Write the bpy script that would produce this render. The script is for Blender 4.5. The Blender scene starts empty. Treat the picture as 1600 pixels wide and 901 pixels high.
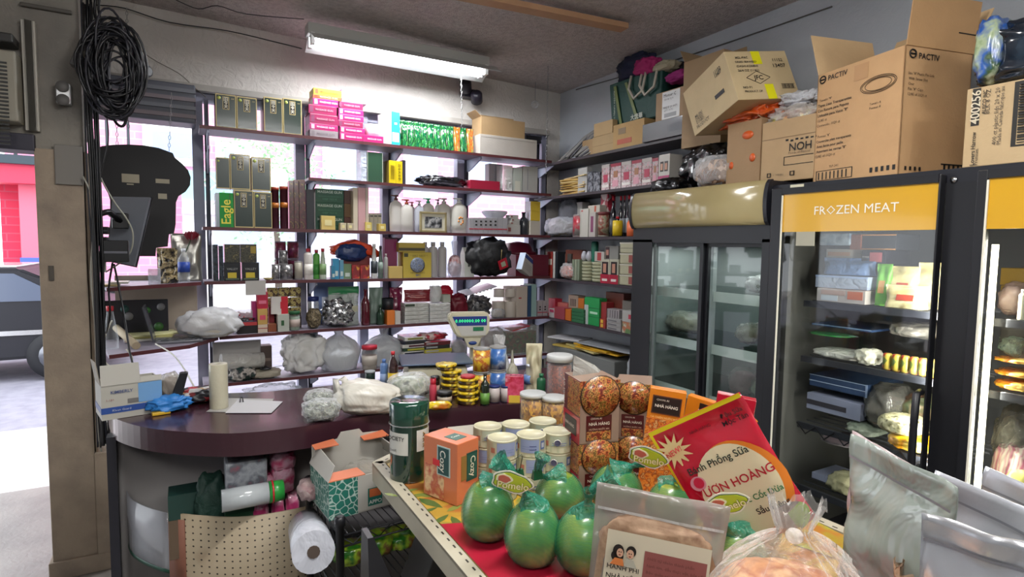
import bpy, bmesh, math, random
from mathutils import Vector, Matrix, noise, Euler
from math import pi, sin, cos, radians as RD
sc = bpy.context.scene
COL = sc.collection
# ---------------------------------------------------------------- camera
FPX, CX, CY, EYE = 900.0, 800.0, 450.5, Vector((0, 0, 1.65))
def cdir(px, py): return Vector(((px-CX)/FPX, -(py-CY)/FPX, -1.0))
Xc = cdir(2380, 406).normalized()
Yc = cdir(285, 377); Yc = (Yc - Xc*(Xc.dot(Yc))).normalized()
Zc = Xc.cross(Yc)
RM = Matrix((Xc, Yc, Zc))
cam_d = bpy.data.cameras.new('camera'); cam_d.sensor_width = 36; cam_d.sensor_fit = 'HORIZONTAL'
cam_d.lens = 36*FPX/1600; cam_d.clip_start = .05; cam_d.clip_end = 200
cam = bpy.data.objects.new('camera', cam_d); COL.objects.link(cam)
cam.matrix_world = Matrix.Translation(EYE) @ RM.to_4x4()
sc.camera = cam
# ---------------------------------------------------------------- world, exposure
sc.view_settings.view_transform = 'Standard'; sc.view_settings.look = 'None'
sc.view_settings.gamma = 1; sc.view_settings.use_curve_mapping = False
sc.view_settings.exposure = 0.35
w = bpy.data.worlds.new('overcast_sky'); sc.world = w; w.use_nodes = True
bg = w.node_tree.nodes['Background']; bg.inputs[0].default_value = (.90, .95, 1.0, 1); bg.inputs[1].default_value = 3.4
sc.cycles.transparent_max_bounces = 24; sc.cycles.max_bounces = 10; sc.cycles.glossy_bounces = 4
sc.cycles.sample_clamp_indirect = 6; sc.cycles.caustics_reflective = False; sc.cycles.caustics_refractive = False
def area(name, loc, sx, sy, power, rot=(0, 0, 0), color=(1, 1, 1), portal=False):
    l = bpy.data.lights.new(name, 'AREA'); l.shape = 'RECTANGLE'; l.size = sx; l.size_y = sy; l.energy = power; l.color = color
    if portal: l.cycles.is_portal = True
    o = bpy.data.objects.new(name, l); COL.objects.link(o); o.location = loc; o.rotation_euler = rot
    return o
area('window_portal', (1.25, 4.9, 1.5), 3.8, 2.2, 1, (-pi/2, 0, 0), portal=True)
area('door_portal', (-1.4, 3.5, 1.0), 1.8, 2.1, 1, (-pi/2, 0, 0), portal=True)
# store ceiling lamps behind the photographer (their tubes are built further down), each with an added fill point
for lx, ly, pw in ((.8, .9, 27), (-.9, -.9, 24), (1.5, -1.6, 27)):
    area('ceiling_tube_light', (lx, ly, 3.02), 1.2, .12, pw, (0, 0, 0), (1, .985, .95))
    pl = bpy.data.lights.new('ceiling_fill_point', 'POINT'); pl.energy = pw*.9; pl.shadow_soft_size = .18; pl.color = (1, .985, .96)  # added point fill hung below each lamp to brighten the ceiling
    po = bpy.data.objects.new('ceiling_fill_point', pl); COL.objects.link(po); po.location = (lx, ly, 2.80)
# ---------------------------------------------------------------- pixel -> place
def ray(px, py):
    v = cdir(px, py); return Vector((Xc.dot(v), Yc.dot(v), Zc.dot(v)))
def onp(px, py, ax, val):
    r = ray(px, py); return EYE + r*((val-EYE[ax])/r[ax])
def onx(px, py, v): return onp(px, py, 0, v)
def ony(px, py, v): return onp(px, py, 1, v)
def onz(px, py, v): return onp(px, py, 2, v)
def proj(p):
    d = Vector(p)-EYE; v = Xc*d.x + Yc*d.y + Zc*d.z
    return (CX + FPX*v.x/-v.z, CY - FPX*v.y/-v.z)
# ---------------------------------------------------------------- materials
def lin(h):
    if not isinstance(h, str): return tuple(h)[:3]
    h = h.lstrip('#'); o = []
    for i in (0, 2, 4):
        c = int(h[i:i+2], 16)/255; o.append(c/12.92 if c <= .04045 else ((c+.055)/1.055)**2.4)
    return tuple(o)
MC = {}
def newmat(key):
    m = bpy.data.materials.new(key); m.use_nodes = True; return m, m.node_tree.nodes, m.node_tree.links, m.node_tree.nodes['Principled BSDF']
def mat(c, r=.55, metal=0, coat=0, emit=0, bump=0, bs=60, vary=.0, alpha=1):
    key = 'm%s_%s_%s_%s_%s_%s_%s_%s_%s' % (c, r, metal, coat, emit, bump, bs, vary, alpha)
    if key in MC: return MC[key]
    m, N, L, P = newmat('paint_' + str(len(MC)))
    P.inputs['Base Color'].default_value = (*lin(c), 1); P.inputs['Roughness'].default_value = r; P.inputs['Metallic'].default_value = metal
    if coat: P.inputs['Coat Weight'].default_value = coat; P.inputs['Coat Roughness'].default_value = .08
    if emit: P.inputs['Emission Color'].default_value = (*lin(c), 1); P.inputs['Emission Strength'].default_value = emit
    if bump or vary:
        tc = N.new('ShaderNodeTexCoord'); nz = N.new('ShaderNodeTexNoise'); nz.inputs['Scale'].default_value = bs; nz.inputs['Detail'].default_value = 5
        L.new(tc.outputs['Object'], nz.inputs['Vector'])
        if bump:
            b = N.new('ShaderNodeBump'); b.inputs['Strength'].default_value = bump; b.inputs['Distance'].default_value = .01
            L.new(nz.outputs['Fac'], b.inputs['Height']); L.new(b.outputs[0], P.inputs['Normal'])
        if vary:
            mx = N.new('ShaderNodeMixRGB'); mx.blend_type = 'MULTIPLY'; mx.inputs[0].default_value = vary
            mx.inputs[1].default_value = (*lin(c), 1); rp = N.new('ShaderNodeValToRGB'); rp.color_ramp.elements[0].position = .3; rp.color_ramp.elements[1].position = .65
            rp.color_ramp.elements[0].color = (.35, .33, .3, 1)
            n2 = N.new('ShaderNodeTexNoise'); n2.inputs['Scale'].default_value = bs*.12; n2.inputs['Detail'].default_value = 6
            L.new(tc.outputs['Object'], n2.inputs['Vector']); L.new(n2.outputs['Fac'], rp.inputs[0]); L.new(rp.outputs[0], mx.inputs[2]); L.new(mx.outputs[0], P.inputs['Base Color'])
    MC[key] = m; return m
def pmat(cols, scale=30, r=.4, kind='voronoi', coat=0, bump=.0, stretch=(1, 1, 1), metal=0):
    """patterned print: cells / blotches of the given colours"""
    key = 'p%s%s%s%s%s%s%s%s' % (cols, scale, r, kind, coat, bump, stretch, metal)
    if key in MC: return MC[key]
    m, N, L, P = newmat('print_' + str(len(MC)))
    tc = N.new('ShaderNodeTexCoord'); mp = N.new('ShaderNodeMapping'); mp.inputs['Scale'].default_value = stretch; L.new(tc.outputs['Object'], mp.inputs[0])
    if kind == 'voronoi':
        t = N.new('ShaderNodeTexVoronoi'); t.inputs['Scale'].default_value = scale; out = t.outputs['Color']
        sp = N.new('ShaderNodeSeparateColor'); L.new(out, sp.inputs[0]); out = sp.outputs[0]
    elif kind == 'wave':
        t = N.new('ShaderNodeTexWave'); t.inputs['Scale'].default_value = scale; t.inputs['Distortion'].default_value = 3; t.inputs['Detail'].default_value = 2; out = t.outputs['Fac']
    else:
        t = N.new('ShaderNodeTexNoise'); t.inputs['Scale'].default_value = scale; t.inputs['Detail'].default_value = 4; out = t.outputs['Fac']
    L.new(mp.outputs[0], t.inputs['Vector'])
    rp = N.new('ShaderNodeValToRGB'); rp.color_ramp.interpolation = 'CONSTANT' if kind == 'voronoi' else 'LINEAR'
    n = len(cols); lo, hi = (0, 1) if kind != 'noise' else (.32, .68)
    while len(rp.color_ramp.elements) < n: rp.color_ramp.elements.new(.5)
    for i, c in enumerate(cols):
        e = rp.color_ramp.elements[i]; e.position = lo+(hi-lo)*i/(n if kind == 'voronoi' else max(1, n-1)); e.color = (*lin(c), 1)
    L.new(out, rp.inputs[0]); L.new(rp.outputs[0], P.inputs['Base Color']); P.inputs['Roughness'].default_value = r; P.inputs['Metallic'].default_value = metal
    if coat: P.inputs['Coat Weight'].default_value = coat; P.inputs['Coat Roughness'].default_value = .1
    if bump:
        b = N.new('ShaderNodeBump'); b.inputs['Strength'].default_value = bump; b.inputs['Distance'].default_value = .01
        L.new(out, b.inputs['Height']); L.new(b.outputs[0], P.inputs['Normal'])
    MC[key] = m; return m
def plastic(c, alpha=.35, r=.18, bump=.6, bs=14, rim=.4):
    """thin see-through film with wrinkles"""
    key = 'f%s%s%s%s%s%s' % (c, alpha, r, bump, bs, rim)
    if key in MC: return MC[key]
    m, N, L, P = newmat('film_' + str(len(MC)))
    P.inputs['Base Color'].default_value = (*lin(c), 1); P.inputs['Roughness'].default_value = r; P.inputs['Specular IOR Level'].default_value = .7
    tc = N.new('ShaderNodeTexCoord'); nz = N.new('ShaderNodeTexNoise'); nz.inputs['Scale'].default_value = bs; nz.inputs['Detail'].default_value = 3; nz.inputs['Distortion'].default_value = 1.5
    L.new(tc.outputs['Object'], nz.inputs['Vector'])
    b = N.new('ShaderNodeBump'); b.inputs['Strength'].default_value = bump; b.inputs['Distance'].default_value = .03
    L.new(nz.outputs['Fac'], b.inputs['Height']); L.new(b.outputs[0], P.inputs['Normal'])
    tr = N.new('ShaderNodeBsdfTransparent'); mx = N.new('ShaderNodeMixShader'); lw = N.new('ShaderNodeLayerWeight'); lw.inputs[0].default_value = .35
    L.new(b.outputs[0], lw.inputs[1])
    ma = N.new('ShaderNodeMath'); ma.operation = 'MULTIPLY_ADD'; ma.inputs[1].default_value = rim; ma.inputs[2].default_value = alpha; ma.use_clamp = True
    L.new(lw.outputs['Facing'], ma.inputs[0]); L.new(ma.outputs[0], mx.inputs[0]); L.new(tr.outputs[0], mx.inputs[1]); L.new(P.outputs[0], mx.inputs[2])
    L.new(mx.outputs[0], N['Material Output'].inputs[0]); MC[key] = m; return m
def glassy(tint=(1, 1, 1), refl=.12, key='glass'):
    if key in MC: return MC[key]
    m, N, L, P = newmat(key)
    tr = N.new('ShaderNodeBsdfTransparent'); tr.inputs[0].default_value = (*tint, 1); gl = N.new('ShaderNodeBsdfGlossy'); gl.inputs['Roughness'].default_value = .03
    mx = N.new('ShaderNodeMixShader'); fr = N.new('ShaderNodeFresnel'); fr.inputs[0].default_value = 1.5
    ma = N.new('ShaderNodeMath'); ma.operation = 'MULTIPLY_ADD'; ma.inputs[1].default_value = refl*8; ma.inputs[2].default_value = 0; ma.use_clamp = True
    gm = N.new('ShaderNodeNewGeometry'); bf = N.new('ShaderNodeMath'); bf.operation = 'SUBTRACT'; bf.inputs[0].default_value = 1; L.new(gm.outputs['Backfacing'], bf.inputs[1]); m2 = N.new('ShaderNodeMath'); m2.operation = 'MULTIPLY'
    L.new(fr.outputs[0], ma.inputs[0]); L.new(ma.outputs[0], m2.inputs[0]); L.new(bf.outputs[0], m2.inputs[1]); L.new(m2.outputs[0], mx.inputs[0]); L.new(tr.outputs[0], mx.inputs[1]); L.new(gl.outputs[0], mx.inputs[2])
    L.new(mx.outputs[0], N['Material Output'].inputs[0]); MC[key] = m; return m
def kraft(c='#c2a27c'): return mat(c, .75, bump=.12, bs=90, vary=.12)
WHITE = mat('#e9e8e4', .45); BLACK = mat('#0d0d10', .35); INK = mat('#1c1a18', .6); CHROME = mat('#c9cbcd', .25, 1); GREYM = mat('#8a8d92', .5)
CLEAR = glassy(); FILM = plastic('#eef2f4', .22, .15); PET = plastic('#dfe8ee', .07, .08, .15, 20, .35)
# ---------------------------------------------------------------- mesh builder
TXT = {}
BOLD = {'PACTIV', 'VƯƠN HOÀNG', 'Bánh Phồng Sữa', 'Nước Cốt Dừa', 'Sầu Riêng', 'Đậu Sữa', 'Mộc Tân', 'Pomelo', 'Cozy', 'NHÀ HÀNG', 'HÀNH PHI', 'NHÀ VIỆT', 'MASSAGE GUN', 'MSL-PAC', 'DRIED SEAWEED', '(DASHI-KONBU)', '26/4 OZ (114G)', '11152', '13407', 'PRODUCT OF', 'NO P1', 'Tapas Lisas Transparentes', 'Con Ranura para Popote', 'Utilizable para Vasos "8"', 'Couvercles plats transparents', 'Avec fente pour paille', 'Assortent les verres "8"', 'AUSCO INC', 'Lovers Harrow', 'Eagle', '400256', 'JFC', 'APPO', 'NEW!', 'NOH', '田', '令', '天', '大統華', 'SOCIETY', 'KIMBERLY'}
def text_geo(s):
    if s in TXT: return TXT[s]
    c = bpy.data.curves.new('t', 'FONT'); c.body = s; c.resolution_u = 1
    if s in BOLD: c.offset = .012; c.resolution_u = 3
    o = bpy.data.objects.new('t', c); me = bpy.data.meshes.new_from_object(o)
    V = [(v.co.x, v.co.y) for v in me.vertices]; Fc = [tuple(p.vertices) for p in me.polygons]
    bpy.data.objects.remove(o); bpy.data.curves.remove(c); bpy.data.meshes.remove(me)
    x0 = min(v[0] for v in V); x1 = max(v[0] for v in V); TXT[s] = ([(a-x0, b) for a, b in V], Fc, x1-x0); return TXT[s]
class MB:
    def __init__(s): s.bm = bmesh.new(); s.ms = []
    def mi(s, m):
        m = m or WHITE
        if isinstance(m, str): m = mat(m, .45)
        if m not in s.ms: s.ms.append(m)
        return s.ms.index(m)
    def face(s, vs, i, sm=False):
        try: f = s.bm.faces.new(vs)
        except ValueError: return
        f.material_index = i; f.smooth = sm
    def hexa(s, P, m, bev=0):
        v = [s.bm.verts.new(p) for p in P]; i = s.mi(m); fs = []
        for q in ((0, 3, 2, 1), (4, 5, 6, 7), (0, 1, 5, 4), (1, 2, 6, 5), (2, 3, 7, 6), (3, 0, 4, 7)):
            f = s.bm.faces.new([v[k] for k in q]); f.material_index = i; fs.append(f)
        if bev:
            es = list({e for f in fs for e in f.edges}); r = bmesh.ops.bevel(s.bm, geom=es, offset=bev, segments=2, affect='EDGES', profile=.5)
            for f in r['faces']: f.material_index = i
        return s
    def box(s, x0, y0, z0, x1, y1, z1, m=None, bev=0):
        return s.hexa([(x0, y0, z0), (x1, y0, z0), (x1, y1, z0), (x0, y1, z0), (x0, y0, z1), (x1, y0, z1), (x1, y1, z1), (x0, y1, z1)], m, bev)
    def poly(s, pts, m=None):
        s.face([s.bm.verts.new(p) for p in pts], s.mi(m)); return s
    def sheet(s, pts, t, m=None):
        """flat polygon given real thickness t along its normal"""
        P = [Vector(p) for p in pts]; n = (P[1]-P[0]).cross(P[2]-P[0]).normalized()*t; i = s.mi(m)
        a = [s.bm.verts.new(p) for p in P]; b = [s.bm.verts.new(p+n) for p in P]; k = len(P)
        s.face(a[::-1], i); s.face(b, i)
        for j in range(k): s.face([a[j], a[(j+1) % k], b[(j+1) % k], b[j]], i)
        return s
    def prism(s, pts, z0, z1, m=None, axis='z', sm=False):
        f = {'z': lambda a, b, c: (a, b, c), 'x': lambda a, b, c: (c, a, b), 'y': lambda a, b, c: (a, c, b)}[axis]; i = s.mi(m); k = len(pts)
        a = [s.bm.verts.new(f(p[0], p[1], z0)) for p in pts]; b = [s.bm.verts.new(f(p[0], p[1], z1)) for p in pts]
        s.face(a[::-1], i); s.face(b, i)
        for j in range(k): s.face([a[j], a[(j+1) % k], b[(j+1) % k], b[j]], i, sm)
        return s
    def lathe(s, prof, m=None, n=20, c=(0, 0), sy=1, M=None, caps=True, sq=0):
        """prof [(r,z) or (r,z,material)]; sq>0 squares the outline"""
        rings = []
        for p in prof:
            R = []
            for j in range(n):
                a = 2*pi*j/n; ca, sa = cos(a), sin(a)
                if sq: e = 1-sq; ca = math.copysign(abs(ca)**e, ca); sa = math.copysign(abs(sa)**e, sa)
                q = Vector((c[0]+p[0]*ca, c[1]+p[0]*sa*sy, p[1])); R.append(s.bm.verts.new(M @ q if M else q))
            rings.append(R)
        for k in range(len(rings)-1):
            i = s.mi(prof[k][2] if len(prof[k]) > 2 else m)
            for j in range(n): s.face([rings[k][j], rings[k][(j+1) % n], rings[k+1][(j+1) % n], rings[k+1][j]], i, True)
        if caps:
            s.face(rings[0][::-1], s.mi(m)); s.face(rings[-1], s.mi(prof[-1][2] if len(prof[-1]) > 2 else m))
        return s
    def tube(s, pts, r, m=None, n=6):
        P = [Vector(p) for p in pts]; rings = []; i = s.mi(m); up = None
        for k, p in enumerate(P):
            d = (P[min(k+1, len(P)-1)]-P[max(k-1, 0)]).normalized()
            if up is None: up = Vector((0, 0, 1)) if abs(d.z) < .9 else Vector((1, 0, 0))
            a = d.cross(up).normalized(); up = a.cross(d).normalized(); rr = r[k] if isinstance(r, (list, tuple)) else r
            rings.append([s.bm.verts.new(p+(a*cos(2*pi*j/n)+up*sin(2*pi*j/n))*rr) for j in range(n)])
        for k in range(len(rings)-1):
            for j in range(n): s.face([rings[k][j], rings[k][(j+1) % n], rings[k+1][(j+1) % n], rings[k+1][j]], i, True)
        s.face(rings[0][::-1], i); s.face(rings[-1], i); return s
    def blob(s, w, d, h, m=None, c=(0, 0, 0), amp=.12, f=1.4, seed=0, sub=4, flat=True, sq=.75, fn=None, crease=0):
        """lumpy sack: squared ellipsoid sitting on z=c.z, noise creases"""
        t = bmesh.new(); bmesh.ops.create_icosphere(t, subdivisions=sub, radius=1); i = s.mi(m); mp = {}
        o = Vector((seed*7.3, seed*3.1, seed*1.7))
        for v in t.verts:
            p = v.co.normalized(); q = Vector([math.copysign(abs(a)**sq, a) for a in p])
            k = 1+amp*noise.noise(p*f*1.6+o)+amp*.5*noise.noise(p*f*4+o)
            if crease: k -= crease*abs(noise.noise(Vector((p.x*f*3, p.y*f*3, p.z*f))+o))
            x, y, z = q.x*w/2*k, q.y*d/2*k, (q.z*.5*k+.5)*h
            if flat: z = max(z, h*.02) if z > 0 else 0
            z = max(z, 0)
            if fn: x, y, z = fn(x, y, z)
            mp[v] = s.bm.verts.new((c[0]+x, c[1]+y, c[2]+z))
        for fc in t.faces: s.face([mp[v] for v in fc.verts], i, True)
        t.free(); return s
    def text(s, string, o, u, v, size, m=None, align='c'):
        V, Fc, W = text_geo(string); o = Vector(o); u = Vector(u).normalized(); v = Vector(v).normalized(); i = s.mi(m or INK)
        off = {'c': W/2, 'l': 0, 'r': W}[align]
        vs = [s.bm.verts.new(o+u*((a-off)*size)+v*((b-.34)*size)) for a, b in V]
        for f in Fc: s.face([vs[k] for k in f], i)
        return s
    def build(s, name, parent=None, loc=None, rz=0, sm=None):
        me = bpy.data.meshes.new(name); s.bm.to_mesh(me); s.bm.free()
        for m in s.ms: me.materials.append(m)
        if not s.ms: me.materials.append(WHITE)
        o = bpy.data.objects.new(name, me); COL.objects.link(o)
        if parent: o.parent = parent
        if loc is not None: o.location = loc
        if rz: o.rotation_euler = (0, 0, rz)
        return o
def tag(o, label=None, cat=None, group=None, kind=None):
    if label: o['label'] = label
    if cat: o['category'] = cat
    if group: o['group'] = group
    if kind: o['kind'] = kind
    return o
def thing(name, label, cat, loc=(0, 0, 0), rz=0, group=None):
    o = bpy.data.objects.new(name, None); o.empty_display_size = .05; COL.objects.link(o); o.location = loc; o.rotation_euler = (0, 0, rz)
    return tag(o, label, cat, group)
def struct(mb, name, parent=None, label=None):
    o = mb.build(name, parent)
    if not parent: tag(o, label, None, None, 'structure')
    return o
# ---------------------------------------------------------------- the room
CEIL = lambda x: 3.12+.10*(3.2-x)/3.2
WY, RX, DY = 4.71, 3.2, 3.45
def surface_mat(key, base, dark, scale, bump, bscale, rough=.8):
    m, N, L, P = newmat(key); tc = N.new('ShaderNodeTexCoord')
    n1 = N.new('ShaderNodeTexNoise'); n1.inputs['Scale'].default_value = scale; n1.inputs['Detail'].default_value = 6; L.new(tc.outputs['Object'], n1.inputs['Vector'])
    rp = N.new('ShaderNodeValToRGB'); rp.color_ramp.elements[0].color = (*lin(dark), 1); rp.color_ramp.elements[1].color = (*lin(base), 1)
    rp.color_ramp.elements[0].position = .3; rp.color_ramp.elements[1].position = .6; L.new(n1.outputs['Fac'], rp.inputs[0]); L.new(rp.outputs[0], P.inputs['Base Color'])
    n2 = N.new('ShaderNodeTexNoise'); n2.inputs['Scale'].default_value = bscale; n2.inputs['Detail'].default_value = 4; n2.inputs['Distortion'].default_value = 1.2
    L.new(tc.outputs['Object'], n2.inputs['Vector']); b = N.new('ShaderNodeBump'); b.inputs['Strength'].default_value = bump; b.inputs['Distance'].default_value = .02
    L.new(n2.outputs['Fac'], b.inputs['Height']); L.new(b.outputs[0], P.inputs['Normal']); P.inputs['Roughness'].default_value = rough
    return m
stucco = surface_mat('stucco', '#cbc6c0', '#bbb6b0', 2, .55, 16)
popcorn = surface_mat('ceiling_texture', '#c6bdba', '#aea5a3', 30, .9, 55)
plaster = surface_mat('blue_grey_plaster', '#aeb3b9', '#9fa4ab', 1.5, .15, 30)
oldwood = surface_mat('old_paint', '#9c8d7b', '#84776a', 7, .2, 25)
header = surface_mat('header_paint', '#8a857c', '#6c6862', 3, .2, 25)
floor_m = surface_mat('floor_tile', '#8a857f', '#77736e', 4, .1, 20, .4)
struct(MB().box(-3.2, -4.2, -.1, 3.2, 4.8, 0, floor_m), 'floor')
b = MB(); b.hexa([(-3.2, -4.2, CEIL(-3.2)), (3.3, -4.2, CEIL(3.3)), (3.3, 4.9, CEIL(3.3)), (-3.2, 4.9, CEIL(-3.2)), (-3.2, -4.2, 3.6), (3.3, -4.2, 3.6), (3.3, 4.9, 3.6), (-3.2, 4.9, 3.6)], popcorn)
struct(b, 'ceiling')
struct(MB().box(RX, -4.2, -.1, RX+.1, 4.9, 3.5, plaster), 'wall_right')
struct(MB().box(-3.3, -4.2, -.1, -3.2, 3.6, 3.6, plaster), 'wall_left')
struct(MB().box(-3.3, -4.3, -.1, 3.3, -4.2, 3.6, plaster), 'wall_back')
# window wall: stucco above, knee wall below, end pier at the corner
b = MB(); b.box(-.62, WY, 2.73, RX, WY+.12, 3.5, stucco); b.box(-.62, WY, -.1, RX, WY+.12, .42, stucco); b.box(3.05, WY, .42, RX, WY+.12, 2.73, stucco)
struct(b, 'wall_window')
b = MB(); b.box(-3.2, DY, 2.07, -.40, DY+.12, 3.5, header); b.box(-.62, DY+.12, 2.30, -.52, WY+.1, 3.5, header)
struct(b, 'wall_front')
b = MB()   # door post, squared boards with a shallow plinth box
P0, P1 = ony(70, 400, DY), ony(137, 400, DY)
b.box(-.585, DY-.02, 0, -.405, DY+.14, 2.07, oldwood, .004); b.box(-.405, DY-.03, 0, -.335, DY+.10, .60, oldwood, .004); b.box(-.60, DY-.035, 0, -.33, DY+.10, .09, oldwood, .004)
b.box(-.39, DY-.0, .60, -.40+.0, DY+.1, 2.07, oldwood)
struct(b, 'trim_1')
b = MB(); b.box(-3.2, DY-.03, 2.055, -.58, DY+.13, 2.13, mat('#2c2a38', .5), .004); struct(b, 'trim_2')
b = MB(); b.box(-.60, WY-.06, 2.70, 3.05, WY-.001, 2.745, mat('#a9a49d', .6, vary=.2), .003); struct(b, 'trim_3')
b = MB(); b.box(-.60, WY-.10, .40, 3.05, WY+.05, .44, mat('#a9a6a2', .6, vary=.2), .003); struct(b, 'trim_4')
# shop window
frame_m = mat('#8f90a4', .5, vary=.15)
MX = [ony(x, 300, WY).x for x in (311, 470, 568, 604, 720, 832)]
b = MB(); b.box(-.62, WY+.02, .44, 3.05, WY+.08, .50, frame_m); b.box(-.62, WY+.02, 2.64, 3.05, WY+.08, 2.73, frame_m)
for i, x in enumerate(MX): b.box(x-.035, WY-.0, .44, x+.035, WY+.08, 2.73, frame_m)
b.box(-.62, WY, .44, -.55, WY+.08, 2.73, frame_m); b.box(3.0, WY, .44, 3.06, WY+.08, 2.73, frame_m)
win = struct(b, 'window_1')
edges = [-.55]+[x for x in MX]+[3.0]
for a, c in zip(edges[:-1], edges[1:]): struct(MB().box(a+.03, WY+.045, .5, c-.03, WY+.051, 2.66, CLEAR), 'pane', win)
# roll-up blind housing above the left window
b = MB(); gm = mat('#565a66', .45, vary=.1)
b.box(-.52, WY-.22, 2.44, .10, WY-.005, 2.695, gm, .01)
for k in range(4): b.box(-.52, WY-.235, 2.47+k*.055, .10, WY-.21, 2.495+k*.055, mat('#6b6e78', .4) if k % 2 else mat('#7a6f76', .45))
tag(b.build('blind_housing'), 'dark grey roll-up blind box above the left end of the window', 'blind')
# ---------------------------------------------------------------- outdoors
walk = surface_mat('sidewalk', '#c9c2c0', '#b3abac', 6, .2, 60); road = surface_mat('asphalt', '#8f8c98', '#807d8a', 8, .3, 90)
struct(MB().box(-14, 4.9, -.2, 16, 6.6, -.06, walk), 'sidewalk'); 
b = MB().box(-14, 3.62, -.2, -.66, 4.9, -.06, walk); struct(b, 'sidewalk')
struct(MB().box(-30, 6.6, -.3, 30, 13.2, -.16, road), 'road'); struct(MB().box(-30, 13.2, -.3, 30, 15, -.05, walk), 'sidewalk')
def brickm(key, c1, c2, mo):
    m, N, L, P = newmat(key); tc = N.new('ShaderNodeTexCoord'); mp = N.new('ShaderNodeMapping'); mp.inputs['Rotation'].default_value = (pi/2, 0, 0)
    L.new(tc.outputs['Object'], mp.inputs[0]); t = N.new('ShaderNodeTexBrick'); t.inputs['Scale'].default_value = 1; t.inputs['Brick Width'].default_value = .42; t.inputs['Row Height'].default_value = .16
    t.inputs['Mortar Size'].default_value = .012; t.inputs['Color1'].default_value = (*lin(c1), 1); t.inputs['Color2'].default_value = (*lin(c2), 1); t.inputs['Mortar'].default_value = (*lin(mo), 1)
    L.new(mp.outputs[0], t.inputs[0]); L.new(t.outputs[0], P.inputs['Base Color']); P.inputs['Roughness'].default_value = .8; return m
pinkb = brickm('pink_brick', '#eb9fba', '#e693b2', '#e0b4c4'); redb = brickm('red_brick', '#c8324f', '#bc2d4a', '#b34a60')
BY = 15.0
def building():
    bl = thing('shop_building', 'pink painted brick building with white window frames across the street', 'building', (0, BY, 0))
    L0, R0 = ony(15, 400, BY).x, 22
    MB().box(L0, 0, -.1, R0, 6, 7.5, pinkb).build('wall', bl)
    a, c = ony(15, 300, BY-.3).x, ony(76, 300, BY-.3).x
    b = MB(); b.box(L0, -.5, -.1, c+.3, -.002, 3.2, redb); z0 = ony(40, 290, BY-.5).z; z1 = ony(40, 262, BY-.5).z
    b.box(L0-.3, -1.1, z0, c+.4, -.5, z1, mat('#c8324f', .6)); b.build('porch', bl)
    b = MB(); x = ony(52, 400, BY-.6).x; b.box(x-.14, -.8, -.1, x+.14, -.5, z0, mat('#e06a80', .6)); b.box(x-.16, -.82, -.1, x+.16, -.5, 1.3, mat('#4a63c8', .6)); b.build('column', bl)
    b = MB(); b.box(L0-.4, -1.2, z1, c+.4, -.5, z1+.16, mat('#23323c', .5))
    for k in range(7): b.box(L0+k*.35, -1.1, z1+.16, L0+k*.35+.05, -1.05, z1+1.0, mat('#2a3038', .5))
    b.box(L0-.3, -1.12, z1+.95, c+.4, -1.03, z1+1.02, mat('#2a3038', .5)); b.build('balcony', bl)
    wm, pm = mat('#f4f2f4', .5), mat('#9fb0d8', .3)
    for (x0, x1, y0, y1) in ((238, 302, 205, 248), (640, 672, 200, 300), (735, 765, 240, 285), (515, 560, 220, 300), (350, 380, 235, 275)):
        p0, p1 = ony(x0, y0, BY), ony(x1, y1, BY)
        f = MB().box(p0.x-.18, -.10, p1.z-.18, p1.x+.18, -.001, p0.z+.18, wm).build('window', bl); MB().box(p0.x, -.12, p1.z, p1.x, -.101, p0.z, pm).build('pane', f)
    p0, p1 = ony(283, 268, BY), ony(470, 322, BY)
    b = MB(); b.box(p0.x, -.5, p1.z-.3, p1.x, -.001, p1.z, mat('#efeaf0', .5)); b.box(p0.x, -.42, p1.z, p1.x, -.001, p0.z, mat('#9fd0d6', .5)); b.text('O', (p0.x+.55, -.43, p0.z-.25), (1, 0, 0), (0, 0, 1), .5, mat('#ffffff', .5)); b.build('shop_sign', bl)
    p2 = ony(470, 470, BY); b = MB(); b.box(p0.x, -.3, -.1, 12, -.001, p1.z-.3, mat('#f1ecf0', .5)); b.build('shopfront', bl)
    for k in range(10):
        x = p0.x+.6+k*1.3
        MB().box(x, -.33, .7, x+1.0, -.3, p1.z-.45, mat('#b9bfd6', .3)).build('display_window', bl)
    MB().box(L0-.1, -.25, 5.2, R0, -.001, 5.6, wm).build('cornice', bl)
building()
b = MB(); random.seed(5)
tx = ony(425, 260, 13.6)
t = thing('street_tree', 'pale green street tree in front of the pink building', 'tree', (tx.x, 13.0, -.16))
MB().tube([(0, 0, 0), (.03, 0, 1.5), (-.05, 0, 2.6)], [.09, .07, .05], mat('#5c5248', .8)).build('trunk', t)
b = MB(); lm = mat('#a9d8a8', .6)
for k in range(1500):
    p = Vector([random.gauss(0, .5), random.gauss(0, .4), 3.0+random.gauss(0, .55)]); a = Vector([random.uniform(-1, 1) for _ in range(3)]).normalized()*.055; c = a.cross(Vector((.3, .2, 1))).normalized()*.03
    b.poly([p-a, p+c, p+a, p-c], lm)
b.build('crown', t)
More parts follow.
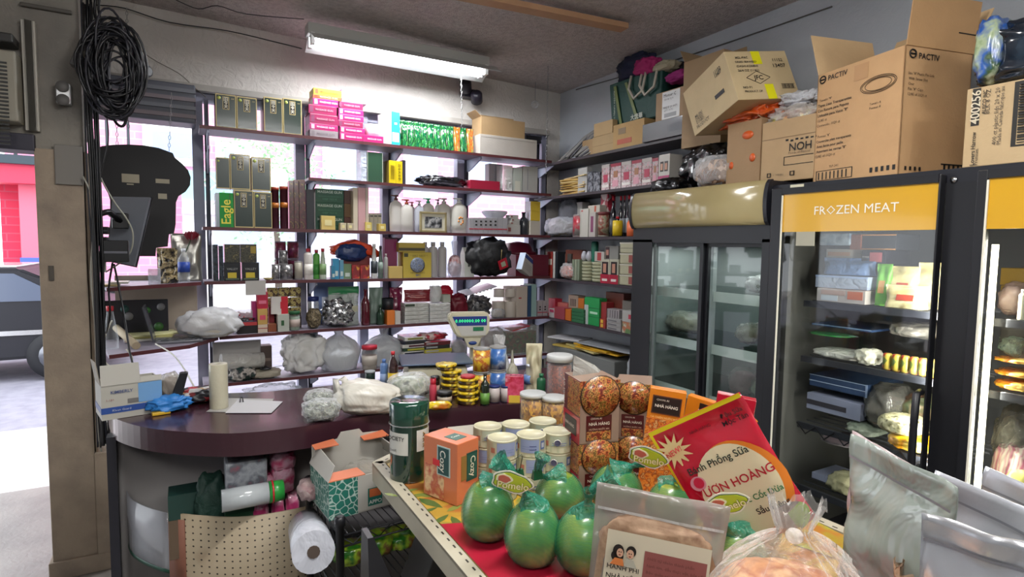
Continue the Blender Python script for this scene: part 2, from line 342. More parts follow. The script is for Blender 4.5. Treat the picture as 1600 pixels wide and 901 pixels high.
# parked car seen through the door
def car():
    y0 = 9.3; xr = ony(196, 500, y0).x; c = thing('car', 'dark car passing on the road outside the open door', 'car', (xr-2.1, y0+.9, -.16))
    body = mat('#17171f', .45); b = MB()
    sh = [(-2.1, .25), (-2.15, .75), (-1.9, .92), (-1.1, 1.0), (-.6, 1.42), (1.0, 1.45), (1.75, 1.0), (2.1, .93), (2.15, .3)]
    b.prism(sh, -.85, .85, body, 'y', False); bmesh.ops.bevel(b.bm, geom=list(b.bm.edges), offset=.04, segments=2, affect='EDGES'); b.build('body', c)
    for s in (-1, 1):
        y = s*.862
        g = MB(); q = [(-1.0, 1.03), (-.55, 1.36), (.15, 1.39), (.15, 1.03)]; q2 = [(.22, 1.03), (.22, 1.39), (.95, 1.38), (1.5, 1.03)]
        for Q in (q, q2): g.sheet([(p[0], y, p[1]) for p in (Q if s > 0 else Q[::-1])], -.02, mat('#5c6476', .2))
        g.build('side_window', c)
        MB().box(-2.1, y-.01*s-.01, .60, 2.1, y+.012*s+.001, .66, CHROME).build('side_trim', c)
        for x in (-1.3, 1.35):
            wM = Matrix.Translation((x, s*.80, .32)) @ Matrix.Rotation(pi/2, 4, 'X')
            w_ = MB().lathe([(.20, -.09), (.31, -.08), (.33, 0), (.31, .08), (.20, .09)], mat('#15151a', .7), 24, M=wM).build('wheel', c)
            MB().lathe([(.19, -.095), (.05, -.10), (.05, .10), (.19, .095)], mat('#9a9ca4', .3, .8), 16, M=wM).build('hubcap', w_)
    MB().box(-.75, -.7, 1.451, .95, .7, 1.475, mat('#f2f3f5', .2, coat=1), .01).build('sky_lit_roof', c)  # white sheet paints in the sky light on top of the dark car
    for s in (-1, 1): MB().box(2.12, s*.62-.15, .62, 2.17, s*.62+.15, .78, mat('#d8d2c8', .2)).build('headlight', c)
car()
# ---------------------------------------------------------------- slots: where a thing stands
WSH = {1: 2.418, 2: 2.123, 3: 1.751, 4: 1.384, 5: 1.017, 6: .677}
RSH = {1: 2.40, 2: 2.10, 3: 1.733, 4: 1.364, 5: 1.005}
class Slot:
    def __init__(s, f, rz, w, h): s.f, s.rz, s.w, s.h = Vector(f), rz, w, h
    @property
    def top(s): return s.f.z+s.h
    def at(s, d, dx=0, turn=0):
        return s.f+Vector((dx*cos(s.rz)-d*sin(s.rz), dx*sin(s.rz)+d*cos(s.rz), 0))
def W(k, x0, x1, yt, ins=.02, zb=None):
    yf = 4.38+ins; z = WSH[k] if zb is None else zb; xm = (x0+x1)/2; t = ony(xm, yt, yf); yb = proj((t.x, yf, z))[1]; ym = (yt+yb)/2
    a, c = ony(x0, ym, yf), ony(x1, ym, yf); return Slot(((a.x+c.x)/2, yf, z), 0, c.x-a.x, max(.01, t.z-z))
def R(k, x0, x1, yt, ins=.02, zb=None):
    xf = 2.9+ins; z = RSH[k] if zb is None else zb; xm = (x0+x1)/2; t = onx(xm, yt, xf); yb = proj((xf, t.y, z))[1]; ym = (yt+yb)/2
    a, c = onx(x0, ym, xf), onx(x1, ym, xf); return Slot((xf, (a.y+c.y)/2, z), -pi/2, a.y-c.y, max(.01, t.z-z))
def T(x0, x1, yt, yb, z, turn=0):
    """standing on the level z with its front foot at pixel row yb, square to the viewer unless turned"""
    xm = (x0+x1)/2; p = onz(xm, yb, z); hd = Vector((p.x, p.y)).length; r = ray(xm, yt); t = EYE+r*(hd/Vector((r.x, r.y)).length)
    a = math.atan2(p.y, p.x)-pi/2; dist = (p-EYE).length; wd = (x1-x0)/FPX*abs((Xc*(p-EYE).x+Yc*(p-EYE).y+Zc*(p-EYE).z).z)
    return Slot(p, a+turn, wd/max(.2, 1), max(.01, t.z-z))
def put(o, S, d, label=None, cat=None, group=None, rot=0):
    o.location = S.at(d/2); o.rotation_euler = (0, 0, S.rz+rot); return tag(o, label, cat, group)
def C(c, **k): return c if not isinstance(c, str) else mat(c, **({'r': .45} | k))
# ---------------------------------------------------------------- things
def deco(o, w, d, h, rects=(), texts=(), side=None, srects=(), stexts=(), e=.0012):
    y = -d/2-e
    if rects:
        b = MB()
        for i, (u0, v0, u1, v1, c) in enumerate(rects): b.box((u0-.5)*w, y-.0004*i, v0*h, (u1-.5)*w, -d/2+.0002, v1*h, C(c))
        b.build('printed_panel', o)
    if texts:
        b = MB()
        for t in texts:
            s, u, v, f, c = t[:5]; Wt = text_geo(s)[2]; vert = len(t) > 5
            if vert: b.text(s, ((u-.5)*w, y-.003, v*h), (0, 0, t[5]), (-t[5], 0, 0), f*h/Wt, C(c))
            else: b.text(s, ((u-.5)*w, y-.003, v*h), (1, 0, 0), (0, 0, 1), f*w/Wt, C(c))
        b.build('lettering', o)
    if srects or stexts:      # on the left (-x) flank
        b = MB(); x = -w/2-e
        for i, (u0, v0, u1, v1, c) in enumerate(srects): b.box(x-.0004*i, d*(.5-u1), v0*h, -w/2+.0002, d*(.5-u0), v1*h, C(c))
        if srects: b.build('side_panel_print', o)
        b = MB()
        for t in stexts:
            s, u, v, f, c = t[:5]; Wt = text_geo(s)[2]
            if len(t) > 5: b.text(s, (x-.003, d*(.5-u), v*h), (0, 0, t[5]), (0, t[5], 0), f*h/Wt, C(c))
            else: b.text(s, (x-.003, d*(.5-u), v*h), (0, -1, 0), (0, 0, 1), f*d/Wt, C(c))
        if stexts: b.build('side_lettering', o)
def B(S, d, label, c, cat='box', name=None, side=None, top=None, rects=(), texts=(), srects=(), stexts=(), group=None, rot=0, bev=.0015, w=None, h=None, lid=None):
    w = w or S.w; h = h or S.h; m = C(c); sm = C(side) if side else m; tm = C(top) if top else m; b = MB()
    b.box(-w/2, -d/2, 0, w/2, d/2, h, m, min(bev, w*.1, h*.1))
    for f in b.bm.faces:
        f.normal_update()
        if side and abs(f.normal.x) > .8: f.material_index = b.mi(sm)
        if top and f.normal.z > .8: f.material_index = b.mi(tm)
    o = b.build(name or cat.replace(' ', '_')); deco(o, w, d, h, rects, texts, side, srects, stexts)
    if lid: MB().box(-w/2-.002, -d/2-.002, h*(1-lid[1]), w/2+.002, d/2+.002, h+.002, C(lid[0]), .001).build('lid', o)
    return put(o, S, d, label, cat, group, rot)
def spin(S, label, prof, cat, name=None, n=18, sy=1, sq=0, parts=(), group=None, rot=0, c=WHITE, w=None, h=None, front=()):
    """prof in fractions of (w/2, h); parts = [(name, prof, colour)]"""
    w = w or S.w; h = h or S.h; d = w*sy; mk = lambda P, cc, nn: MB().lathe([(p[0]*w/2, p[1]*h)+((C(p[2]),) if len(p) > 2 else ()) for p in P], C(cc), nn, sy=sy, sq=sq)
    o = mk(prof, c, n).build(name or cat)
    for q in parts:
        b = MB().lathe([(p[0]*w/2, p[1]*h) for p in q[1]], C(q[2]), n, sy=(1 if len(q) > 3 else sy), sq=0 if len(q) > 3 else sq); b.build(q[0], o)
    for s, v, f, cc in front:
        b = MB(); b.text(s, (0, -d/2-.003, v*h), (1, 0, 0), (0, 0, 1), f*w/text_geo(s)[2], C(cc)); b.build('lettering', o)
    return put(o, S, d, label, cat, group, rot)
def can(S, label, body, lab, cat='can', lid=None, group=None, bands=(), front=()):
    P = [(.93, 0), (1, .02), (1, .05)]; o = spin(S, label, [(.93, 0), (1, .03), (.98, .05), (.98, .95), (1, .97), (.96, 1), (.9, 1), (.9, .985), (.05, .985)], cat, 'food_can' if cat == 'can' else None, 22, c=body, group=group,
        parts=[('paper_label', [(.985, .07), (1.0, .07), (1.0, .93), (.985, .93)], lab)]+[('band', [(.99, a), (1.012, a), (1.012, e), (.99, e)], c) for a, e, c in bands]+([('lid', [(1.02, .9), (1.03, 1.0), (.98, 1.03), (.05, 1.03)], lid)] if lid else []), front=front)
    return o
LOTION = [(.80, 0), (.92, .01), (.98, .25), (1, .5), (.97, .68), (.8, .78), (.45, .83), (.3, .845), (.28, .86)]
def lotion(S, label, c, cap, sy=.6, pump=True, flower=False, lab=None):
    o = spin(S, label, LOTION, 'bottle', 'lotion_bottle', 20, sy, .1, c=c)
    w, h = S.w, S.h; b = MB(); z = .855*h; r = w*.15
    if pump:
        b.lathe([(r, z), (r, z+.05*h), (r*.5, z+.06*h), (r*.5, z+.10*h), (r*1.3, z+.105*h), (r*1.3, z+.14*h), (r*.4, z+.145*h)], C(cap), 14); b.box(-r*2.6, -r*.4, z+.11*h, 0, r*.4, z+.14*h, C(cap), .001); b.build('pump', o)
    else: b.lathe([(r, z), (r, h*.99), (r*.8, h)], C(cap), 14); b.build('cap', o)
    if lab: MB().lathe([(w/2*1.0, h*.12), (w/2*1.012, h*.12), (w/2*1.012, h*.60), (w/2, h*.60)], C(lab), 20, sy=sy, sq=.1).build('paper_label', o)
    if flower:
        b = MB()
        for k in range(7): a = k*2.4; b.lathe([(.001, -.001), (w*.06, 0), (.001, .001)], C('#d98a3d'), 8, M=Matrix.Translation((w*.2*cos(a)*.7, -w*sy/2-.001, h*(.35+.10*sin(a)))) @ Matrix.Rotation(pi/2, 4, 'X'))
        b.build('flower_print', o)
    return o
def bottle(S, label, c, cap, prof='sauce', lab=None, cat='bottle', name=None, labh=(.15, .5), group=None, front=()):
    PR = {'sauce': [(.9, 0), (1, .02), (1, .5), (.9, .6), (.4, .74), (.3, .8), (.3, .9)], 'soda': [(.8, 0), (.95, .03), (1, .2), (.92, .35), (1, .55), (.85, .72), (.35, .86), (.33, .92)],
          'wine': [(.95, 0), (1, .02), (1, .6), (.85, .68), (.36, .78), (.34, .95)], 'flat': [(.9, 0), (1, .02), (1, .78), (.9, .84), (.45, .87), (.42, .9)], 'cone': [(.95, 0), (1, .03), (1, .25), (.5, .8), (.42, .9)]}[prof]
    zt = PR[-1][1]; rt = PR[-1][0]
    pt = [('cap', [(rt*1.15, zt-.01), (rt*1.2, 1), (rt*.9, 1.0)], cap)]
    if lab: pt.append(('paper_label', [(.99, labh[0]), (1.02, labh[0]), (1.02, labh[1]), (.99, labh[1])], lab))
    return spin(S, label, PR, cat, name or 'bottle', 18, c=c, parts=pt, group=group, front=front)
def jar(S, label, fill, lid, cat='jar', fh=.75, film=None, group=None, lidh=.14, lab=None):
    o = spin(S, label, [(.92, 0), (1, .03), (1, 1-lidh-.06), (.9, 1-lidh)], cat, cat, 22, c=film or PET, group=group,
             parts=[('contents', [(.88, .02), (.93, .04), (.93, fh), (.5, fh+.01)], fill), ('lid', [(.98, 1-lidh), (1.04, 1-lidh), (1.04, 1), (.98, 1.01), (.1, 1.0)], lid)]+([('paper_label', [(1.0, .2), (1.02, .2), (1.02, .6), (1.0, .6)], lab)] if lab else []))
    return o
def sackmesh(w, d, h, m, neck=.8, nr=.12, flare=.3, fold=.10, seed=0, n=56, rings=26, tilt=0, sag=1):
    b = MB(); i = b.mi(m); Rg = []
    for k in range(rings+1):
        t = k/rings; z = t*h
        if t < neck:
            u = t/neck; pr = .78+.22*sin(min(1, u*2.2)*pi/2) if u < .45 else nr+(1-nr)*max(0, cos((u-.45)/.55*pi/2))**.8*1.0
        else: pr = nr+(flare-nr)*((t-neck)/(1-neck))**.8
        fa = fold*(.35+1.1*(min(t, neck)/neck)**2); row = []
        for j in range(n):
            a = 2*pi*j/n; ns = noise.noise(Vector((cos(a)*3.1+seed*5, sin(a)*3.1, z/h*.8)))+.7*noise.noise(Vector((cos(a)*8+seed*3, sin(a)*8, z/h*1.2)))
            big = .12*noise.noise(Vector((cos(a)*1.1+seed, sin(a)*1.1, t*2.4)))
            e = .85; ca, sa = cos(a), sin(a); ca = math.copysign(abs(ca)**e, ca); sa = math.copysign(abs(sa)**e, sa)
            q = pr*(1+fa*ns*(1.8 if t > neck*.8 else 1)+big*sag)
            zz = z+h*.03*noise.noise(Vector((cos(a)*4, sin(a)*4+seed, t*3)))*(t > .05)+(h*.06*noise.noise(Vector((cos(a)*6, sin(a)*6, seed))) if k == rings else 0)
            row.append(b.bm.verts.new((q*w/2*ca+tilt*max(0, t-.5)*w, q*d/2*sa, max(0, zz) if k else 0)))
        Rg.append(row)
    for k in range(rings):
        for j in range(n): b.face([Rg[k][j], Rg[k][(j+1) % n], Rg[k+1][(j+1) % n], Rg[k+1][j]], i, True)
    b.face(Rg[0][::-1], i); return b
def sack(S, label, m, d=None, cat='bag', name='plastic_bag', inner=None, group=None, rot=0, ih=.6, **k):
    d = d or S.w*.7; o = sackmesh(S.w, d, S.h, m, **k).build(name)
    if inner: MB().blob(S.w*.88, d*.88, S.h*ih, inner, seed=k.get('seed', 0), amp=.10, sub=3, c=(0, 0, .004)).build('contents', o)
    return put(o, S, d, label, cat, group, rot)
def lump(S, label, m, d=None, cat='bag', name='plastic_bag', inner=None, amp=.14, f=1.6, seed=0, group=None, rot=0, crease=.12, sq=.8, sub=4, ears=False):
    d = d or S.w*.7; b = MB().blob(S.w, d, S.h, m, amp=amp, f=f, seed=seed, crease=crease, sq=sq, sub=sub); o = b.build(name)
    if inner: MB().blob(S.w*.86, d*.86, S.h*.84, inner, amp=amp, f=f, seed=seed, sub=3, c=(0, 0, .003)).build('contents', o)
    return put(o, S, d, label, cat, group, rot)
def pouch(S, label, m, cat='pouch', name='food_pouch', depth=.05, tilt=0, rects=(), texts=(), group=None, rot=0, zipm=None, win=None, seed=0, w=None, h=None, back=0, wob=.004):
    """stand-up pouch: two welded films, swollen below, flat sealed head"""
    w = w or S.w; h = h or S.h; b = MB(); i = b.mi(m); nx, nz = 16, 20; G = {}
    def Y(u, v):   # u,v 0..1
        edge = min(1, min(u, 1-u)*7)**.6; fat = edge*max(0, 1-v/.82)**.55*(1-.25*(1-v)) if v < .82 else 0
        return depth/2*fat+wob*noise.noise(Vector((u*3+seed, v*4, seed)))*(.3+v)
    for s in (-1, 1):
        for k in range(nz+1):
            for j in range(nx+1):
                u, v = j/nx, k/nz; x = (u-.5)*w*(1-.04*sin(pi*min(1, v*1.1))+0); off = wob*noise.noise(Vector((u*3+seed, v*4, seed)))
                yy = s*max(.0006, Y(u, v)-off*(.3+v))+off*1.5+back*v*v*h
                G[s, j, k] = b.bm.verts.new((x, yy, v*h))
        for k in range(nz):
            for j in range(nx):
                q = [G[s, j, k], G[s, j+1, k], G[s, j+1, k+1], G[s, j, k+1]]; b.face(q if s < 0 else q[::-1], i, True)
    for j in range(nx):
        b.face([G[-1, j, 0], G[1, j, 0], G[1, j+1, 0], G[-1, j+1, 0]], i); b.face([G[-1, j, nz], G[-1, j+1, nz], G[1, j+1, nz], G[1, j, nz]], i)
    for k in range(nz):
        for j in (0, nx): b.face([G[-1, j, k], G[1, j, k], G[1, j, k+1], G[-1, j, k+1]], i)
    o = b.build(name)
    def fy(u, v): return -max(.0006, Y(u, v))-.002+1.5*wob*noise.noise(Vector((u*3+seed, v*4, seed)))+back*v*v*h
    def patch(b2, u0, v0, u1, v1, c, n=8, e=0):
        j2 = b2.mi(C(c)); g = [[b2.bm.verts.new(((u0+(u1-u0)*a/n-.5)*w*.985, fy(u0+(u1-u0)*a/n, v0+(v1-v0)*q/n)-e, (v0+(v1-v0)*q/n)*h)) for a in range(n+1)] for q in range(n+1)]
        for q in range(n):
            for a in range(n): b2.face([g[q][a], g[q][a+1], g[q+1][a+1], g[q+1][a]], j2, True)
    for i2, rc in enumerate(rects): b2 = MB(); patch(b2, *rc, e=.0006*(i2+1)); b2.build('paper_label', o)
    if zipm: b2 = MB(); patch(b2, .02, .86, .98, .875, zipm, e=.0015); b2.build('zip_seal', o)
    if texts:
        b2 = MB()
        for s, u, v, f, c in texts:
            n0 = len(b2.bm.verts); b2.text(s, ((u-.5)*w, 0, v*h), (1, 0, 0), (0, 0, 1), f*w/text_geo(s)[2], C(c)); b2.bm.verts.ensure_lookup_table()
            for vv in b2.bm.verts[n0:]: vv.co.y = fy(min(1, max(0, vv.co.x/w+.5)), min(1, max(0, vv.co.z/h)))-.0035
        b2.build('lettering', o)
    put(o, S, depth, label, cat, group, rot); o.rotation_euler[0] = tilt; return o
def pile(S, label, mats, n, d, cat='envelopes', name='envelope', group=None, jit=.03, tm=None, seed=1, h=None, each=None, skew=0):
    """n flat things one on another, each a thing of its own when 'each' gives labels"""
    h = h or S.h; rnd = random.Random(seed); t = h/n; outs = []
    for k in range(n):
        m = C(mats[k % len(mats)]); w = S.w*(1-rnd.random()*.12); b = MB(); b.box(-w/2, -d/2, 0, w/2, d/2, t*.94, m, min(.001, t*.2)); o = b.build(name)
        o.location = S.at(d/2+rnd.uniform(0, jit), rnd.uniform(-jit, jit)+skew*k)+Vector((0, 0, t*k)); o.rotation_euler = (0, 0, S.rz+rnd.uniform(-.12, .12)*(jit/.03)); tag(o, label if not each else each[k], cat, group or name.replace('_', ' ')+'s in the pile'); outs.append(o)
    return outs
def carton(S, d, label, m=None, flaps=(1, 1, 1, 1), cat='carton', fl=.5, ang=(.5, .5, .5, .5), inner=None, rects=(), texts=(), srects=(), stexts=(), rot=0, w=None, h=None, tilt=None, wall=.004, name='carton', fillh=0):
    """open box: four walls and a floor, flaps front,right,back,left (angle from upright, outward)"""
    m = m or kraft(); w = w or S.w; h = h or S.h; b = MB(); t = wall
    b.box(-w/2, -d/2, 0, w/2, d/2, t, m); b.box(-w/2, -d/2, t, w/2, -d/2+t, h, m); b.box(-w/2, d/2-t, t, w/2, d/2, h, m); b.box(-w/2, -d/2+t, t, -w/2+t, d/2-t, h, m); b.box(w/2-t, -d/2+t, t, w/2, d/2-t, h, m)
    o = b.build(name); F = (((-w/2, -d/2), (w/2, -d/2), (0, -1)), ((w/2, -d/2), (w/2, d/2), (1, 0)), ((w/2, d/2), (-w/2, d/2), (0, 1)), ((-w/2, d/2), (-w/2, -d/2), (-1, 0)))
    L0 = min(w, d)*fl
    for k, (a, c, nn) in enumerate(F):
        if not flaps[k]: continue
        g = ang[k]; dx, dz = sin(g)*L0*flaps[k], cos(g)*L0*flaps[k]; e = .004
        a2 = Vector((a[0], a[1], h)); c2 = Vector((c[0], c[1], h)); u = Vector((nn[0]*dx, nn[1]*dx, dz)); s = (c2-a2)*.02
        MB().sheet([a2+s, c2-s, c2-s*2+u, a2+s*2+u], -t, m).build('flap', o)
    deco(o, w, d, h, rects, texts, None, srects, stexts)
    put(o, S, d, label, cat, None, rot)
    return o
def cordage(name, label, cat, pts, r, c, smooth=4, group=None, n=6):
    P = [Vector(p) for p in pts]; out = []
    for k in range(len(P)-1):
        p0, p1, p2, p3 = P[max(k-1, 0)], P[k], P[k+1], P[min(k+2, len(P)-1)]
        for q in range(smooth):
            t = q/smooth; out.append(.5*((2*p1)+(p2-p0)*t+(2*p0-5*p1+4*p2-p3)*t*t+(3*p1-p0-3*p2+p3)*t**3))
    out.append(P[-1]); o = MB().tube(out, r, C(c), n).build(name); return tag(o, label, cat, group)
# ---------------------------------------------------------------- wall shelving
edge_m = mat('#5b2b30', .45, bump=.1, vary=.3); board_m = mat('#8e8794', .5, vary=.1); dark_board = mat('#352d33', .5, vary=.15)  # board_m: lavender tint paints in window light on the board undersides
def board(label, pts, z, front, m=board_m, em=None):
    o = MB().prism(pts, z-.020, z-.001, m).build('shelf_board'); b = MB()
    for (a, c) in front:
        a, c = Vector(a), Vector(c); nn = Vector(((c-a).y, -(c-a).x)).normalized()*.003
        b.hexa([(a.x, a.y, z-.022), (a.x+nn.x, a.y+nn.y, z-.022), (c.x+nn.x, c.y+nn.y, z-.022), (c.x, c.y, z-.022), (a.x, a.y, z), (a.x+nn.x, a.y+nn.y, z), (c.x+nn.x, c.y+nn.y, z), (c.x, c.y, z)], em or edge_m)
    b.build('edge_band', o); return tag(o, label, 'shelf')
XE = 2.895
nm = {1: 'topmost', 2: 'second', 3: 'third', 4: 'fourth', 5: 'fifth', 6: 'lowest'}
for k, xl in ((1, .115), (2, .80), (3, .12), (6, .10)):
    board('%s long mahogany edged shelf board across the shop window' % nm[k], [(xl, 4.38), (XE, 4.38), (XE, 4.672), (xl, 4.672)], WSH[k], [((xl, 4.38), (XE, 4.38))])
board('fourth long mahogany edged shelf board across the shop window', [(.12, 4.38), (XE, 4.38), (XE, 4.672), (.12, 4.672)], WSH[4], [((.12, 4.38), (XE, 4.38))])
board('fifth long mahogany edged shelf board across the shop window', [(.20, 4.30), (.9, 4.38), (XE, 4.38), (XE, 4.672), (.20, 4.672)], WSH[5], [((.20, 4.30), (.9, 4.38)), ((.9, 4.38), (XE, 4.38))])
board('short shelf board behind the hanging black sign shape', [(-.38, 3.95), (-.05, 4.22), (.10, 4.34), (.10, 4.64), (-.50, 4.64)], WSH[4], [((-.38, 3.95), (-.05, 4.22)), ((-.05, 4.22), (.10, 4.34))])
board('deep left shelf board under the laptop and papers', [(-.37, 3.84), (.02, 4.02), (.19, 4.29), (.19, 4.64), (-.50, 4.64)], WSH[5], [((-.37, 3.84), (.02, 4.02)), ((.02, 4.02), (.19, 4.29))])
for k in (1, 2, 3, 4, 5):
    z = RSH[k]; board('%s dark shelf board on the right wall beside the drinks fridge' % nm[k], [(2.9, 2.86 if k > 1 else 2.5), (3.195, 2.86 if k > 1 else 2.5), (3.195, 4.68), (2.9, 4.68)], z, [((2.9, 4.37), (2.9, 2.86 if k > 1 else 2.5))], dark_board, dark_board)
steel = mat('#4a4b57', .4, .6); bracket_m = mat('#7f8292', .4, .5)
for n, px in enumerate((322, 478, 607, 725, 835)):
    X = ony(px+4, 330, 4.68).x; nmm = ('leftmost', 'second from left', 'middle', 'fourth from left', 'rightmost')[n]
    t = thing('shelf_standard', '%s slotted steel shelf standard on the window frame' % nmm, 'shelf standard', (X, 4.69, .5), 0, 'slotted steel shelf standards')
    b = MB(); b.box(-.014, -.016, 0, -.010, .012, 2.15, steel); b.box(.010, -.016, 0, .014, .012, 2.15, steel); b.box(-.014, -.002, 0, .014, .012, 2.15, steel); b.build('slotted_channel', t)
    for k in (1, 2, 3, 4, 5, 6):
        if k == 2 and n == 0: continue
        z = WSH[k]-.5-.021
        o = MB().prism([(-.29, 0), (-.01, 0), (-.01, -.10), (-.05, -.105), (-.29, -.022)], -.006, .006, bracket_m, 'x').build('bracket', t); o.location = (0, 0, z)
    if n == 0:
        o = MB().prism([(-.28, .06), (-.01, -.01), (-.01, -.10), (-.05, -.105), (-.28, .035)], -.006, .006, bracket_m, 'x').build('bracket', t); o.location = (0, 0, 2.235-.5)
# ---------------------------------------------------------------- fluorescent lamp and ceiling things
def tube_lamp(x0, x1, y, zc, label, power=40):
    cx = (x0+x1)/2; L = x1-x0; t = thing('fluorescent_lamp', label, 'lamp', (cx, y, zc))
    MB().box(-L/2, -.06, -.07, L/2, .06, 0, mat('#b9bab6', .4), .004).build('housing', t)
    b = MB(); g = mat('#c5c6c4', .35)
    b.prism([(-.17, -.135), (-.055, -.07), (.055, -.07), (.17, -.135), (.17, -.13), (.055, -.064), (-.055, -.064), (-.17, -.13)], -L/2+.02, L/2+.05, g, 'x'); b.build('reflector', t)
    for s in (-1, 1):
        MB().tube([(-L/2+.04, s*.05, -.115), (L/2-.06, s*.05, -.115)], .019, mat('#f4f8ff', .3, emit=14), 10).build('tube', t)
        for e in (-1, 1): MB().box(e*(L/2-.03)-.012, s*.05-.02, -.14, e*(L/2-.03)+.012, s*.05+.02, -.066, mat('#e4e4e2', .4)).build('socket', t)
    l = bpy.data.lights.new('tube_light', 'AREA'); l.shape = 'RECTANGLE'; l.size = L*.9; l.size_y = .16; l.energy = power; l.color = (.96, .98, 1)
    o = bpy.data.objects.new('tube_light', l); COL.objects.link(o); o.parent = t; o.location = (0, 0, -.15)
    return t
tube_lamp(.76, 2.12, 4.17, 3.12, 'long fluorescent lamp with open reflector on the ceiling near the window', 24)
for i, (lx, ly, _p) in enumerate(((.8, .9, 0), (-.9, -.9, 0), (1.5, -1.6, 0))):
    t = thing('ceiling_lamp', ('ceiling lamp behind the viewer above the front table', 'ceiling lamp behind the viewer at the left aisle', 'ceiling lamp behind the viewer at the rear of the shop')[i], 'lamp', (lx, ly, CEIL(lx)))
    MB().box(-.65, -.10, -.08, .65, .10, 0, mat('#dcdcd8', .4), .004).build('housing', t); MB().box(-.6, -.08, -.092, .6, .08, -.081, mat('#ffffff', .4, emit=9), .002).build('diffuser', t)
# plank on the ceiling
b = MB(); a, c, d_, e = onz(772, 0, 3.13), onz(970, 40, 3.13), onz(968, 28, 3.13), onz(862, 0, 3.13)
p = Vector(a); q = Vector(c); u = (q-p).normalized(); nn = Vector((-u.y, u.x, 0)); p = p-u*1.2
b.hexa([p+Vector((0, 0, -.045)), q+Vector((0, 0, -.045)), q-nn*.09+Vector((0, 0, -.045)), p-nn*.09+Vector((0, 0, -.045)), p+Vector((0, 0, -.012)), q+Vector((0, 0, -.012)), q-nn*.09+Vector((0, 0, -.012)), p-nn*.09+Vector((0, 0, -.012))], mat('#b98f6d', .6, vary=.2))
tag(b.build('wooden_plank'), 'pale wooden plank screwed flat to the ceiling', 'plank')
def chain(px, yt, yb, Y, label):
    a, c = ony(px[0], yt, Y), ony(px[1], yb, Y); a.z = min(a.z, 3.2); n = int((a-c).length/.022); b = MB()
    for k in range(n):
        p = a.lerp(c, (k+.5)/n); r = .006; e = .011; pts = []
        for j in range(9):
            w = 2*pi*j/8; o = Vector((r*cos(w), 0, e*1.1*sin(w))) if k % 2 else Vector((0, r*cos(w), e*1.1*sin(w))); pts.append(p+o)
        b.tube(pts, .0016, mat('#8f8f90', .35, .7), 4)
    tag(b.build('hanging_chain'), label, 'chain')
chain((720, 722), 40, 200, 4.2, 'thin chain hanging in front of the ceiling lamp')
chain((858, 853), 20, 272, 4.1, 'thin chain hanging near the room corner')
chain((198, 201), 12, 200, 4.3, 'thin chain hanging beside the black cable coil')
# security cameras / spot heads and hanging bulb
p = ony(735, 145, 4.60); t = thing('spotlight', 'pair of small dark spotlight heads on the stucco wall', 'spotlight', p)
for dx, dz in ((-.055, .05), (.05, -.03)):
    MB().lathe([(.03, -.05), (.05, -.03), (.052, .05), (.045, .055)], mat('#23202c', .4), 16, M=Matrix.Translation((dx, -.02, dz)) @ Matrix.Rotation(-2.2, 4, 'X') @ Matrix.Rotation(.4, 4, 'Y')).build('lamp_head', t)
MB().box(-.05, .02, -.03, .06, .107, .04, mat('#23202c', .4), .006).build('mount', t)
p = ony(836, 163, 4.55); t = thing('glass_ball', 'clear glass ball hanging by a wire hook from the ceiling', 'ornament', p)
MB().lathe([(.002, -.035), (.02, -.03), (.034, -.01), (.036, .005), (.025, .028), (.006, .036)], PET, 16).build('globe', t); MB().tube([(0, 0, .034), (0, 0, .30)], .003, mat('#888888', .4)).build('wire', t)
# wires along the ceiling
cordage('wire', 'thin black wire running under the ceiling to the lamp', 'wire', [ony(150, 8, 4.6), ony(195, 13, 4.66), ony(265, 35, 4.66), ony(355, 48, 4.66), ony(440, 68, 4.5), (ony(472, 76, 4.3))], .004, '#17161a')
cordage('wire', 'thin wire looping across the ceiling beside the lamp', 'wire', [onz(275, 0, 3.19), onz(310, 14, 3.19), onz(340, 9, 3.185), onz(385, 22, 3.18), onz(475, 30, 3.17)], .003, '#2a282c')
cordage('wire', 'thin pale wire drooping down the stucco to the shelf end', 'wire', [ony(200, 60, 4.66), ony(235, 90, 4.66), ony(280, 115, 4.66), ony(302, 135, 4.66), ony(322, 152, 4.6)], .003, '#6c675f')
cordage('wire', 'thin grey cable along the top of the right wall', 'wire', [onx(900, 140, 3.19), onx(1010, 108, 3.19), onx(1150, 62, 3.19), onx(1300, 10, 3.19)], .004, '#55524f')
# ================================================================ window shelf goods
DG = '#12352a'; GOLD = '#c8b47a'
wrap = dict(r=.12, coat=1)
def gift(k, x0, x1, yt, label, ins=.02, zb=None, d=.12, green='#0b261c', badge=True):
    S = W(k, x0, x1, yt, ins, zb); g = mat(green, .3, coat=.35)
    R_ = [(0, 0, 1, 1, GOLD), (.045, .03, .955, .97, g)]
    if badge: R_ += [(.34, .55, .66, .93, GOLD), (.37, .565, .63, .915, '#11100e')]
    Tt = [('田', .5, .85, .2, '#e8e4d0'), ('令', .5, .74, .2, '#e8e4d0'), ('天', .5, .63, .2, '#e8e4d0'), ('本参', .83, .88, .14, GOLD)] if badge else []
    o = B(S, d, label, g, 'gift box', 'tea_gift_box', side='#1a1f1c', rects=R_, texts=Tt, group='green and gold boxed gift tins')
    b = MB().lathe([(S.w*.09, 0), (S.w*.09, .0022), (.001, .0022)], mat('#a9b45a', .3), 12, M=Matrix.Translation((-S.w*.33, -d/2-.0015, S.h*.88)) @ Matrix.Rotation(pi/2, 4, 'X')); b.build('round_seal', o)
    return S
for i, a in enumerate(((337, 369, 147.5), (370, 401.5, 152), (412.5, 441.5, 152.5), (442.5, 471.5, 154.5))):
    gift(1, *a, '%s green gold-edged gift box on the topmost window shelf' % ('leftmost', 'second', 'third', 'rightmost')[i], d=.2)
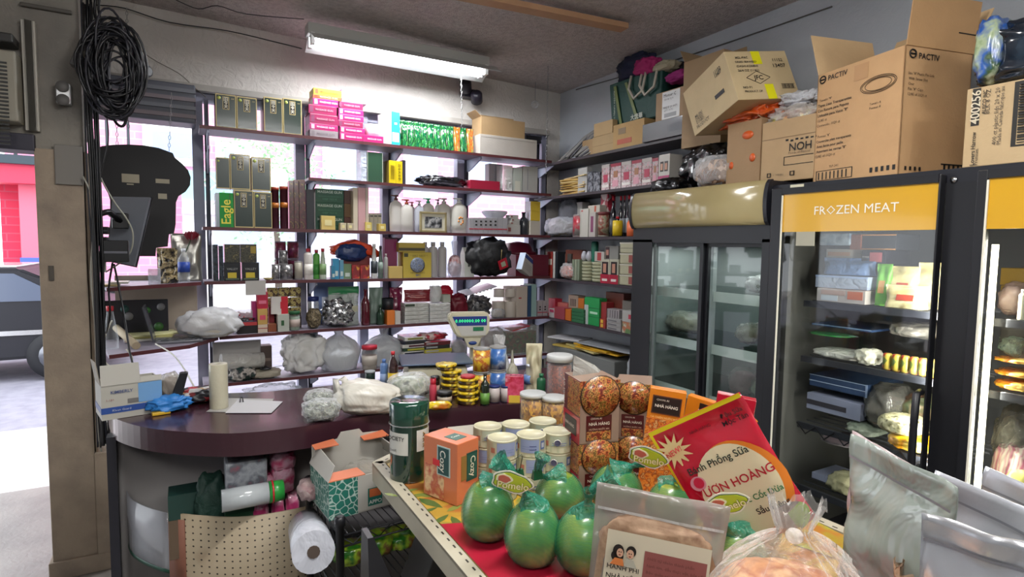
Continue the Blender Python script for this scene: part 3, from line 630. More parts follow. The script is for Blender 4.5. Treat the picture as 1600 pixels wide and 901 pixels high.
S1 = gift(3, 366, 396, 297, 'green gold-edged gift box beside the bright green carton, third shelf'); gift(3, 397, 425, 300, 'green gold-edged gift box beside the red tubes, third shelf')
z2 = S1.top
gift(3, 338, 359, 246, 'narrow green gift box, leftmost of the upper row on the third shelf', zb=z2+.004, d=.1, badge=False); gift(3, 360, 391, 241, 'green gift box with glare, middle of the upper row on third shelf', zb=z2+.004); gift(3, 393, 423, 246, 'green gift box, rightmost of the upper row on the third shelf', zb=z2+.004)
S = W(3, 343, 365, 301, .02); B(S, .13, 'bright green carton with yellow vertical lettering on third shelf', mat('#1f9a3c', **wrap), 'carton', 'green_carton', side='#b9c4c8', texts=[('Eagle', .45, .45, .7, '#e8e04a', 1)], rects=[(.72, 0, .78, 1, '#0f5f25')])
S = W(3, 337, 343, 301, .02); B(S, .13, 'slim silver grey box left of the bright green carton', mat('#9fa9b0', .25, .5), 'box', 'silver_box')
# pink massage-tool boxes, topmost shelf
pk = mat('#b3266c', .3, coat=.5); pk2 = mat('#8f2150', .35, coat=.4)
def pinks(x0, x1, zs, n0, nm_, ins=.02, d=.16):
    z = WSH[1]
    for k, (t, c, s) in enumerate(zs):
        S = W(1, x0+s, x1+s, 150, ins, z); S.h = t*.00483; w_ = '#f1d5e2'
        B(S, d, '%s, %s from the bottom of the %s stack, topmost shelf' % (c[1], ('first', 'second', 'third', 'fourth', 'fifth', 'sixth', 'seventh', 'eighth')[k], nm_), c[0], 'box', 'massager_box', rects=[(.05, .15, .16, .85, c[2])], texts=[('MASSAGE GUN', .55, .52, .62, c[3])], group='thin pink boxes stacked on the topmost shelf', top='#d9a9bd'); z += S.h+.0006
PK = (pk, 'thin pink box', '#d6b5cf', '#f6dce8'); PD = (pk2, 'dark pink box', '#7a3a5a', '#caa'); OR = (mat('#d9572a', .4), 'thin orange box', '#c84020', '#f2c79a'); YE = (mat('#e8b92e', .4), 'yellow patterned box', '#d0502a', '#c23a28'); GY = (mat('#8b8084', .5), 'grey box', '#7a7074', '#6a6064'); LP = (mat('#d58bb0', .35), 'pale pink box', '#e8c5d8', '#f8e6ef')
PD = (pk2, 'dark pink box', '#7a3a5a', '#c99aa9')
pinks(484, 528, [(11, GY, 0), (9, PK, 0), (14, PD, 0), (13, PD, -2), (10, PK, 5), (5, OR, 5), (10, YE, 6)], 0, 'left pink')
pinks(531, 570, [(11, PK, 0), (9, PK, 0), (9, PD, -3), (9, PK, -2), (9, PK, -2), (10, PD, -3), (10, LP, 3), (9, LP, 3)], 0, 'right pink')
S = W(1, 568, 599, 212, .01); B(S, .1, 'single pink box lying right of the pink stacks', pk, 'box', 'massager_box', texts=[('MASSAGE GUN', .55, .5, .7, '#f6dce8')])
S = W(1, 573, 598, 193, .03, S.top+.001); spin(S, 'small white hexagonal box on the single pink box', [(.9, 0), (1, .02), (1, .98), (.9, 1)], 'box', 'hexagonal_box', 6, c=WHITE)
S = W(1, 606, 621, 174, .02); B(S, .2, 'upright white box with a bright cyan front, topmost shelf', '#22b6d8', 'box', 'white_cyan_box', side='#d9dde0', rects=[(.1, .1, .9, .38, '#d5e8ee'), (.35, .62, .65, .68, WHITE)], rot=.25, top='#8d9297')
random.seed(3)
for i in range(12):
    x0 = 622+i*10.4; orange = i in (9, 11)
    S = W(1, x0, x0+10.2, 183+i*1.4, .02); S.h += .0; mm = pmat(['#0b4a32', '#0f6a3c', '#123b2c', '#3f9a4a', '#0a3326'] if not orange else ['#d9541e', '#e8792c', '#b5381c', '#7da04a', '#d9541e'], 60+i, .12, 'noise', 1, .5, (1, 1, .35))
    o = pouch(S, '%s seaweed packet %s' % ('orange-fronted' if orange else 'dark green', 'in the glossy row on the topmost shelf, %s' % ('far left', 'second', 'third', 'fourth', 'fifth', 'sixth', 'seventh', 'eighth', 'ninth', 'orange one beside green', 'eleventh', 'far right')[i]), mm, 'snack packet', 'seaweed_packet', depth=.09, group='glossy seaweed packets on the topmost shelf', seed=i, wob=.006)
    o.location.y += .05
S = W(1, 750, 839, 214, .02); B(S, .22, 'flat pale grey carton under the open brown carton', kraft('#b9b2a9'), 'carton', 'flat_carton', bev=.002, rects=[(.02, .86, .98, .88, '#8d8780')])
zc = S.top; S = W(1, 752, 820, 186, .03, zc+.001); carton(S, .18, 'open brown carton with flaps raised, topmost shelf near the corner', kraft('#a58862'), flaps=(0, 0, .6, .8), ang=(.3, .3, -.1, .9))
S = W(1, 822, 846, 212, .14, zc+.001); B(S, .1, 'small dark box behind the pale grey carton', '#26262c', 'box', 'dark_box')
# shelf 2
S = W(2, 574, 598, 238, .02); B(S, .14, 'tall dark green box file with pale spine, second shelf', '#234a33', 'box', 'green_box', rects=[(0, 0, .03, 1, '#b9c2b0'), (.97, 0, 1, 1, '#b9c2b0')])
S = W(2, 564, 573, 237, .02); B(S, .14, 'clear wrapped white box leaning on the dark green box', plastic('#d9e2f2', .7), 'box', 'wrapped_box')
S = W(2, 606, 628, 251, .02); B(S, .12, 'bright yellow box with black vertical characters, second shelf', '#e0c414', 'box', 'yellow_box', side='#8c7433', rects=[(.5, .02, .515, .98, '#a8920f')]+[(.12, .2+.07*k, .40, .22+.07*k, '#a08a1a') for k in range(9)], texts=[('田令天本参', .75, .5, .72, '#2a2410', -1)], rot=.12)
S = W(2, 629, 634, 250, .03); B(S, .11, 'slim black box right of the bright yellow box', '#2d2733', 'box', 'black_box')
S = W(2, 656, 736, 273, .03); lump(S, 'knotted black plastic bag lying on the second shelf', pmat(['#08080b', '#15151a', '#30303a'], 30, .18, 'noise', 1, .6), .15, seed=4, crease=.3, amp=.2)
S = W(2, 735, 781, 282, .02); B(S, .13, 'flat crimson box on the second shelf', '#9c1836', 'box', 'red_box')
S = W(2, 764, 785, 256, .18); B(S, .08, 'grey upright box behind the crimson box', '#9a9a9e', 'box', 'grey_box', rects=[(.45, 0, .5, 1, '#7a7b82')])
S = W(2, 786, 801, 258, .03); B(S, .12, 'clear plastic box holding a white figure, second shelf', plastic('#dcdfdc', .5), 'box', 'clear_box', rects=[(.1, .02, .9, .98, plastic('#f2f2ee', .4))])
S = W(2, 802, 816, 262, .03); B(S, .12, 'pale narrow box beside the clear plastic box, second shelf', '#aab0a8', 'box', 'pale_box', rects=[(.2, 0, .8, .45, '#c3c3b4')])
S = W(2, 817, 840, 260, .03); B(S, .12, 'pale grey tall box at the corner end, second shelf', '#a3a39f', 'box', 'pale_box', rects=[(.3, .1, .34, .9, '#84848a')])
# shelf 3 continued
for i, (x0, x1, yt) in enumerate(((424, 437, 292), (438, 451, 291))):
    S = W(3, x0, x1, yt, .02); spin(S, '%s red brown tube with orange band, third shelf' % ('left', 'right')[i], [(1, 0), (1, .93), (1.03, .93), (1.03, 1), (.2, 1.0)], 'tube', 'gift_tube', 16, c='#4f1626', parts=[('band', [(1.0, .5), (1.04, .5), (1.04, .62), (1.0, .62)], '#b56a20'), ('lid', [(1.0, .93), (1.05, .93), (1.05, 1.0), (.3, 1.005)], '#a6402a')], group='red brown gift tubes')
for i, (x0, x1, yt) in enumerate(((452, 459, 282), (459.5, 467, 281), (467.5, 477, 281))):
    S = W(3, x0, x1, yt, .02); B(S, .07, '%s narrow dark brown patterned box, third shelf' % ('left', 'middle', 'right')[i], pmat(['#3a1420', '#5b2a2a', '#2a1018', '#8a6a3a'], 40, .3, 'noise', .5), 'box', 'narrow_box', top='#c9a23a', group='narrow dark brown boxes')
S = W(3, 479, 491, 296, .02); B(S, .12, 'near-black box left of the massage gun boxes', '#14161e', 'box', 'dark_box')
z = WSH[3]
for k in range(3):
    S = W(3, 493, 537, 315, .10, z); S.h = .1017; B(S, .13, '%s green box of three stacked massage gun boxes' % ('lowest', 'middle', 'top')[k], '#14523a', 'box', 'massage_gun_box', side='#5a3a22', texts=[('MASSAGE GUN', .5, .78, .86, '#cfe0d4'), ('FASCIA MUSCLE RELAX DEVICE', .5, .45, .8, '#4d8a6c'), ('DEEP TISSUE', .5, .25, .5, '#4d8a6c')], group='massage gun boxes'); z += .1022
z = WSH[3]
for k in range(3):
    S = W(3, 538, 551, 315, .11, z); S.h = .1017; B(S, .11, '%s brown box behind the massage gun boxes' % ('lowest', 'middle', 'top')[k], ('#5c2f22', '#6a4a22', '#4c2c22')[k], 'box', 'brown_box'); z += .1022
for i, (x0, x1, c, n_) in enumerate(((552, 559, '#c9bda6', 'cream'), (559.5, 571, '#c79a9c', 'dusty pink'), (571.5, 576, '#b9ada0', 'beige'))):
    S = W(3, x0, x1, 293, .03); B(S, .15, 'tall %s box right of the massage gun stack' % n_, c, 'box', 'tall_box')
for i, (x0, x1, yt, c, n_) in enumerate(((502, 524, 337, '#d8bd6e', 'wide golden'), (532, 541, 348, '#cdbfa0', 'tiny cream'), (543, 552, 348.5, '#bdb095', 'tiny beige'), (571, 581, 347, '#d9c46a', 'small yellow round-print'), (592, 603, 349.5, '#d0b458', 'small mustard'))):
    S = W(3, x0, x1, yt, .01); B(S, .06, '%s box at the front edge of the third shelf' % n_, c, 'box', 'small_box', rects=[(.25, .3, .75, .7, '#e8dca0')])
for i in range(4):
    x0 = 571.5+i*6.3; S = W(3, x0, x0+6, 333, .09); B(S, .09, '%s small white medicine box, third shelf behind the yellow one' % ('first', 'second', 'third', 'fourth')[i], '#b4b2aa', 'box', 'medicine_box', rects=[(.1, .8, .9, .88, '#55555a')], group='small white medicine boxes, left group')
lot = [(610, 631, 304, '#d6d2cc', '#5a3a34', .04, 'brown-pumped tall lotion bottle, leftmost on the third shelf', {}), (627.5, 647, 311, '#cfcbc4', '#c0562e', .02, 'orange-pumped lotion bottle with printed back label', {}), (638, 652, 315, '#cfc9c4', '#8a4a44', .12, 'small lotion bottle with red pump behind the orange-pumped one', {}),
       (649, 664, 313, '#c3c6d2', '#b9bcc0', .03, 'pale bottle with grey pump behind the photo frame', {}), (661, 681, 309, '#d8d5cf', '#2aa876', .06, 'lotion bottle with green pump behind the photo frame', {}), (680, 691, 311, '#cfcfd0', '#5c5b60', .12, 'lotion bottle with grey pump between two white ones', {}),
       (685, 707, 309, '#c9c6c0', '#b4b2ae', .05, 'broad lotion bottle with pale pump right of the frame', {}), (708, 732, 309, '#d0cdc4', '#d4d3d0', .02, 'white bottle with orange flower print, third shelf', {'flower': True})]
for x0, x1, yt, c, cap, ins, lb, kw in lot:
    S = W(3, x0, x1, yt, ins); lotion(S, lb, C(c), cap, .55, **kw)
S = W(3, 706, 711, 322, .1); B(S, .1, 'dark slim box between the white bottles', '#3c3f38', 'box', 'slim_box')
# framed photograph
S = W(3, 656, 699, 331, .0); t = thing('photo_frame', 'gilt framed black and white photograph standing among the lotion bottles', 'photo frame', S.at(.012), .06); w_, h_ = S.w, S.h; fm = mat('#a89a72', .35, .3)
b = MB(); q = .1*w_
for a in ((-w_/2, 0, w_/2, q*.7), (-w_/2, h_-q*.7, w_/2, h_), (-w_/2, 0, -w_/2+q*.7, h_), (w_/2-q*.7, 0, w_/2, h_)): b.box(a[0], -.010, a[1], a[2], .008, a[3], fm, .002)
b.build('frame', t); MB().box(-w_/2+.004, -.002, .004, w_/2-.004, .004, h_-.004, mat('#d6d2bf', .5)).build('mat_board', t)
b = MB().box(-w_*.32, -.004, h_*.22, w_*.32, -.0021, h_*.76, pmat(['#17181a', '#2c2d30', '#4b4c50', '#8f9092', '#c9c9c8', '#232427'], 22, .4, 'noise')); b.build('photograph', t); t.rotation_euler[0] = .0
for i in range(8):
    x0 = 733+i*7.5; S = W(3, x0, x0+7.2, 340, .02); B(S, .10, '%s white box with black dots and red stripe, third shelf' % ('first', 'second', 'third', 'fourth', 'fifth', 'sixth', 'seventh', 'last')[i], '#9f9ea2', 'box', 'medicine_box', rects=[(0, .26, 1, .33, '#b23a4c')]+([(.3, .72, .7, .82, INK), (.3, .5, .7, .6, INK)] if 1 <= i <= 5 else []), group='white medicine boxes with red stripe, third shelf')
S = W(3, 764, 800, 329, .06, WSH[3]+.085); spin(S, 'upturned white bowl on the white medicine boxes', [(.5, 0), (.55, .4), (1, .85), (1, 1), (.9, 1), (.5, .5)], 'bowl', 'white_bowl', 24, c='#d8dbe6')
z = WSH[3]
for k, (dh, x0, x1) in enumerate(((.085, 792, 813), (.026, 797, 812), (.028, 799, 812), (.03, 797, 810))):
    S = W(3, x0, x1, 345, .03, z); S.h = dh; B(S, .08, '%s small white box in the stack left of the dark bottle' % ('lowest', 'second', 'third', 'top')[k], '#aeaca6', 'box', 'small_box', rects=[(.1, .3, .3, .7, '#7c4a48')]); z += dh+.0006
S = W(3, 815, 829, 331, .04); bottle(S, 'dark square-shouldered bottle right of the small white boxes', mat('#2f3338', .2), '#1d1f24', 'wine')
S = W(3, 829, 844, 345, .02); B(S, .1, 'lowest box of the yellow column near the corner', '#b4ada0', 'box', 'column_box'); z = S.top+.001
for k in range(2):
    S = W(3, 829, 844, 326, .02, z); S.h = .085; B(S, .1, '%s box of the yellow column near the corner' % ('middle', 'top')[k], '#c3a736', 'box', 'yellow_box', side='#c9c6d0'); z += .086
# shelf 4
dk = pmat(['#101418', '#1d242b', '#32404a', '#0b0e12'], 24, .15, 'noise', 1, .3)
S = W(4, 333, 341, 382, .05); B(S, .12, 'dark foil packet at the far left of the fourth shelf', dk, 'packet', 'dark_packet'); S = W(4, 342, 349, 384, .05); B(S, .12, 'second dark foil packet from the left, fourth shelf', dk, 'packet', 'dark_packet')
for i, (x0, x1) in enumerate(((350, 376), (378, 405))):
    S = W(4, x0, x1, 410, .02); B(S, .12, '%s black box with yellow fish print, fourth shelf' % ('left', 'right')[i], mat('#15171a', .25, coat=.6), 'box', 'black_box', rects=[(.22, .15, .75, .45, '#c8b32e'), (.1, .05, .9, .14, '#4a5a48')], texts=[('VALLEY', .5, .65, .66, '#9a9c98')], group='black boxes with yellow fish print')
    zt = S.top
for i, (x0, x1) in enumerate(((351, 375), (376, 401))):
    S = W(4, x0, x1, 381.5, .03, zt+.001); B(S, .12, '%s ornate bronze-patterned box on the black boxes' % ('left', 'right')[i], pmat(['#2b2a20', '#4c4a34', '#1b1a16', '#8f8450'], 38, .3, 'noise', .5), 'box', 'ornate_box', rects=[(.62, .5, .95, .9, '#a8902f')] if i else ())
S = W(4, 412, 428, 434, .01); spin(S, 'small yellow dish on the fourth shelf', [(.4, 0), (.9, .6), (1, 1), (.9, 1), (.3, .3)], 'dish', 'small_dish', c='#c9b878')
mauve = pmat(['#4e1f46', '#7a2f52', '#5c2a30', '#8d3a4a', '#3c4a2c'], 20, .35, 'noise')
for i, (x0, x1) in enumerate(((430, 448), (450, 468))):
    S = W(4, x0, x1, 405, .14); can(S, '%s lower purple tin behind the silver cans' % ('left', 'right')[i], '#6a5a66', mauve, 'tin'); z_ = S.top+.002
    S = W(4, x0, x1, 377, .14, z_); can(S, '%s upper purple and red tin, fourth shelf' % ('left', 'right')[i], '#6a5a66', mauve, 'tin')
silv = pmat(['#77777a', '#9b9a98', '#5f6064', '#8b8380'], 30, .3, 'noise', .3, metal=.5)
for i, (x0, x1, yt) in enumerate(((425, 437, 413), (437.5, 459, 413), (461, 474, 408))):
    S = W(4, x0, x1, yt, .02); can(S, ('narrow grey can at the left of the silver cans', 'broad silver can under the stacked one', 'cream can beside the red-capped bottles')[i], '#8d8b8b', silv if i < 2 else '#a8a192'); 
    if i == 1: zz = S.top
S = W(4, 436, 451, 391, .025, zz+.001); can(S, 'silver can stacked on the broad silver can', '#99989a', silv)
S = W(4, 476, 490, 388, .01); bottle(S, 'white bottle with black outlined label and red cap, fourth shelf', '#dad3cc', '#b53040', 'flat', lab='#e8e2da'); 
S = W(4, 490, 501, 390, .06); bottle(S, 'bright green bottle with red cap, fourth shelf', '#5aa648', '#a92e3a', 'flat', lab='#3c8c3a')
S = W(4, 500, 511, 388, .03); bottle(S, 'slim white and green bottle with red cap, fourth shelf', '#b9c4b0', '#b53040', 'cone', lab='#7fa06a')
for i, (x0, x1, yt, c, n_) in enumerate(((518, 524, 415, '#2c7c9c', 'short blue'), (520, 530, 404, '#2d86ac', 'tall blue'), (531, 537, 406, '#5c94b0', 'pale blue'), (537, 549, 412, '#6f8a66', 'grey green'))):
    S = W(4, x0, x1, yt, .01+.012*i); B(S, .06, '%s box beneath the orange bag, fourth shelf' % n_, c, 'box', 'small_box', rects=[(.2, .15, .8, .4, '#c9d4cc')])
for i, (x0, x1, yt) in enumerate(((550, 562, 414), (563, 577, 414))):
    S = W(4, x0, x1, yt, .03); B(S, .12, '%s red and yellow checked box beneath the blue bag' % ('left', 'right')[i], pmat(['#9c2226', '#b83a2a', '#c98a2c', '#7c1c22'], 45, .4), 'box', 'red_box')
S = W(4, 537, 578, 398, .10); S.h = .19; B(S, .12, 'dark red box hidden under the orange bag', '#7c2626', 'box', 'red_box'); zt = S.top
S = W(4, 520, 598, 364, .06, zt+.002); S.h = .10
o = MB().blob(S.w, .2, S.h*1.1, mat('#d2451a', .35, bump=.4, bs=40), amp=.18, seed=3, crease=.15, fn=lambda x, y, z: (x, y, z-(.35*abs(x)*(1 if x > 0 else .55)))).build('orange_bag'); put(o, S, .2, 'orange plastic bag draped over boxes, fourth shelf', 'bag')
S = W(4, 527, 577, 380, .03, WSH[4]+.13); lump(S, 'dark blue plastic bag under the orange bag', mat('#1c3568', .4, bump=.3, bs=40), .12, seed=8, crease=.2)
btl = [(581, 591, 381, '#cfd0cc', '#d8d8d6', 'white bottle with dark label, fourth shelf', '#2c3438'), (591.5, 600, 384, '#55645c', '#2a2226', 'dark-capped grey green bottle, fourth shelf', '#7a8a80'), (601, 607, 396, '#a9a7a5', '#b9b6b4', 'small grey bottle beside the magenta sleeve', None)]
for x0, x1, yt, c, cp, lb, lab in btl: bottle(W(4, x0, x1, yt, .02), lb, c, cp, 'cone' if x0 < 600 else 'flat', lab=lab)
S = W(4, 601, 621, 371, .10); B(S, .05, 'magenta folder sleeve standing on the fourth shelf', mat('#7c1552', .35), 'folder', 'magenta_folder', rects=[(.05, .96, .95, 1, '#3a0c28')])
S = W(4, 608, 629, 416, .01); B(S, .07, 'small pale wooden-yellow box, fourth shelf', '#c8ac62', 'box', 'small_box')
S = W(4, 630, 674, 394, .03); S_ = S; B(S, .14, 'large mustard yellow box with blue shell print, fourth shelf', '#b7a23f', 'box', 'yellow_box', texts=[('* BIRD NEST *', .55, .86, .6, '#6a5c28'), ('NET WT 500G', .5, .2, .5, '#6a5c28'), ('BKS', .52, .1, .16, '#30508c')], rects=[(.03, .82, .17, .96, '#3a3a2c')])
b = MB().lathe([(.001, 0), (S.w*.26, .001), (S.w*.2, .004), (.001, .006)], pmat(['#5c6884', '#8a94a8', '#4a5470', '#a9a894'], 60, .4, 'noise'), 20, M=Matrix.Translation((0, -.072, S.h*.5)) @ Matrix.Rotation(pi/2, 4, 'X')); o = b.build('shell_print', COL.objects[-1] if False else None); o.parent = [x for x in COL.objects if x.get('label') == 'large mustard yellow box with blue shell print, fourth shelf'][0]
S = W(4, 623, 664, 379, .04, S_.top+.001); B(S, .12, 'flat yellow box with dark band on the mustard box', '#b59f48', 'box', 'yellow_box', rects=[(0, .15, 1, .45, '#4c4632')])
for i, (x0, x1) in enumerate(((661, 672), (672.5, 686), (687, 700))):
    bottle(W(4, x0, x1, 378, .04 if i else .13), '%s grey white bottle with pull cap, fourth shelf' % ('left', 'middle', 'right')[i], '#b3b0ae', '#a9a6a6', 'flat', group='grey white bottles with pull caps')
S = W(4, 703, 724, 376, .02); sack(S, 'knotted clear bag with reddish contents, fourth shelf', plastic('#dfe3f2', .35), .09, inner=pmat(['#a8524c', '#c9b2b4', '#8c3c40'], 20, .5, 'noise'), seed=3, neck=.6, nr=.2, flare=.4)
S = W(4, 726, 741, 397, .03); o = B(S, .09, 'white gable-top carton beside the black bag', '#bfc2b9', 'carton', 'gable_carton', rects=[(.35, .45, .55, .58, '#4a5048')])
MB().prism([(-.045, 0), (.045, 0), (.004, S.h*.3), (-.004, S.h*.3)], -S.w/2, S.w/2, C('#c6c8c0'), 'x').build('gable_top', o); COL.objects[-1].location = (0, 0, S.h)
S = W(4, 737, 806, 375, -.06, WSH[4]-.03); S.f.z = WSH[4]+.001; S.h = .33
lump(S, 'large black nylon bag stuffed on the fourth shelf', mat('#0f1013', .5, bump=.5, bs=30), .22, seed=11, crease=.22, amp=.2, name='black_bag')
p = ony(786, 412, 4.30); t = thing('price_tag', 'red tag with white window hanging from the black bag', 'tag', p, .1)
b = MB(); b.sheet([(-.03, 0, -.055), (.055, 0, -.025), (.03, 0, .055), (-.055, 0, .02)], .002, mat('#b3182e', .4)); b.build('card', t); b = MB(); b.sheet([(-.012, -.003, -.03), (.03, -.003, -.014), (.014, -.003, .025), (-.026, -.003, .008)], .001, mat('#a9b39a', .5)); b.build('window_patch', t); MB().tube([(-.02, 0, .035), (-.015, 0, .12)], .0015, mat('#b9a56a')).build('string', t)
wine = mat('#5c1226', .4)
S = W(4, 806, 857, 398, .02); o = B(S, .16, 'dark red bin on the fourth shelf behind the tilted white box', wine, 'bin', 'red_bin')
S = W(4, 797, 850, 377, .08, S.top+.001); spin(S, 'dark red upturned basin on the red bin', [(1, 0), (1.0, .12), (.85, .3), (.6, .85), (.1, 1)], 'basin', 'red_basin', 24, c=wine)
S = W(4, 806, 838, 392, -.03); S.f.z = WSH[4]+.02; S.h = .16; o = B(S, .06, 'tilted white and blue carton in front of the red bin', '#b9b8b4', 'carton', 'white_carton', side='#c6d4ea', rects=[(0, .74, 1, .95, '#22408c')]+[(.15, .2+.1*k, .7, .22+.1*k, '#8c8b88') for k in range(4)]); o.rotation_euler = (0, .45, .5)
# ================================================================ fifth and lowest window shelves
BAGW = plastic('#dcdde0', .72, .35, .35, 6, .25); BAGG = plastic('#dfe3e8', .62, .3, .6, 9, .25); CLR = plastic('#e9eef2', .22, .14, .9, 12, .45)
foil = pmat(['#2d2e30', '#8f9194', '#e3e4e6', '#55575a'], 26, .18, 'noise', 0, .9, metal=.8); gsach = pmat(['#2c2416', '#8a7434', '#c9ba78', '#3c2c1c', '#4a2020'], 42, .3, 'noise', .3)
def Sz(S, z): S.f.z = z; return S
S = W(5, 279, 376, 481, -.10); S.f.y = 4.14; lump(S, 'crumpled white plastic shopping bag with receipts at the desk end of the shelf', BAGW, .22, seed=21, crease=.16, amp=.24, f=1.1, inner=mat('#cfc9bd', .6))
S = W(5, 337, 360, 482, .02); o = spin(S, 'pale cup holding pens and scissors at the left of the fifth shelf', [(.8, 0), (1, 1), (.92, 1), (.8, .1)], 'pen cup', 'pen_cup', 16, c='#bfc4cf')
for k, (dx, c, hh) in enumerate(((-.02, '#1b1b20', .16), (.0, '#b02030', .13), (.015, '#22242c', .12), (.028, '#3a3c48', .14))): MB().tube([(dx, 0, .03), (dx*1.5-.02, .01, hh)], .007, C(c)).build('pen', o)
S = W(5, 365, 395, 486, .02); o = B(S, .12, 'clear tray piled with red clothes pegs, fifth shelf', plastic('#dfe2ee', .4), 'tray', 'peg_tray'); b = MB(); random.seed(2)
for k in range(46): p = Vector((random.uniform(-.05, .05), random.uniform(-.05, .04), .08+random.random()*.05)); q = Vector((random.uniform(-1, 1), random.uniform(-1, 1), random.uniform(-.4, .4))).normalized()*.022; b.tube([p-q, p+q], .005, mat('#c21f2e', .4), 4)
tag(b.build('clothes_pegs', o), None, None, None, 'stuff')
S = W(5, 371, 402, 503, -.02); B(S, .14, 'red rimmed black tray at the front of the fifth shelf', '#191417', 'tray', 'black_tray', rects=[(0, .7, 1, 1, '#b63a3c')], top='#24304c')
S = W(5, 368, 400, 496, .0, S.top+.001); lump(S, 'clutter of pens and clips heaped on the black tray', pmat(['#1b1c24', '#e0e0e2', '#27305c', '#8a2030', '#101014'], 60, .4, 'voronoi'), .10, seed=5, cat='clutter', name='pen_heap')
def FR(x0, x1, yt, label, c, ins=.02, d=.08, yb=None, **k):
    zb = None
    if yb: zb = ony((x0+x1)/2, yb, 4.38+ins).z
    S = W(5, x0, x1, yt, ins, zb); B(S, d, label, c, k.pop('cat', 'box'), k.pop('name', 'small_box'), **k); return S
S = FR(403, 418, 507, 'cream box with red stripe, lowest in the leftmost stack', '#d5c3ae', -.02, rects=[(0, .5, 1, .6, '#a83a3a')]); S2 = Sz(W(5, 403, 418, 488, -.02), S.top+.001); S2.h = .11; B(S2, .08, 'yellow box on the cream box in the leftmost stack', '#c9a25a', 'box', 'small_box', rects=[(.2, .3, .8, .6, '#d8506a')])
S3 = Sz(W(5, 402, 419, 464, -.01), S2.top+.001); S3.h = .115; B(S3, .08, 'crimson box topping the leftmost stack, fifth shelf', '#b3173c', 'box', 'small_box', rects=[(.15, .3, .85, .5, '#d8708a')]); 
FR(394, 403, 471, 'magenta box left of the crimson one, fifth shelf', '#a8286e', .04)
FR(419, 432, 506, 'gold and red tin box, fifth shelf', '#8a4a2c', -.01); FR(420, 429, 480, 'tall dark red box behind the gold tin box', '#84202a', .08)
S = FR(434, 452, 491, 'white box with green square print, fifth shelf', '#b9bdb2', -.02, rects=[(.3, .35, .55, .65, '#2c5a34')])
S = Sz(W(5, 424, 450, 466, .01), S.top+.001); S.h = .125; B(S, .03, 'white packet with red wave, standing on the green-print box', '#d3d0cb', 'packet', 'white_packet', rects=[(.6, 0, 1, 1, '#c3182e'), (.55, .3, .75, .7, '#c3182e')])
jar(W(5, 453, 470, 487, -.02), 'jar with green foil cap and red label, fifth shelf', '#8a9a86', '#1d5a34', lab='#b9a8a0')
for k in range(9):
    cx = 417+(k % 3)*18; r = k//3; S = W(5, cx, cx+17.5, 455, .12, WSH[5]+.085+.075*r); S.h = .07
    B(S, .06, 'gold printed sachet bundle, %s of the %s row, fifth shelf' % (('left', 'middle', 'right')[k % 3], ('lower', 'middle', 'upper')[r]), gsach, 'sachets', 'sachet_bundle', bev=.006, group='gold printed sachet bundles')
S = W(5, 417, 471, 480, .13); S.h = .083; B(S, .05, 'long brown box under the gold sachets', '#3c2f28', 'box', 'brown_box')
S = W(5, 482, 500, 464, .06); spin(S, 'clear jar with dark blue lid on the fifth shelf', [(1, 0), (1, .8), (.8, .86)], 'jar', 'jar', c=CLR, parts=[('lid', [(.85, .86), (1, .88), (1, 1), (.2, 1.0)], '#23306c')])
S = W(5, 481, 504, 482, .01); lump(S, 'small bag of dried brown herbs, fifth shelf', pmat(['#4a3f30', '#8a7c60', '#2c2419', '#a89a78'], 60, .7, 'noise', 0, 1), .09, seed=4, amp=.2)
S = W(5, 505, 556, 468, .0); lump(S, 'crumpled silver foil bag spilling over the fifth shelf', foil, .16, seed=17, crease=.5, amp=.35, f=2, sub=4, name='foil_bag')
b = MB(); a0, a1 = ony(490, 440, 4.64), ony(553, 507, 4.64); b.box(a0.x, 4.635, WSH[5], a1.x, 4.65, a0.z, mat('#7f93c4', .5), .001); b.box(a0.x+.06, 4.633, WSH[5], a0.x+.30, 4.6345, a0.z-.12, mat('#d3d8e6', .5)); b.box(a0.x+.3, 4.632, a0.z-.07, a1.x-.02, 4.6345, a0.z-.05, mat('#d9dfee', .5)); b.box(a0.x+.3, 4.632, a0.z-.10, a1.x-.02, 4.6345, a0.z-.085, mat('#d9dfee', .5)); tag(b.build('blue_poster'), 'blue and white notice sheet standing against the window glass', 'poster')
S = W(5, 515, 564, 448, .08); o = pouch(S, 'large clear bag with broad green header, fifth shelf', plastic('#b3bdb6', .75, .25), 'bag', 'rice_bag', depth=.12, seed=6, rects=[(.01, .80, .99, .99, '#1f7c48'), (.5, .35, .95, .5, '#c2c3a6')], wob=.01)
def wineb(x0, x1, yt, ins, label, c): bottle(W(5, x0, x1, yt, ins), label, mat(c, .2, coat=1), mat(c, .3), 'wine')
wineb(566, 580, 452, .04, 'wine red bottle in clear wrap, left on the fifth shelf', '#5c1826')
S = W(5, 578, 600, 449, .09); pouch(S, 'grey green pouch behind the wine red bottle', mat('#6f8278', .4), 'pouch', 'grey_pouch', depth=.07, seed=9, wob=.01)
S = W(5, 590, 602, 476, .03); bottle(S, 'dark green bottle before the grey green pouch', mat('#25402f', .25), '#3a5a44', 'sauce')
S = W(5, 600, 617, 466, .06); spin(S, 'white cup with black rim and label behind the orange box', [(.8, 0), (1, 1), (.9, 1)], 'cup', 'cup', c='#b9bcc2', parts=[('band', [(.93, .55), (1.0, .55), (1.03, 1.0), (.98, 1.0)], '#23262c')])
FR(605, 617, 485, 'orange half of the box pair, fifth shelf', '#d8762a', .01); FR(617.5, 626, 486, 'white box beside the orange one, fifth shelf', '#c3bfb8', .015)
mar = pmat(['#5c1230', '#7c2448', '#431024'], 12, .25, 'noise', .6)
S = W(5, 611, 631, 449, .10); pouch(S, 'maroon foil pouch behind the orange box', mar, 'pouch', 'maroon_pouch', depth=.07, seed=3, wob=.012)
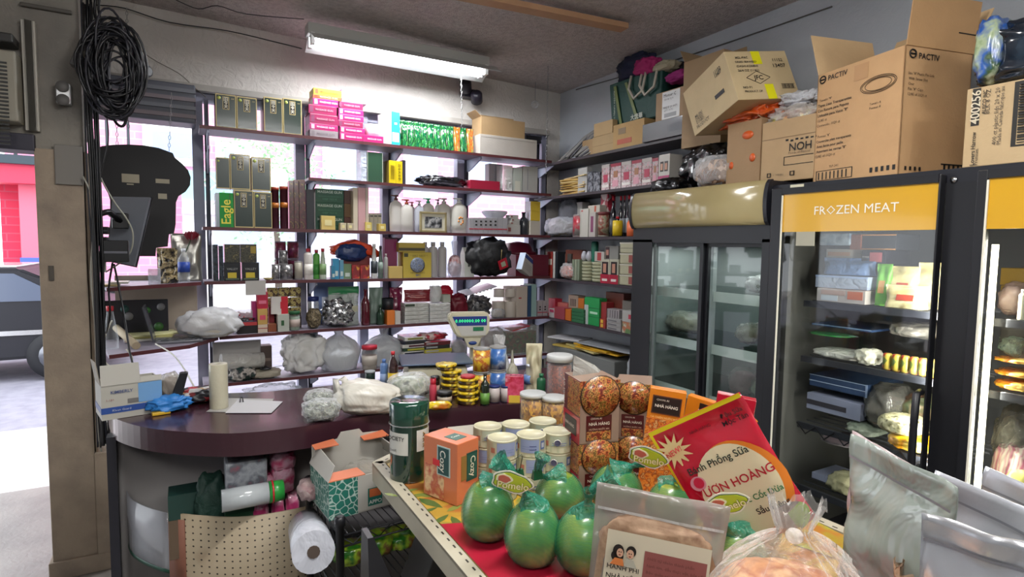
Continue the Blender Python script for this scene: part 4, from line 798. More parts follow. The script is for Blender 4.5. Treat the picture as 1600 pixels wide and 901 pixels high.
for k in range(5):
    S = W(5, 633, 670, 480, .01, WSH[5]+.033*k); S.h = .031; B(S, .2, '%s white napkin pack of the left pile, fifth shelf' % ('lowest', 'second', 'third', 'fourth', 'top')[k], plastic('#c3c3bd', .85, .3), 'pack', 'napkin_pack', bev=.01, group='white napkin packs, left pile', rects=[(.0, .2, .4, .8, '#2e3a2a')] if k == 4 else ())
for k in range(5):
    S = W(5, 672, 704, 480, .01, WSH[5]+.031*k); S.h = .029; B(S, .2, '%s white napkin pack of the right pile, fifth shelf' % ('lowest', 'second', 'third', 'fourth', 'top')[k], plastic('#cfcfcb', .85, .3), 'pack', 'napkin_pack', bev=.01, group='white napkin packs, right pile')
S = W(5, 633, 673, 446, .06, WSH[5]+.168); S.h = .10; o = pouch(S, 'dark red printed packet lying on the left napkin pile', mat('#7c1826', .3, coat=.5), 'packet', 'red_packet', depth=.04, seed=2, rects=[(.2, .35, .8, .4, '#c98a80'), (.25, .5, .7, .54, '#c98a80')], rot=-.1)
S = W(5, 674, 693, 447, .06, WSH[5]+.158); sack(S, 'white bag of rice standing on the right napkin pile', plastic('#d0d2cf', .85, .4), .1, seed=6, neck=.95, nr=.8, flare=.85, fold=.03)
S = W(5, 693, 704, 460, .02, WSH[5]+.158); B(S, .1, 'greenish white slim box beside the rice bag', '#a9ada0', 'box', 'slim_box')
S = W(5, 694, 716, 447, -.01, WSH[5]+.165); S.f.y = 4.46; lump(S, 'bright red cloth bundle on the fifth shelf', mat('#b0142e', .5), .08, seed=12, amp=.25, crease=.2, cat='cloth', name='red_cloth')
S = W(5, 706, 735, 459, .03); lump(S, 'dark red bag leaning beside the napkin piles', mat('#6c1024', .45, bump=.3), .14, seed=14, amp=.22, crease=.2)
S = W(5, 735, 772, 462, .04); lump(S, 'black and grey bag under the tilted magazine', pmat(['#121318', '#2c2f38', '#6c6a68', '#1a1b20'], 18, .35, 'noise', .3, .5), .16, seed=31, amp=.25, crease=.25)
p0 = ony(734, 462, 4.45); b = MB(); b.hexa([(-.02, 0, 0), (.27, 0, .07), (.27, .20, .09), (-.02, .20, .02), (-.02, 0, .006), (.27, 0, .076), (.27, .20, .096), (-.02, .20, .026)], mat('#dcdbe2', .35)); o = b.build('magazine', None, p0)
b = MB(); [b.box(.02+k*.035, -.0015, .007+k*.0085, .04+k*.035, 0, .013+k*.0085, mat(('#1d1d22', '#8a2a3a', '#2b2b30')[k % 3])) for k in range(6)]; b.build('lettering', o); tag(o, 'white glossy magazine tilted over the black and grey bag', 'magazine')
S = W(5, 770, 792, 482, .0); lump(S, 'small clear bag of loose goods before the paper rolls', CLR, .07, seed=2, inner=mat('#9a8f88'))
def roll(x0, x1, yt, ins, label, yb=None, c='#c6bdb2'):
    zb = ony((x0+x1)/2, yb, 4.38+ins).z if yb else None
    S = W(5, x0, x1, yt, ins, zb); spin(S, label, [(.97, 0), (1, .02), (1, .98), (.97, 1), (.25, 1), (.25, .9)], 'paper roll', 'paper_roll', 20, c=c, group='white paper rolls on the fifth shelf'); return S
roll(774, 792, 471, .05, 'white paper roll, front left of the cluster, fifth shelf'); S = roll(793, 809, 471, .03, 'white paper roll, front middle of the cluster'); 
Sz(S, S.top+.001); 
for (x0, x1, lb, hh) in ((776, 791, 'small white roll on top of the left paper roll', .09), (793, 808, 'small white roll on top of the middle paper roll', .088)):
    Q = W(5, x0, x1, 458, .045, WSH[5]+.18); Q.h = .075; spin(Q, lb, [(.97, 0), (1, .02), (1, .98), (.97, 1), (.25, 1), (.25, .9)], 'paper roll', 'paper_roll', 20, c='#cbc3b9')
S = W(5, 791, 806, 447, .12); spin(S, 'tall white roll at the back of the paper roll cluster', [(1, 0), (1, 1), (.2, 1)], 'paper roll', 'paper_roll', 20, c='#c3bab0')
S = W(5, 807, 824, 447, .02); B(S, .1, 'tall cream carton right of the paper rolls', '#b9aea3', 'carton', 'cream_carton', rects=[(.2, .6, .45, .64, '#a02a34')])
S = W(5, 825, 830, 446, .02); B(S, .14, 'slim dark blue book, fifth shelf', '#2c4a6c', 'book', 'book', top='#c9c6bb'); S = W(5, 830.5, 838, 444, .02); B(S, .14, 'slim pale teal book, fifth shelf', '#8fb0ac', 'book', 'book', top='#c9c6bb')
for i in range(2):
    S = W(5, 840+i*8, 847.5+i*8, 470, .03); B(S, .09, '%s white box with black dots at the corner of the fifth shelf' % ('left', 'right')[i], '#a9a4a6', 'box', 'medicine_box', rects=[(0, .2, 1, .26, '#b23a4c'), (.35, .55, .65, .65, INK), (.35, .38, .65, .48, INK)])
# papers taped under the fourth shelf
b = MB(); p = ony(401, 453, 4.37); b.box(-.13*1, -.002, -.10, .0, 0, 0, mat('#b9b6b1', .7)); o = b.build('taped_note', None, ony(415, 438, 4.368)); o.scale = (1, 1, 1); tag(o, 'grey paper note taped to the edge of the fourth shelf', 'note')
# ---- lowest window shelf
Z6 = WSH[6]
S = W(6, 333, 408, 533, .12); B(S, .03, 'wide grey paper bag lying against the window, lowest shelf', '#a6a3a0', 'paper bag', 'paper_bag', rects=[(.02, .02, .28, .38, '#6c2a30')])
S = W(6, 408, 425, 540, .10); B(S, .1, 'dark brown box beside the grey paper bag', '#4a3c36', 'box', 'brown_box', rects=[(.1, .5, .9, .6, '#7a6a60')])
def rollH(name, label, cat, a, c, r, m, core=None):
    a, c = Vector(a), Vector(c); mid = (a+c)/2; d = c-a; o = MB().tube([a-mid, c-mid], r, m, 20).build(name, None, mid)
    if core: MB().tube([a-mid-d*.01, c-mid+d*.01], r*.3, core, 12).build('core', o)
    return tag(o, label, cat)
rollH('film_roll', 'clear horizontal roll of plastic film, lowest shelf at left', 'plastic roll', ony(345, 565, 4.40)-Vector((0, 0, .0)), ony(411, 562, 4.44), .055, plastic('#c9c8c2', .8, .15), '#9c9488')
S = W(6, 358, 402, 573, -.05); S.f.y = 4.36; lump(S, 'dark green and black scarf heaped on the lowest shelf', pmat(['#0f3a2c', '#12202a', '#c9c3bb', '#10151a', '#14402f'], 14, .6, 'noise'), .14, seed=9, amp=.3, cat='scarf', name='scarf')
S = W(6, 392, 442, 578, -.02); S.f.y = 4.36; lump(S, 'folded beige cloth under the black scissors', mat('#a39c8c', .8, bump=.3), .16, seed=5, amp=.12, cat='cloth', name='folded_cloth'); zc = S.top
p = ony(425, 573, 4.36); t = thing('scissors', 'black handled scissors lying on the folded cloth', 'scissors', (p.x, 4.42, zc+.004), .3)
for s in (-1, 1):
    pts = [(-.05+.035*cos(a), s*.028+.022*sin(a), .004) for a in [2*pi*k/12 for k in range(13)]]; MB().tube(pts, .006, BLACK, 6).build('handle', t)
    MB().hexa([(-.015, s*.006-.005, 0), (.13, -s*.004, 0), (.13, -s*.004+.002, 0), (-.015, s*.006+.006, 0), (-.015, s*.006-.005, .003), (.13, -s*.004, .003), (.13, -s*.004+.002, .003), (-.015, s*.006+.006, .003)], CHROME).build('blade', t)
S = W(6, 442, 516, 521, .02); lump(S, 'heap of white carrier bags on the lowest window shelf', plastic('#e3e3df', .8, .4, .5, 7, .2), .22, seed=41, amp=.25, crease=.2, f=1.2, sub=5)
S = W(6, 503, 570, 517, .0); sack(S, 'big round grey plastic bag, tied, on the lowest shelf', BAGG, .28, inner=mat('#c9cdd2', .6), seed=7, neck=.86, nr=.16, flare=.25, fold=.11, ih=.78)
S = W(6, 572, 641, 516, .03); sack(S, 'second grey plastic bag right of the red-lidded jar', plastic('#d3d7dc', .6, .28, .6, 9, .3), .26, inner=mat('#b3b8bd', .6), seed=13, neck=.82, nr=.12, flare=.2, fold=.12, ih=.70)
jar(W(6, 569, 592, 541, -.04), 'clear jar with red lid before the grey bags', '#9a8d80', '#c02538', film=PET, fh=.6, lab='#b9b0a6')
mg = ['#2a2a26', '#7a7a3a', '#5c1e22', '#b9b8b0', '#23402c', '#9a9a9c', '#1f2438', '#a9a232', '#4a1c2c']
z = Z6
for k in range(8):
    S = W(6, 629+(k*7) % 5, 664+(k*5) % 7, 560, .0, z); S.h = .028; B(S, .2, '%s magazine of the left pile on the lowest shelf' % ('lowest', 'second', 'third', 'fourth', 'fifth', 'sixth', 'seventh', 'top')[k], '#c9c7c0' if k % 2 else mg[k], 'magazine', 'magazine', top=pmat(['#2f5a6c', '#8a3a3a', '#c9c7bc', '#3a3a44'], 20, .3), rects=[(.05+.1*(k % 3), .25, .9, .75, mg[(k+3) % 9])], rot=random.uniform(-.05, .05)); z += .029
z = Z6
for k in range(6):
    S = W(6, 664, 703+(k*5) % 4, 560, -.02, z); S.h = .03; B(S, .2, '%s magazine of the right pile on the lowest shelf' % ('lowest', 'second', 'third', 'fourth', 'fifth', 'top')[k], mg[(k*2+1) % 9], 'magazine', 'magazine', top=pmat(['#7a1c24', '#b3263a', '#d8d0c8', '#3a1c24'], 16, .3), rects=[(.05, .3, .5, .7, '#9a9a9c')]); z += .031
S = W(6, 655, 702, 520, .0, z); lump(S, 'crumpled red and white packet on the right magazine pile', pmat(['#8a1826', '#c3bab4', '#a81c30', '#6c1420'], 14, .3, 'noise', .5), .14, seed=6, amp=.2, cat='packet', name='red_packet')
S = W(6, 706, 733, 532, .05); lump(S, 'clear bag of black and white odds and ends left of the scale post', plastic('#b9b9bc', .5), .14, seed=8, inner=pmat(['#23242a', '#b9b9b9', '#4a4a50'], 20))
S = W(6, 755, 796, 512, .05); lump(S, 'clear plastic bag with mixed items behind the tall paper roll', plastic('#c9c8c6', .45), .18, seed=18, amp=.2, inner=pmat(['#a9a49c', '#6a2a30', '#c9c8c4', '#55504c'], 12, .5, 'noise'))
S = W(6, 790, 842, 510, .04); o = B(S, .16, 'large clear box with red lid holding green goods, lowest shelf', plastic('#a9b0a4', .35), 'box', 'clear_box', bev=.004); MB().box(-S.w*.44, -.06, .01, S.w*.44, .06, S.h*.8, pmat(['#2c3a26', '#4a5a34', '#6c3034', '#20281c', '#8a8a6a'], 16, .5, 'noise')).build('contents', o); MB().hexa([(-S.w*.3, -.08, S.h*.85), (S.w*.2, -.09, S.h*1.0), (S.w*.2, .07, S.h*1.02), (-S.w*.3, .07, S.h*.87), (-S.w*.3, -.08, S.h*.88), (S.w*.2, -.09, S.h*1.03), (S.w*.2, .07, S.h*1.05), (-S.w*.3, .07, S.h*.9)], mat('#b5202c', .4)).build('red_lid', o)
# ---- below the lowest shelf: crinkled plastic on the sill
S = W(6, 385, 478, 590, .0); S.f.z = .442; S.f.y = 4.55; S.h = .16; lump(S, 'crinkled clear plastic wrap bright against the lower window', CLR, .1, seed=3, amp=.2, crease=.3)
# ================================================================ left desk end
S = Slot((-.16, 4.62, WSH[5]), -.05, .48, .40); o = B(S, .01, 'large beige cardboard sheet leaning behind the laptop', kraft('#b1a392'), 'cardboard', 'cardboard_sheet', bev=.0005, rot=0)
a, c = ony(158, 465, 4.45), ony(253, 497, 4.45); b = MB().box(-.20, -.008, 0, .20, .008, .25, mat('#17171f', .35, vary=.1), .004); o = b.build('old_laptop', None, ((a.x+c.x)/2, 4.45, WSH[5]), 0)
for (u, v, r, cc, n_) in ((.40, .78, .024, '#27504c', 'teal'), (.70, .72, .022, '#2f6a28', 'green'), (.90, .80, .024, '#6a6a6c', 'grey'), (.45, .58, .026, '#707070', 'silver'), (.86, .28, .028, '#2c5a28', 'leaf')):
    m_ = MB().lathe([(r, 0), (r, .0015), (.001, .0015)], C(cc), 16, M=Matrix.Translation((-.2+u*.4, -.0081, v*.25+.0)) @ Matrix.Rotation(pi/2, 4, 'X')).build('sticker', o)
tag(o, 'dark laptop lid covered with round stickers behind the yellow papers', 'laptop')
t = thing('laptop', 'open grey laptop seen edge on at the deep left shelf', 'laptop', (.02, 4.16, WSH[5]), 0)
a, c = onz(235, 537, WSH[5]+.01), onz(312, 530, WSH[5]+.01)
t.location = ((a.x+c.x)/2+.02, (a.y+c.y)/2+.085, WSH[5]); MB().box(-.13, -.10, 0, .13, .11, .016, mat('#77787e', .3, .5), .004).build('keyboard_base', t); MB().box(-.12, -.085, .0165, .12, .03, .0185, pmat(['#3a3b42', '#8a8b90', '#4a4b52'], 70, .5)).build('keys', t)
MB().hexa([(-.14, -.11, .016), (-.13, -.11, .016), (-.13, .11, .016), (-.14, .11, .016), (-.19, -.11, .23), (-.18, -.11, .23), (-.18, .11, .23), (-.19, .11, .23)], mat('#55575e', .25, .3)).build('screen', t)
for i, (x, y, r, c, dz) in enumerate(((-.10, 4.12, .1, '#e8e6df', 0), (-.08, 4.17, -.15, '#dcd48e', .012), (-.07, 4.16, .2, '#e3e0a8', .026))):
    o = MB().box(-.13, -.09, 0, .13, .09, .011, C(c), .002).build('paper_stack', None, (x-.11, y+.24, WSH[5]+.001+dz), r); tag(o, ('white', 'yellow', 'pale yellow')[i]+' paper stack, '+('lowest', 'middle', 'top')[i]+' beside the open laptop', 'paper', 'papers beside the laptop')
S = T(165, 181, 478, 546, WSH[5]); bottle(Slot(S.f, 0, .075, .25), 'clear squeeze bottle with red nozzle at the left desk end', PET, '#c02a34', 'cone')
rollH('paper_tube', 'beige cardboard tube lying on the left desk shelf', 'tube', onz(213, 540, WSH[5]+.022), onz(182, 512, WSH[5]+.08), .022, kraft('#a89a80'))
p = onz(305, 522, WSH[5]); p.y += .02; t = thing('eyeglasses', 'black rimmed glasses lying before the white bag', 'glasses', (p.x, p.y-.02, WSH[5]+.001), .1)
for s in (-1, 1): MB().tube([(s*.034+.026*cos(a), -.01, .022+.02*sin(a)) for a in [2*pi*k/14 for k in range(15)]], .002, BLACK, 5).build('rim', t)
MB().tube([(-.008, -.01, .024), (.008, -.01, .024)], .002, BLACK).build('bridge', t)
# goods on the short left shelf
Z4 = WSH[4]
def TL(x0, x1, yt, y, z=Z4):
    a, c = ony(x0, yt, y), ony(x1, yt, y); return Slot(((a.x+c.x)/2, y, z), 0, c.x-a.x, a.z-z)
S = TL(244, 277, 387, 4.25); pouch(S, 'black and gold patterned foil pouch on the short left shelf', pmat(['#14120f', '#5c5038', '#b3a27a', '#241f18', '#0d0c0b'], 24, .2, 'noise', .5, .6), depth=.07, seed=4, wob=.015)
S = TL(266, 315, 364, 4.42); pouch(S, 'large silver foil pouch standing on the short left shelf', mat('#9c9a94', .28, .7, bump=.6, bs=9), depth=.08, seed=8, wob=.012)
S = TL(277, 296, 388, 4.31); bottle(S, 'small water bottle with blue label between the pouches', PET, '#dfe3ea', 'soda', lab='#2c4ca8', labh=(.3, .6))
p = ony(299, 367, 4.36); t = thing('artificial_rose', 'dark red artificial rose rising from behind the silver pouch', 'flower', (p.x-.04, 4.50, Z4)); dz = p.z-Z4
MB().tube([(0, 0, 0), (-.01, -.02, dz*.5), (.04, -.14, dz-.02)], .003, mat('#2c4a2c')).build('stem', t); b = MB()
for k in range(16): a = k*2.4; r = .006+.0016*k; c = Vector((.04+r*cos(a), -.14+r*sin(a), dz-.0005*k)); b.poly([c+Vector((0, 0, -.03)), c+Vector((.022*cos(a+.7), .022*sin(a+.7), .005)), c+Vector((.012*cos(a), .012*sin(a), .03)), c+Vector((.022*cos(a-.7), .022*sin(a-.7), .005))], mat('#7c1228', .5))
b.build('petals', t)
S = TL(231, 250, 420, 4.15); B(S, .1, 'small clear box of bits behind the patterned pouch', plastic('#c9ccd8', .5), 'box', 'clear_box')
for i, (x0, x1, c) in enumerate(((152, 185, '#a89a6c'), (172, 200, '#b5b2aa'))):
    S = TL(x0, x1, 436, 4.02-.06*i+.08*i, Z4+.001+.013*i); S.h = .012; B(S, .12, '%s flat paper packet at the left end of the short shelf' % ('yellowish', 'pale')[i], c, 'paper', 'paper_packet')
# hanging black sign shape
pts = [(146, 245), (148, 232), (160, 228), (178, 226), (200, 225.5), (226, 227), (248, 231), (270, 239), (273, 246), (285, 256), (294, 266), (298, 277), (297, 289), (290, 299), (279, 306), (275, 316), (274.5, 350), (272, 364), (264, 366), (262, 385), (244, 387), (243, 400), (176, 400), (172, 330), (172, 312), (165, 290), (152, 278), (146.5, 264)]
YS = 4.0; P = [ony(x, y, YS) for x, y in pts]; b = MB(); b.prism([(p.x, p.z) for p in P], YS, YS+.025, mat('#101014', .6), 'y'); o = b.build('hanging_sign'); tag(o, 'black mushroom-shaped board hanging on two chains in the left window', 'sign')
b = MB()
for x0, y0, x1, y1 in ((190, 271, 218, 286), (198, 286.5, 209, 289), (243, 279, 265, 287), (247, 302, 261, 311)): q0, q1 = ony(x0, y0, YS), ony(x1, y1, YS); b.box(q0.x, YS-.003, q1.z, q1.x, YS-.0002, q0.z, mat('#a39c88', .6))
b.build('label_sticker', o)
chain((182, 183), 172, 227, YS+.01, 'left chain carrying the black hanging board'); chain((268, 264), 145, 236, YS+.01, 'right chain carrying the black hanging board')
# monitor seen from behind, on its arm
YM = 3.62; q = [ony(176, 307, YM+.05), ony(234, 308, YM-.02), ony(209, 415, YM-.05), ony(166, 406, YM)]
t = thing('monitor', 'grey monitor seen from behind tilting on a black wall arm', 'monitor', (q[0]+q[2])/2); cen = t.location.copy(); Q = [p-cen for p in q]
MB().sheet([Q[0], Q[3], Q[2], Q[1]], -.02, mat('#6c7078', .35, .2)).build('back_cover', t)
n_ = (Q[3]-Q[0]).cross(Q[1]-Q[0]).normalized()*.022; n_ = n_ if n_.y > 0 else -n_
MB().sheet([p*1.03+n_ for p in (Q[0], Q[3], Q[2], Q[1])], -.008, mat('#16161b', .3)).build('bezel', t)
b = MB(); a = ony(150, 335, 3.44)-cen; m_ = ony(188, 345, 3.55)-cen; b.tube([a, (a+m_)/2+Vector((0, 0, .03)), m_], .016, BLACK); b.box(m_.x-.035, m_.y-.01, m_.z-.04, m_.x+.035, m_.y+.035, m_.z+.04, BLACK, .005); b.build('mounting_arm', t)
for i, (x0, x1, y0, y1) in enumerate(((150, 172, 354, 366), (150, 172, 370, 384), (165, 205, 375, 408))):
    a, c = ony(x0, y0, 3.52), ony(x1, y1, 3.52); o = MB().box(-(c.x-a.x)/2, -.03, 0, (c.x-a.x)/2, .03, a.z-c.z, BLACK, .004).build('black_device', None, ((a.x+c.x)/2, 3.49-.04*i, c.z)); MB().box(-(c.x-a.x)/2+.005, -.032, (a.z-c.z)*.4, (c.x-a.x)/2-.005, -.0301, (a.z-c.z)*.5, mat('#5c5d66')).build('silver_strip', o)
    tag(o, ('upper small black box fixed on the cable bundle', 'lower small black box fixed on the cable bundle', 'black printer-like device under the tilted monitor')[i], 'device')
a, c = ony(150, 392, 3.46), ony(166, 425, 3.46); tag(MB().box(a.x, 3.45, c.z, c.x, 3.48, a.z, mat('#aeb0ac', .4), .004).build('white_adapter'), 'small white adapter hanging at the cable bundle', 'adapter')
# cables beside the post
random.seed(8)
for k in range(11):
    x = -.378+.0038*k; yy = DY-.05-.006*(k % 4); pts = []
    for j, z in enumerate((2.75, 2.3, 1.9, 1.5, 1.1, .95, .8, .66)): pts.append((x+random.uniform(-.007, .007)+(.003*k if j > 5 else 0), yy-.003*j, z+random.uniform(-.03, .03)))
    cordage('cable', 'one of the black cables running down beside the door post', 'cable', pts, random.choice((.004, .0055, .007)), random.choice(('#111116', '#16161d', '#22232c', '#0c0c10')), group='black cables running down beside the door post', n=5)
cordage('cable', 'pale cable running down among the black ones by the door post', 'cable', [(-.40, DY-.06, 1.95), (-.36, DY-.06, 1.8), (-.385, DY-.06, 1.5), (-.375, DY-.065, 1.2), (-.38, DY-.07, .75), (-.37, DY-.07, .62)], .004, '#9c9a90')
def pcord(label, pts, r, c, **k): return cordage('cable', label, 'cable', [ony(a, b_, y) for a, b_, y in pts], r, c, **k)
pcord('long white cable curving down across the tilted monitor', [(140, 215, 3.5), (152, 265, 3.5), (175, 310, 3.5), (200, 345, 3.5), (208, 370, 3.5), (200, 400, 3.5), (165, 425, 3.5)], .004, '#9a9a8c')
pcord('white cable looped under the desk shelf edge', [(175, 500, 3.7), (163, 530, 3.7), (162, 560, 3.7), (175, 573, 3.7), (198, 572, 3.7), (207, 560, 3.7), (197, 545, 3.7)], .004, '#c3c2b6')
pcord('white cable trailing from the laptop to the counter', [(243, 537, 3.8), (268, 552, 3.6), (285, 572, 3.2), (300, 598, 2.9), (312, 622, 2.75)], .004, '#b9b8ac')
pcord('thin black cord hanging before the desk to the counter box', [(178, 412, 3.5), (186, 450, 3.5), (195, 500, 3.4), (205, 560, 3.1), (222, 605, 2.9), (236, 632, 2.65)], .005, '#121216')
pcord('second thin black cord crossing from the monitor to the desk', [(176, 410, 3.5), (170, 450, 3.5), (172, 490, 3.5), (166, 520, 3.6)], .005, '#121216')
pcord('thin black cord left of the hanging board', [(150, 205, 3.6), (148, 235, 3.6), (158, 260, 3.6), (152, 300, 3.6), (148, 320, 3.6)], .0035, '#15151a'); pcord('thin black cord falling right of the post top', [(167, 180, 3.6), (169, 220, 3.6), (160, 262, 3.6), (149, 305, 3.6)], .0035, '#15151a')
# coil of black cable
cc = ony(180, 108, 3.32); b = MB(); random.seed(6)
for k in range(34):
    rx, rz = random.uniform(.04, .125), random.uniform(.09, .23); ox, oz = random.uniform(-.03, .03), random.uniform(-.05, .05); yo = random.uniform(-.03, .03); ph = random.uniform(0, 6); tl = random.uniform(-.25, .25)
    pts = [(cos(tl)*rx*cos(a+ph)-sin(tl)*rz*.3*sin(a+ph)+ox, yo+.015*sin(3*a+k), rz*sin(a+ph)+oz) for a in [2*pi*j/24 for j in range(25)]]; b.tube(pts, .0055, mat(random.choice(('#101014', '#17171c', '#24242c')), .4), 5)
o = b.build('cable_coil', None, cc); tag(o, 'thick tangled coil of black cable hanging at the upper left', 'cable coil')
pcord('black cable rising from the coil to the ceiling, left one', [(170, 60, 3.35), (155, 40, 3.38), (148, 20, 3.4), (150, -6, 3.4)], .007, '#121216'); pcord('black cable rising from the coil to the ceiling, right one', [(160, 70, 3.35), (158, 35, 3.38), (154, 15, 3.4), (156, -8, 3.4)], .006, '#121216')
pcord('black cable loop sagging below the coil', [(172, 165, 3.4), (180, 190, 3.4), (192, 197, 3.4), (199, 180, 3.4), (202, 150, 3.4)], .007, '#121216')
# boxes and air conditioner on the front wall header
def wallbox(x0, y0, x1, y1, name, label, cat, m, d=.06, **k):
    a, c = ony(x0, y0, DY-d), ony(x1, y1, DY-d); b = MB().box(a.x, DY-d, c.z, c.x, DY-.001, a.z, m, .004); o = b.build(name); return tag(o, label, cat), a, c
t = thing('air_conditioner', 'beige window air conditioner at the upper left corner', 'air conditioner', ony(0, 190, DY-.12)); c0 = t.location.copy()
a, c = ony(-60, 68, DY-.12), ony(29, 190, DY-.12); MB().box(a.x-c0.x, 0, c.z-c0.z, c.x-c0.x, .119, a.z-c0.z, mat('#8d887a', .5), .008).build('housing', t); b = MB()
for k in range(22): z = a.z-c0.z-.06-k*.0165; b.box(a.x-c0.x+.02, -.006, z, c.x-c0.x-.03, -.0005, z+.007, mat('#2a2a28', .5))
b.build('louvre_grille', t); a2, c2 = ony(-60, 40, DY-.12), ony(20, 67, DY-.12); MB().box(a2.x-c0.x, 0, c2.z-c0.z+.001, c2.x-c0.x, .119, a2.z-c0.z, mat('#2c2b2a', .5), .006).build('control_panel', t)
a, c = ony(32, 30, DY-.03), ony(62, 205, DY-.03); b = MB().box(a.x, DY-.03, c.z, c.x, DY-.001, a.z, mat('#b3afa5', .5))
for k in range(9): x = a.x+.01+k*(c.x-a.x-.02)/9; b.box(x, DY-.038, c.z, x+.006, DY-.0301, a.z, mat('#8f8b82', .5))
tag(b.build('accordion_panel'), 'pale pleated side panel beside the air conditioner', 'panel')
o, a, c = wallbox(86, 128, 110, 163, 'power_socket', 'metal double power socket on the dark header wall', 'socket', mat('#a5a6a6', .3, .6), .05); b = MB()
for s in (-1, 1): b.lathe([(.026, 0), (.026, .004), (.001, .004)], mat('#5c5a58'), 16, M=Matrix.Translation(((a.x+c.x)/2, DY-.052, (a.z+c.z)/2+s*.03)) @ Matrix.Rotation(pi/2, 4, 'X'))
b.build('outlet', o)
for s, dx in ((1, -.008), (1, .008), (-1, -.008), (-1, .008)): pass
o = MB().box(-.05, -.03, -.06, .05, .03, .06, mat('#4c4a48', .5), .004).build('transformer_box', None, ony(137, 92, 3.38)); o.rotation_euler = (0, .35, 0); tag(o, 'dark transformer box tilted beside the cable coil', 'transformer'); MB().lathe([(.02, 0), (.02, .003), (.001, .003)], mat('#8a8478'), 10, M=Matrix.Translation((0, -.031, .01)) @ Matrix.Rotation(pi/2, 4, 'X')).build('knob', o)
p = ony(222, 112, 4.4); t = thing('security_camera', 'small grey security camera on the stucco beside the coil', 'camera', p); MB().lathe([(.032, -.06), (.036, -.055), (.036, .05), (.028, .055)], mat('#4a4b50', .4), 16, M=Matrix.Rotation(pi/2, 4, 'X') @ Matrix.Rotation(.7, 4, 'Y')).build('housing', t); MB().tube([(0, .05, .02), (0, .30, .05)], .012, mat('#4a4b50')).build('bracket', t)
o, a, c = wallbox(30, 2, 112, 22, 'notice_plate', 'dark notice plates fixed above the door header', 'plate', mat('#4a4640', .5), .02)
b = MB(); 
a, c = ony(84, 225, DY-.028), ony(131, 290, DY-.028); b.box(a.x, DY-.034, c.z, c.x, DY-.021, a.z, mat('#77736d', .6), .004); tag(b.build('grey_patch'), 'grey paper sheet taped around the top of the door post', 'paper')
a, c = ony(76, 415, DY-.02), ony(85, 438, DY-.02); b = MB().box(a.x, DY-.028, c.z, c.x, DY-.0205, a.z, mat('#4a443c', .5)); tag(b.build('door_latch'), 'worn metal latch plate on the door post edge', 'latch')
# ================================================================ right wall goods
def RS(x0, x1, yt, X, z):
    xm = (x0+x1)/2; t = onx(xm, yt, X); yb = proj((X, t.y, z))[1]; ym = (yt+yb)/2; a, c = onx(x0, ym, X), onx(x1, ym, X)
    return Slot((X, (a.y+c.y)/2, z), -pi/2, abs(a.y-c.y), max(.01, t.z-z))
def zr(x, y, X=2.92): return onx(x, y, X).z
# corner clutter
S = R(1, 845, 925, 212, .03); S.f = Vector((2.95, 4.05, RSH[1])); S.w = .75; S.h = .22; b = MB(); random.seed(3)
for k in range(34):
    y = -.36+.012*k; h0 = .24*sin(pi*(k+3)/40)+.03; pts = [(y*1, -.02-.1*random.random(), .004+.1*h0), (y+.10, .03, h0*.8), (y+.24, .06, h0), (y+.32, .10, h0*.85)]
    b.tube(pts, .009, mat(random.choice(('#7d7b7c', '#98968f', '#65646a', '#8a8883')), .5), 5)
put(b.build('twig_bundle'), S, .2, 'bundle of long grey twigs on the topmost right shelf at the corner', 'bundle')
S = RS(926, 958, 211, 2.93, RSH[1]); S.h = zr(940, 211)-RSH[1]; B(S, .2, 'brown carton, lower one beside the twig bundle', kraft('#a98f68'), 'carton', 'carton', rects=[(0, .45, 1, .47, '#8a7048')]); z = S.top
S = RS(928, 957, 190, 2.93, z+.001); B(S, .2, 'brown carton stacked above the one beside the twigs', kraft('#b0946b'), 'carton', 'carton')
S = RS(910, 927, 206, 3.02, z+.03); S.h = .07; S.f.z = RSH[1]; S.h = .16; B(S, .1, 'small tan carton behind the stacked brown ones', kraft('#a58862'), 'carton', 'carton')
S = RS(958, 1006, 190, 2.92, RSH[1]); B(S, .2, 'brown carton with red print under the green shopping bag', kraft('#b1905f'), 'carton', 'carton', rects=[(.18, .58, .42, .82, '#7a6242'), (.15, .18, .62, .38, '#a8482c')]); zg = S.top
S = RS(1004, 1074, 190, 2.88, RSH[1]); S.h = .125; B(S, .28, 'flat black carton under the white labelled box', mat('#23242b', .4, coat=.3), 'carton', 'black_carton', rects=[(.6, .3, .9, .7, '#34363f')]); zb = S.top
S = RS(1025, 1072, 140, 2.90, zb+.001); B(S, .2, 'brown carton with large white shipping label', kraft('#a58a6c'), 'carton', 'labelled_carton', side=kraft('#8f7559'), rects=[(.22, .03, .8, .97, '#cfd0d0'), (.3, .08, .7, .22, '#8a8b8c')], texts=[('Motor C', .48, .84, .4, INK), ('150 W 12 V', .45, .70, .3, INK), ('MADE 20 0071', .5, .42, .45, INK), ('QTY 10 PC', .45, .32, .3, INK)])
